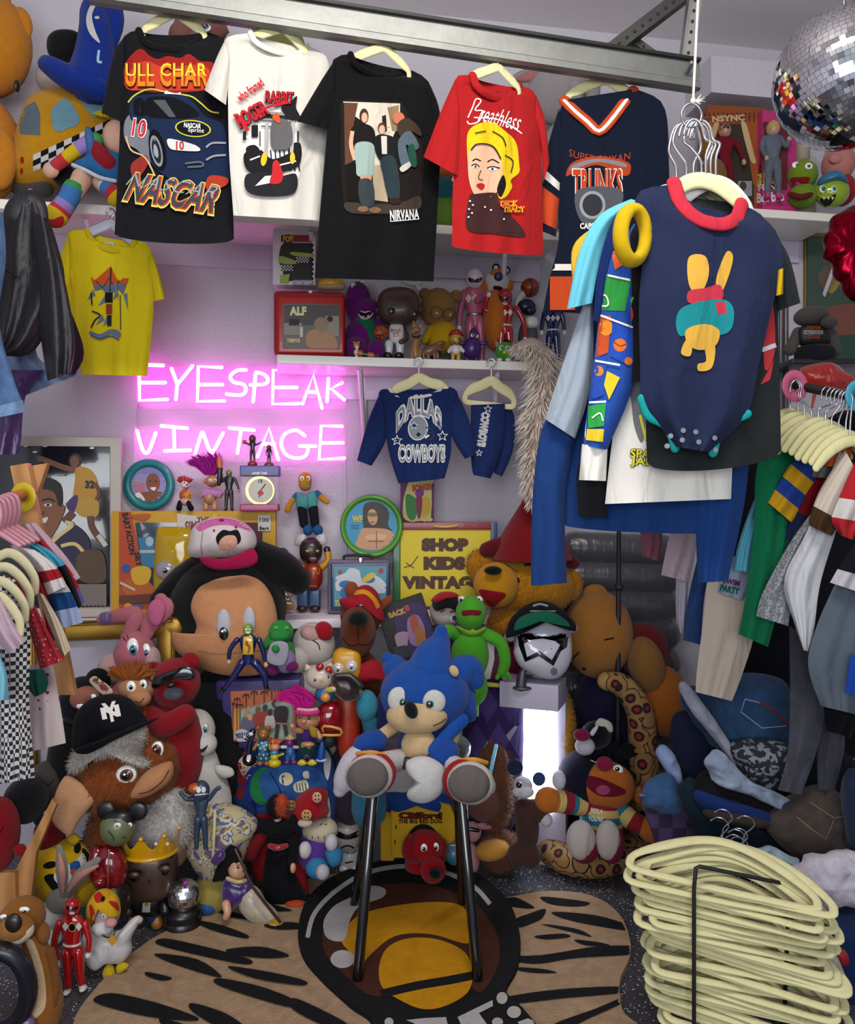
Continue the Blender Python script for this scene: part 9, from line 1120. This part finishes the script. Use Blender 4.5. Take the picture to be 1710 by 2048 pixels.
# ================================================================ mirror ball
t = T('mirror_ball', 'large mirrored disco ball hanging at the top right', 'disco ball', 1688, 158, 2.15); R_ = 134*2.15/FPX; C_ = P(1688, 158, 2.15)
mb = MB(); mb.ball(C_, R_*.985, R_*.985, R_*.985, 'k#6a6a6c', n=32, m=20); t.part('core', mb); mb = MB(); nr = 40; tilt = rotY(-8) @ Matrix.Rotation(radians(-10), 3, 'X')
for i in range(nr):
    th = pi*(i+.5)/nr; nc = max(3, int(2*pi*R_*sin(th)/(pi*R_/nr)))
    for j in range(nc):
        ph = 2*pi*(j+(i % 2)*.5)/nc; n = Vector((sin(th)*cos(ph), sin(th)*sin(ph), cos(th))); e1 = Vector((-sin(ph), cos(ph), 0)); e2 = n.cross(e1); s_ = pi*R_/nr*.47
        n2 = (n+Vector([random.uniform(-.035, .035) for _ in range(3)])).normalized(); a = (e1-n2*e1.dot(n2)).normalized(); b_ = n2.cross(a)
        mb.add([C_+tilt @ (n*R_+a*x*s_+b_*y*s_) for x, y in ((-1, -1), (1, -1), (1, 1), (-1, 1))], [(0, 1, 2, 3)], 'm#e6e6ea', True)
q = t.part('mirror_tiles', mb); q['kind'] = 'stuff'; mat('m#e6e6ea').node_tree.nodes['Principled BSDF'].inputs['Roughness'].default_value = .04
mb = MB(); mb.tube([(C_+Vector((0, 0, R_)), .003), (C_+Vector((0, 0, R_+1.2)), .003)], 'm#999999', n=6, sm=0); t.part('chain', mb)
# ================================================================ floor things
def floor_slab(mb, pts, key, h, z0=0, sm=True, side=None):
    pts = smooth(pts, 6, True) if sm else pts; f = [PF(x, y, z0+h) for x, y in pts]; mb.slab([p for p in f], [Vector((p.x, p.y, z0)) for p in f], key, side)
def furm(name, c1, c2):
    m, nt, b, tc = node_mat(name, c1, .95, (260, 1.0, .006)); n = nt.nodes.new('ShaderNodeTexNoise'); n.inputs['Scale'].default_value = 18; n.inputs['Detail'].default_value = 6; n.inputs['Distortion'].default_value = 1.2
    mx = nt.nodes.new('ShaderNodeMix'); mx.data_type = 'RGBA'; mx.inputs[6].default_value = (*lin(c1), 1); mx.inputs[7].default_value = (*lin(c2), 1); nt.links.new(tc.outputs['Object'], n.inputs['Vector']); nt.links.new(n.outputs['Fac'], mx.inputs[0]); nt.links.new(mx.outputs[2], b.inputs['Base Color']); b.inputs['Specular IOR Level'].default_value = .1; return 'N'+name
TG = furm('tiger_pile', '#b89a7c', '#806850'); BK = furm('black_pile', '#151416', '#1f1e20'); GD = furm('golden_pile', '#cc9014', '#a06c0c'); BR = furm('brown_pile', '#3c2118', '#4a2a1e'); WH = furm('white_pile', '#b5b0ae', '#9a9594')
t = T('tiger_rug', 'fluffy tiger-striped rug lying under the round rug', 'rug', 700, 1960, 2.4); mb = MB()
floor_slab(mb, [(150, 2060), (205, 1960), (300, 1880), (390, 1835), (480, 1790), (560, 1770), (700, 1745), (900, 1760), (985, 1795), (1090, 1782), (1180, 1790), (1240, 1830), (1262, 1900), (1240, 1960), (1245, 2020), (1275, 2075), (1000, 2110), (600, 2110), (300, 2100)], TG, .018); t.part('rug', mb); RG = mb
st = []
for q in ([(1010, 1788), (1040, 1800), (1058, 1815), (1020, 1810)], [(1095, 1795), (1130, 1798), (1165, 1805), (1150, 1812), (1110, 1808)], [(1130, 1826), (1190, 1832), (1240, 1850), (1245, 1860), (1180, 1848), (1140, 1836)], [(1100, 1850), (1150, 1858), (1172, 1872), (1150, 1866)], [(1080, 1872), (1120, 1868), (1130, 1874), (1095, 1878)], [(1160, 1880), (1200, 1886), (1210, 1892), (1175, 1890)], [(1040, 1838), (1060, 1828), (1082, 1820), (1078, 1836), (1062, 1846), (1045, 1852)], [(1035, 1912), (1100, 1910), (1180, 1895), (1240, 1895), (1235, 1908), (1150, 1915), (1090, 1925)], [(1035, 1935), (1080, 1938), (1100, 1945), (1060, 1944)], [(1040, 1995), (1120, 1980), (1215, 1975), (1218, 1985), (1130, 1995), (1060, 2004)], [(1130, 2045), (1190, 2018), (1235, 1995), (1225, 2010), (1180, 2035), (1150, 2052)],
  [(400, 1842), (440, 1850), (480, 1868), (475, 1874), (430, 1860)], [(350, 1880), (400, 1892), (470, 1915), (465, 1925), (395, 1908), (340, 1890)], [(330, 1910), (390, 1920), (425, 1950), (400, 1945), (350, 1925)], [(215, 2000), (240, 1990), (300, 2005), (360, 2030), (355, 2038), (290, 2030), (230, 2012)], [(300, 1945), (335, 1955), (322, 1960), (300, 1952)], [(470, 1900), (520, 1895), (560, 1910), (530, 1915), (490, 1910)], [(540, 1850), (580, 1845), (600, 1855), (560, 1858)], [(460, 1960), (520, 1975), (570, 2000), (560, 2010), (500, 1990), (455, 1970)], [(600, 2000), (640, 2020), (680, 2048), (650, 2050), (600, 2020)], [(400, 2010), (450, 2030), (480, 2060), (450, 2060), (400, 2025)], [(500, 1800), (540, 1808), (570, 1820), (530, 1818)], [(580, 1780), (620, 1790), (640, 1800), (600, 1798)], [(480, 1935), (540, 1945), (590, 1960), (585, 1968), (520, 1956)], [(440, 1820), (470, 1826), (500, 1838), (465, 1834)], [(330, 2040), (370, 2052), (390, 2075), (350, 2066)]):
    cx, cy = sum(a for a, b in q)/len(q), sum(b for a, b in q)/len(q); st.append(('c', [(cx+(a-cx)*1.4, cy+(b-cy)*1.15) for a, b in q], BK))
t.part('stripes', marks(RG, st))
t = T('round_rug', 'round black-edged rug with brown and golden patches and a white trim', 'rug', 820, 1900, 2.6); mb = MB(); 
floor_slab(mb, [(597, 1850), (620, 1790), (680, 1745), (770, 1720), (860, 1718), (950, 1745), (1015, 1800), (1040, 1870), (1035, 1930), (1012, 1980), (1045, 2015), (1080, 2060), (1100, 2110), (760, 2110), (745, 2040), (700, 2005), (640, 1950), (605, 1905)], BK, .016, .018); q = t.part('rug', mb); R2 = mb
# patches: plain rounded fields of colour, no recognisable figure
t.part('pile_patches', marks(R2, [('c', [(645, 1870), (670, 1815), (740, 1775), (850, 1768), (940, 1800), (985, 1850), (1000, 1905), (985, 1955), (955, 1985), (905, 1935), (800, 1985), (740, 1990), (690, 1950), (655, 1915)], BR),
  ('c', [(682, 1878), (700, 1845), (740, 1822), (830, 1806), (915, 1808), (944, 1845), (940, 1880), (925, 1886), (860, 1868), (790, 1872), (740, 1910), (722, 1930), (700, 1905)], GD),
  ('c', [(758, 1935), (775, 1895), (820, 1876), (880, 1880), (930, 1905), (945, 1945), (935, 1985), (890, 2012), (845, 2018), (800, 2000), (765, 1975)], GD), ('s', [(762, 1988), (830, 1972), (900, 1960), (950, 1950)], 17, BK),
  ('c', [(650, 1870), (648, 1840), (668, 1812), (700, 1795), (740, 1772), (770, 1778), (765, 1795), (720, 1812), (700, 1840), (690, 1878), (668, 1882)], WH), ('c', ell(685, 1918, 24, 18), WH), ('s', [(615, 1875), (630, 1825), (680, 1775), (745, 1742), (830, 1732), (900, 1748), (950, 1775), (980, 1808)], 9, WH),
  ('p', [(812, 2040), (848, 2036), (892, 2034), (898, 2060), (860, 2060)], WH), ('p', [(915, 2034), (985, 2000), (986, 2012), (958, 2026), (975, 2050), (925, 2056)], WH), ('c', ell(1004, 1996, 11, 12), WH), ('c', ell(1028, 2024, 14, 12), WH), ('c', ell(995, 2044, 11, 9), WH), ('p', [(1035, 2044), (1062, 2034), (1075, 2060), (1050, 2064)], WH), ('c', ell(778, 2044, 9, 9), WH)]))
# ---- stool
t = T('bar_stool', 'round black stool with four straight legs carrying the blue plush', 'stool', 835, 1900, 2.62); S = Vector((P(835, 0, 2.62).x, 2.62, .64))
mb = MB(); mb.lathe(S, [(0, -.022), (.155, -.022), (.168, -.012), (.17, .006), (.162, .018), (0, .022)], 's#0b0c12', n=36); t.part('seat', mb)
for x, y, zx in ((714, 1962, -1), (957, 1962, 1), (707, 1808, -1), (926, 1806, 1)):
    f = PF(x, y, .034); top = Vector((S.x+zx*.125, S.y+(-.11 if y > 1900 else .11), .625)); f2 = Vector((f.x, f.y, .042)); mb = MB(); mb.tube([(f2, .0155), (top, .0155)], 'g#0a0a0c', n=12, sm=0); t.part('leg', mb)
mb = MB(); mb.tube([(S+Vector((.125*cos(a), .11*sin(a), -.35)), .006) for a in [2*pi*i/20 for i in range(20)]], 'g#0a0a0c', n=8, sm=1, closed=True)
# ---- stack of spare hangers on a wire stand
HG = []
t = T('hanger_stand', 'black wire stand threaded through the stack of cream hangers', 'stand', 1480, 2000, 2.05)
mb = MB(); mb.tube([(P(x, y, d), .0052) for x, y, d in ((1388, 2110, 2.0), (1388, 1776, 2.0), (1392, 1736, 2.0), (1400, 1733, 2.0), (1572, 1768, 2.06), (1580, 1776, 2.06), (1576, 1830, 2.06), (1566, 2110, 2.06))], 'k#0b0b0c', n=8, sm=0); t.part('wire_frame', mb)
mb = MB(); b0 = P(1478, 1000, 2.04); mb.box((b0.x, b0.y, .012), .17, .13, .011, 'k#0b0b0c', bev=.004); t.part('base_plate', mb)
for x, y, d in ((1388, 2100, 2.0), (1566, 2100, 2.06)):
    p = P(x, y, d); mb = MB(); mb.tube([(Vector((p.x, p.y, .02)), .0052), (p, .0052)], 'k#0b0b0c', n=8, sm=0); t.part('upright', mb)
hp = [(-1, 0, .35), (-.72, -.015, .62), (-.34, -.04, .9), (0, -.05, 1.0), (.34, -.04, .9), (.72, -.015, .62), (1, 0, .3), (1.06, 0, .12), (1.0, 0, 0), (.6, 0, -.02), (0, 0, -.03), (-.6, 0, -.02), (-1.02, 0, 0), (-1.08, 0, .16)]
proto = None
for i in range(38):
    yc = 1768+i*11; z = 1.4-(yc-HY)/FPX*2.02
    if z < .06: break
    x = P(1462+random.uniform(-20, 20)+(i > 8)*4, 0, 2.0).x; rz = radians(-17+random.uniform(-10, 10)); tl = radians(random.uniform(-2.5, 2.5)-4)
    if proto is None:
        r = bpy.data.objects.new('velvet_hanger', None); COL.objects.link(r); put(r, 'cream velvet hanger lying flat in the tall stack at bottom right', 'hanger', 'spare cream hangers in the stack')
        mb = MB(); W_ = .20; mb.tube([((a*W_, .16*c_-.02, 0), .0145 if c_ > .3 and abs(a) < .9 else .0105) for a, b_, c_ in hp], 'f#c4be90', n=10, sm=4, closed=True, flatx=.45, up=(0, 0, 1))
        q = bpy.data.objects.new('hanger_body', mesh('hanger_body', mb)); COL.objects.link(q); q.parent = r
        mb = MB(); mb.tube([((0, .14, 0), .0018), ((0, .19, 0), .0018), ((.012, .215, 0), .0018), ((.022, .24, 0), .0018), ((.012, .262, 0), .0018), ((-.008, .266, 0), .0018), ((-.022, .25, 0), .0018)], 'm#b9bcc4', n=6, sm=4)
        h = bpy.data.objects.new('hook', mesh('hook', mb)); COL.objects.link(h); h.parent = r; proto = (r, q, h)
    else:
        r, q, h = (o.copy() for o in proto)
        for o in (r, q, h): COL.objects.link(o)
        q.parent = r; h.parent = r
    r['label'] = nth(i)+' cream velvet hanger in the tall stack at bottom right'
    r.location = (x+(.002*i), 2.03, z); r.rotation_euler = (radians(19), tl+radians(9), rz); r.scale = (1+random.uniform(-.02, .05),)*3
# ---- rest each thing on the surface right below it
bpy.context.view_layer.update()
for o in [o for o in COL.objects if o.parent is None and o.type == 'EMPTY']:
    zs = [(c.matrix_world @ v.co).z for c in o.children_recursive if c.type == 'MESH' for v in c.data.vertices]
    if not zs or 'rug' in o.name or o.get('category') in ('t-shirt', 'jersey', 'sweatshirt', 'bodysuit', 'jacket', 'trousers', 'shorts', 'neon sign', 'shirt', 'dress', 'blouse', 'cardigan', 'stole', 'cord', 'rail', 'hat', 'cap', 'disco ball', 'clothes rack'): continue
    z = min(zs); sf = [0, .943, 1.356]+([1.965] if z < 2.05 and 'shelf' not in o.name else [])
    for s in sf:
        if .0005 < abs(z-s) < .045 and 'hanger' not in o.name and 'bracket' not in o.name: o.location.z += s-z; break
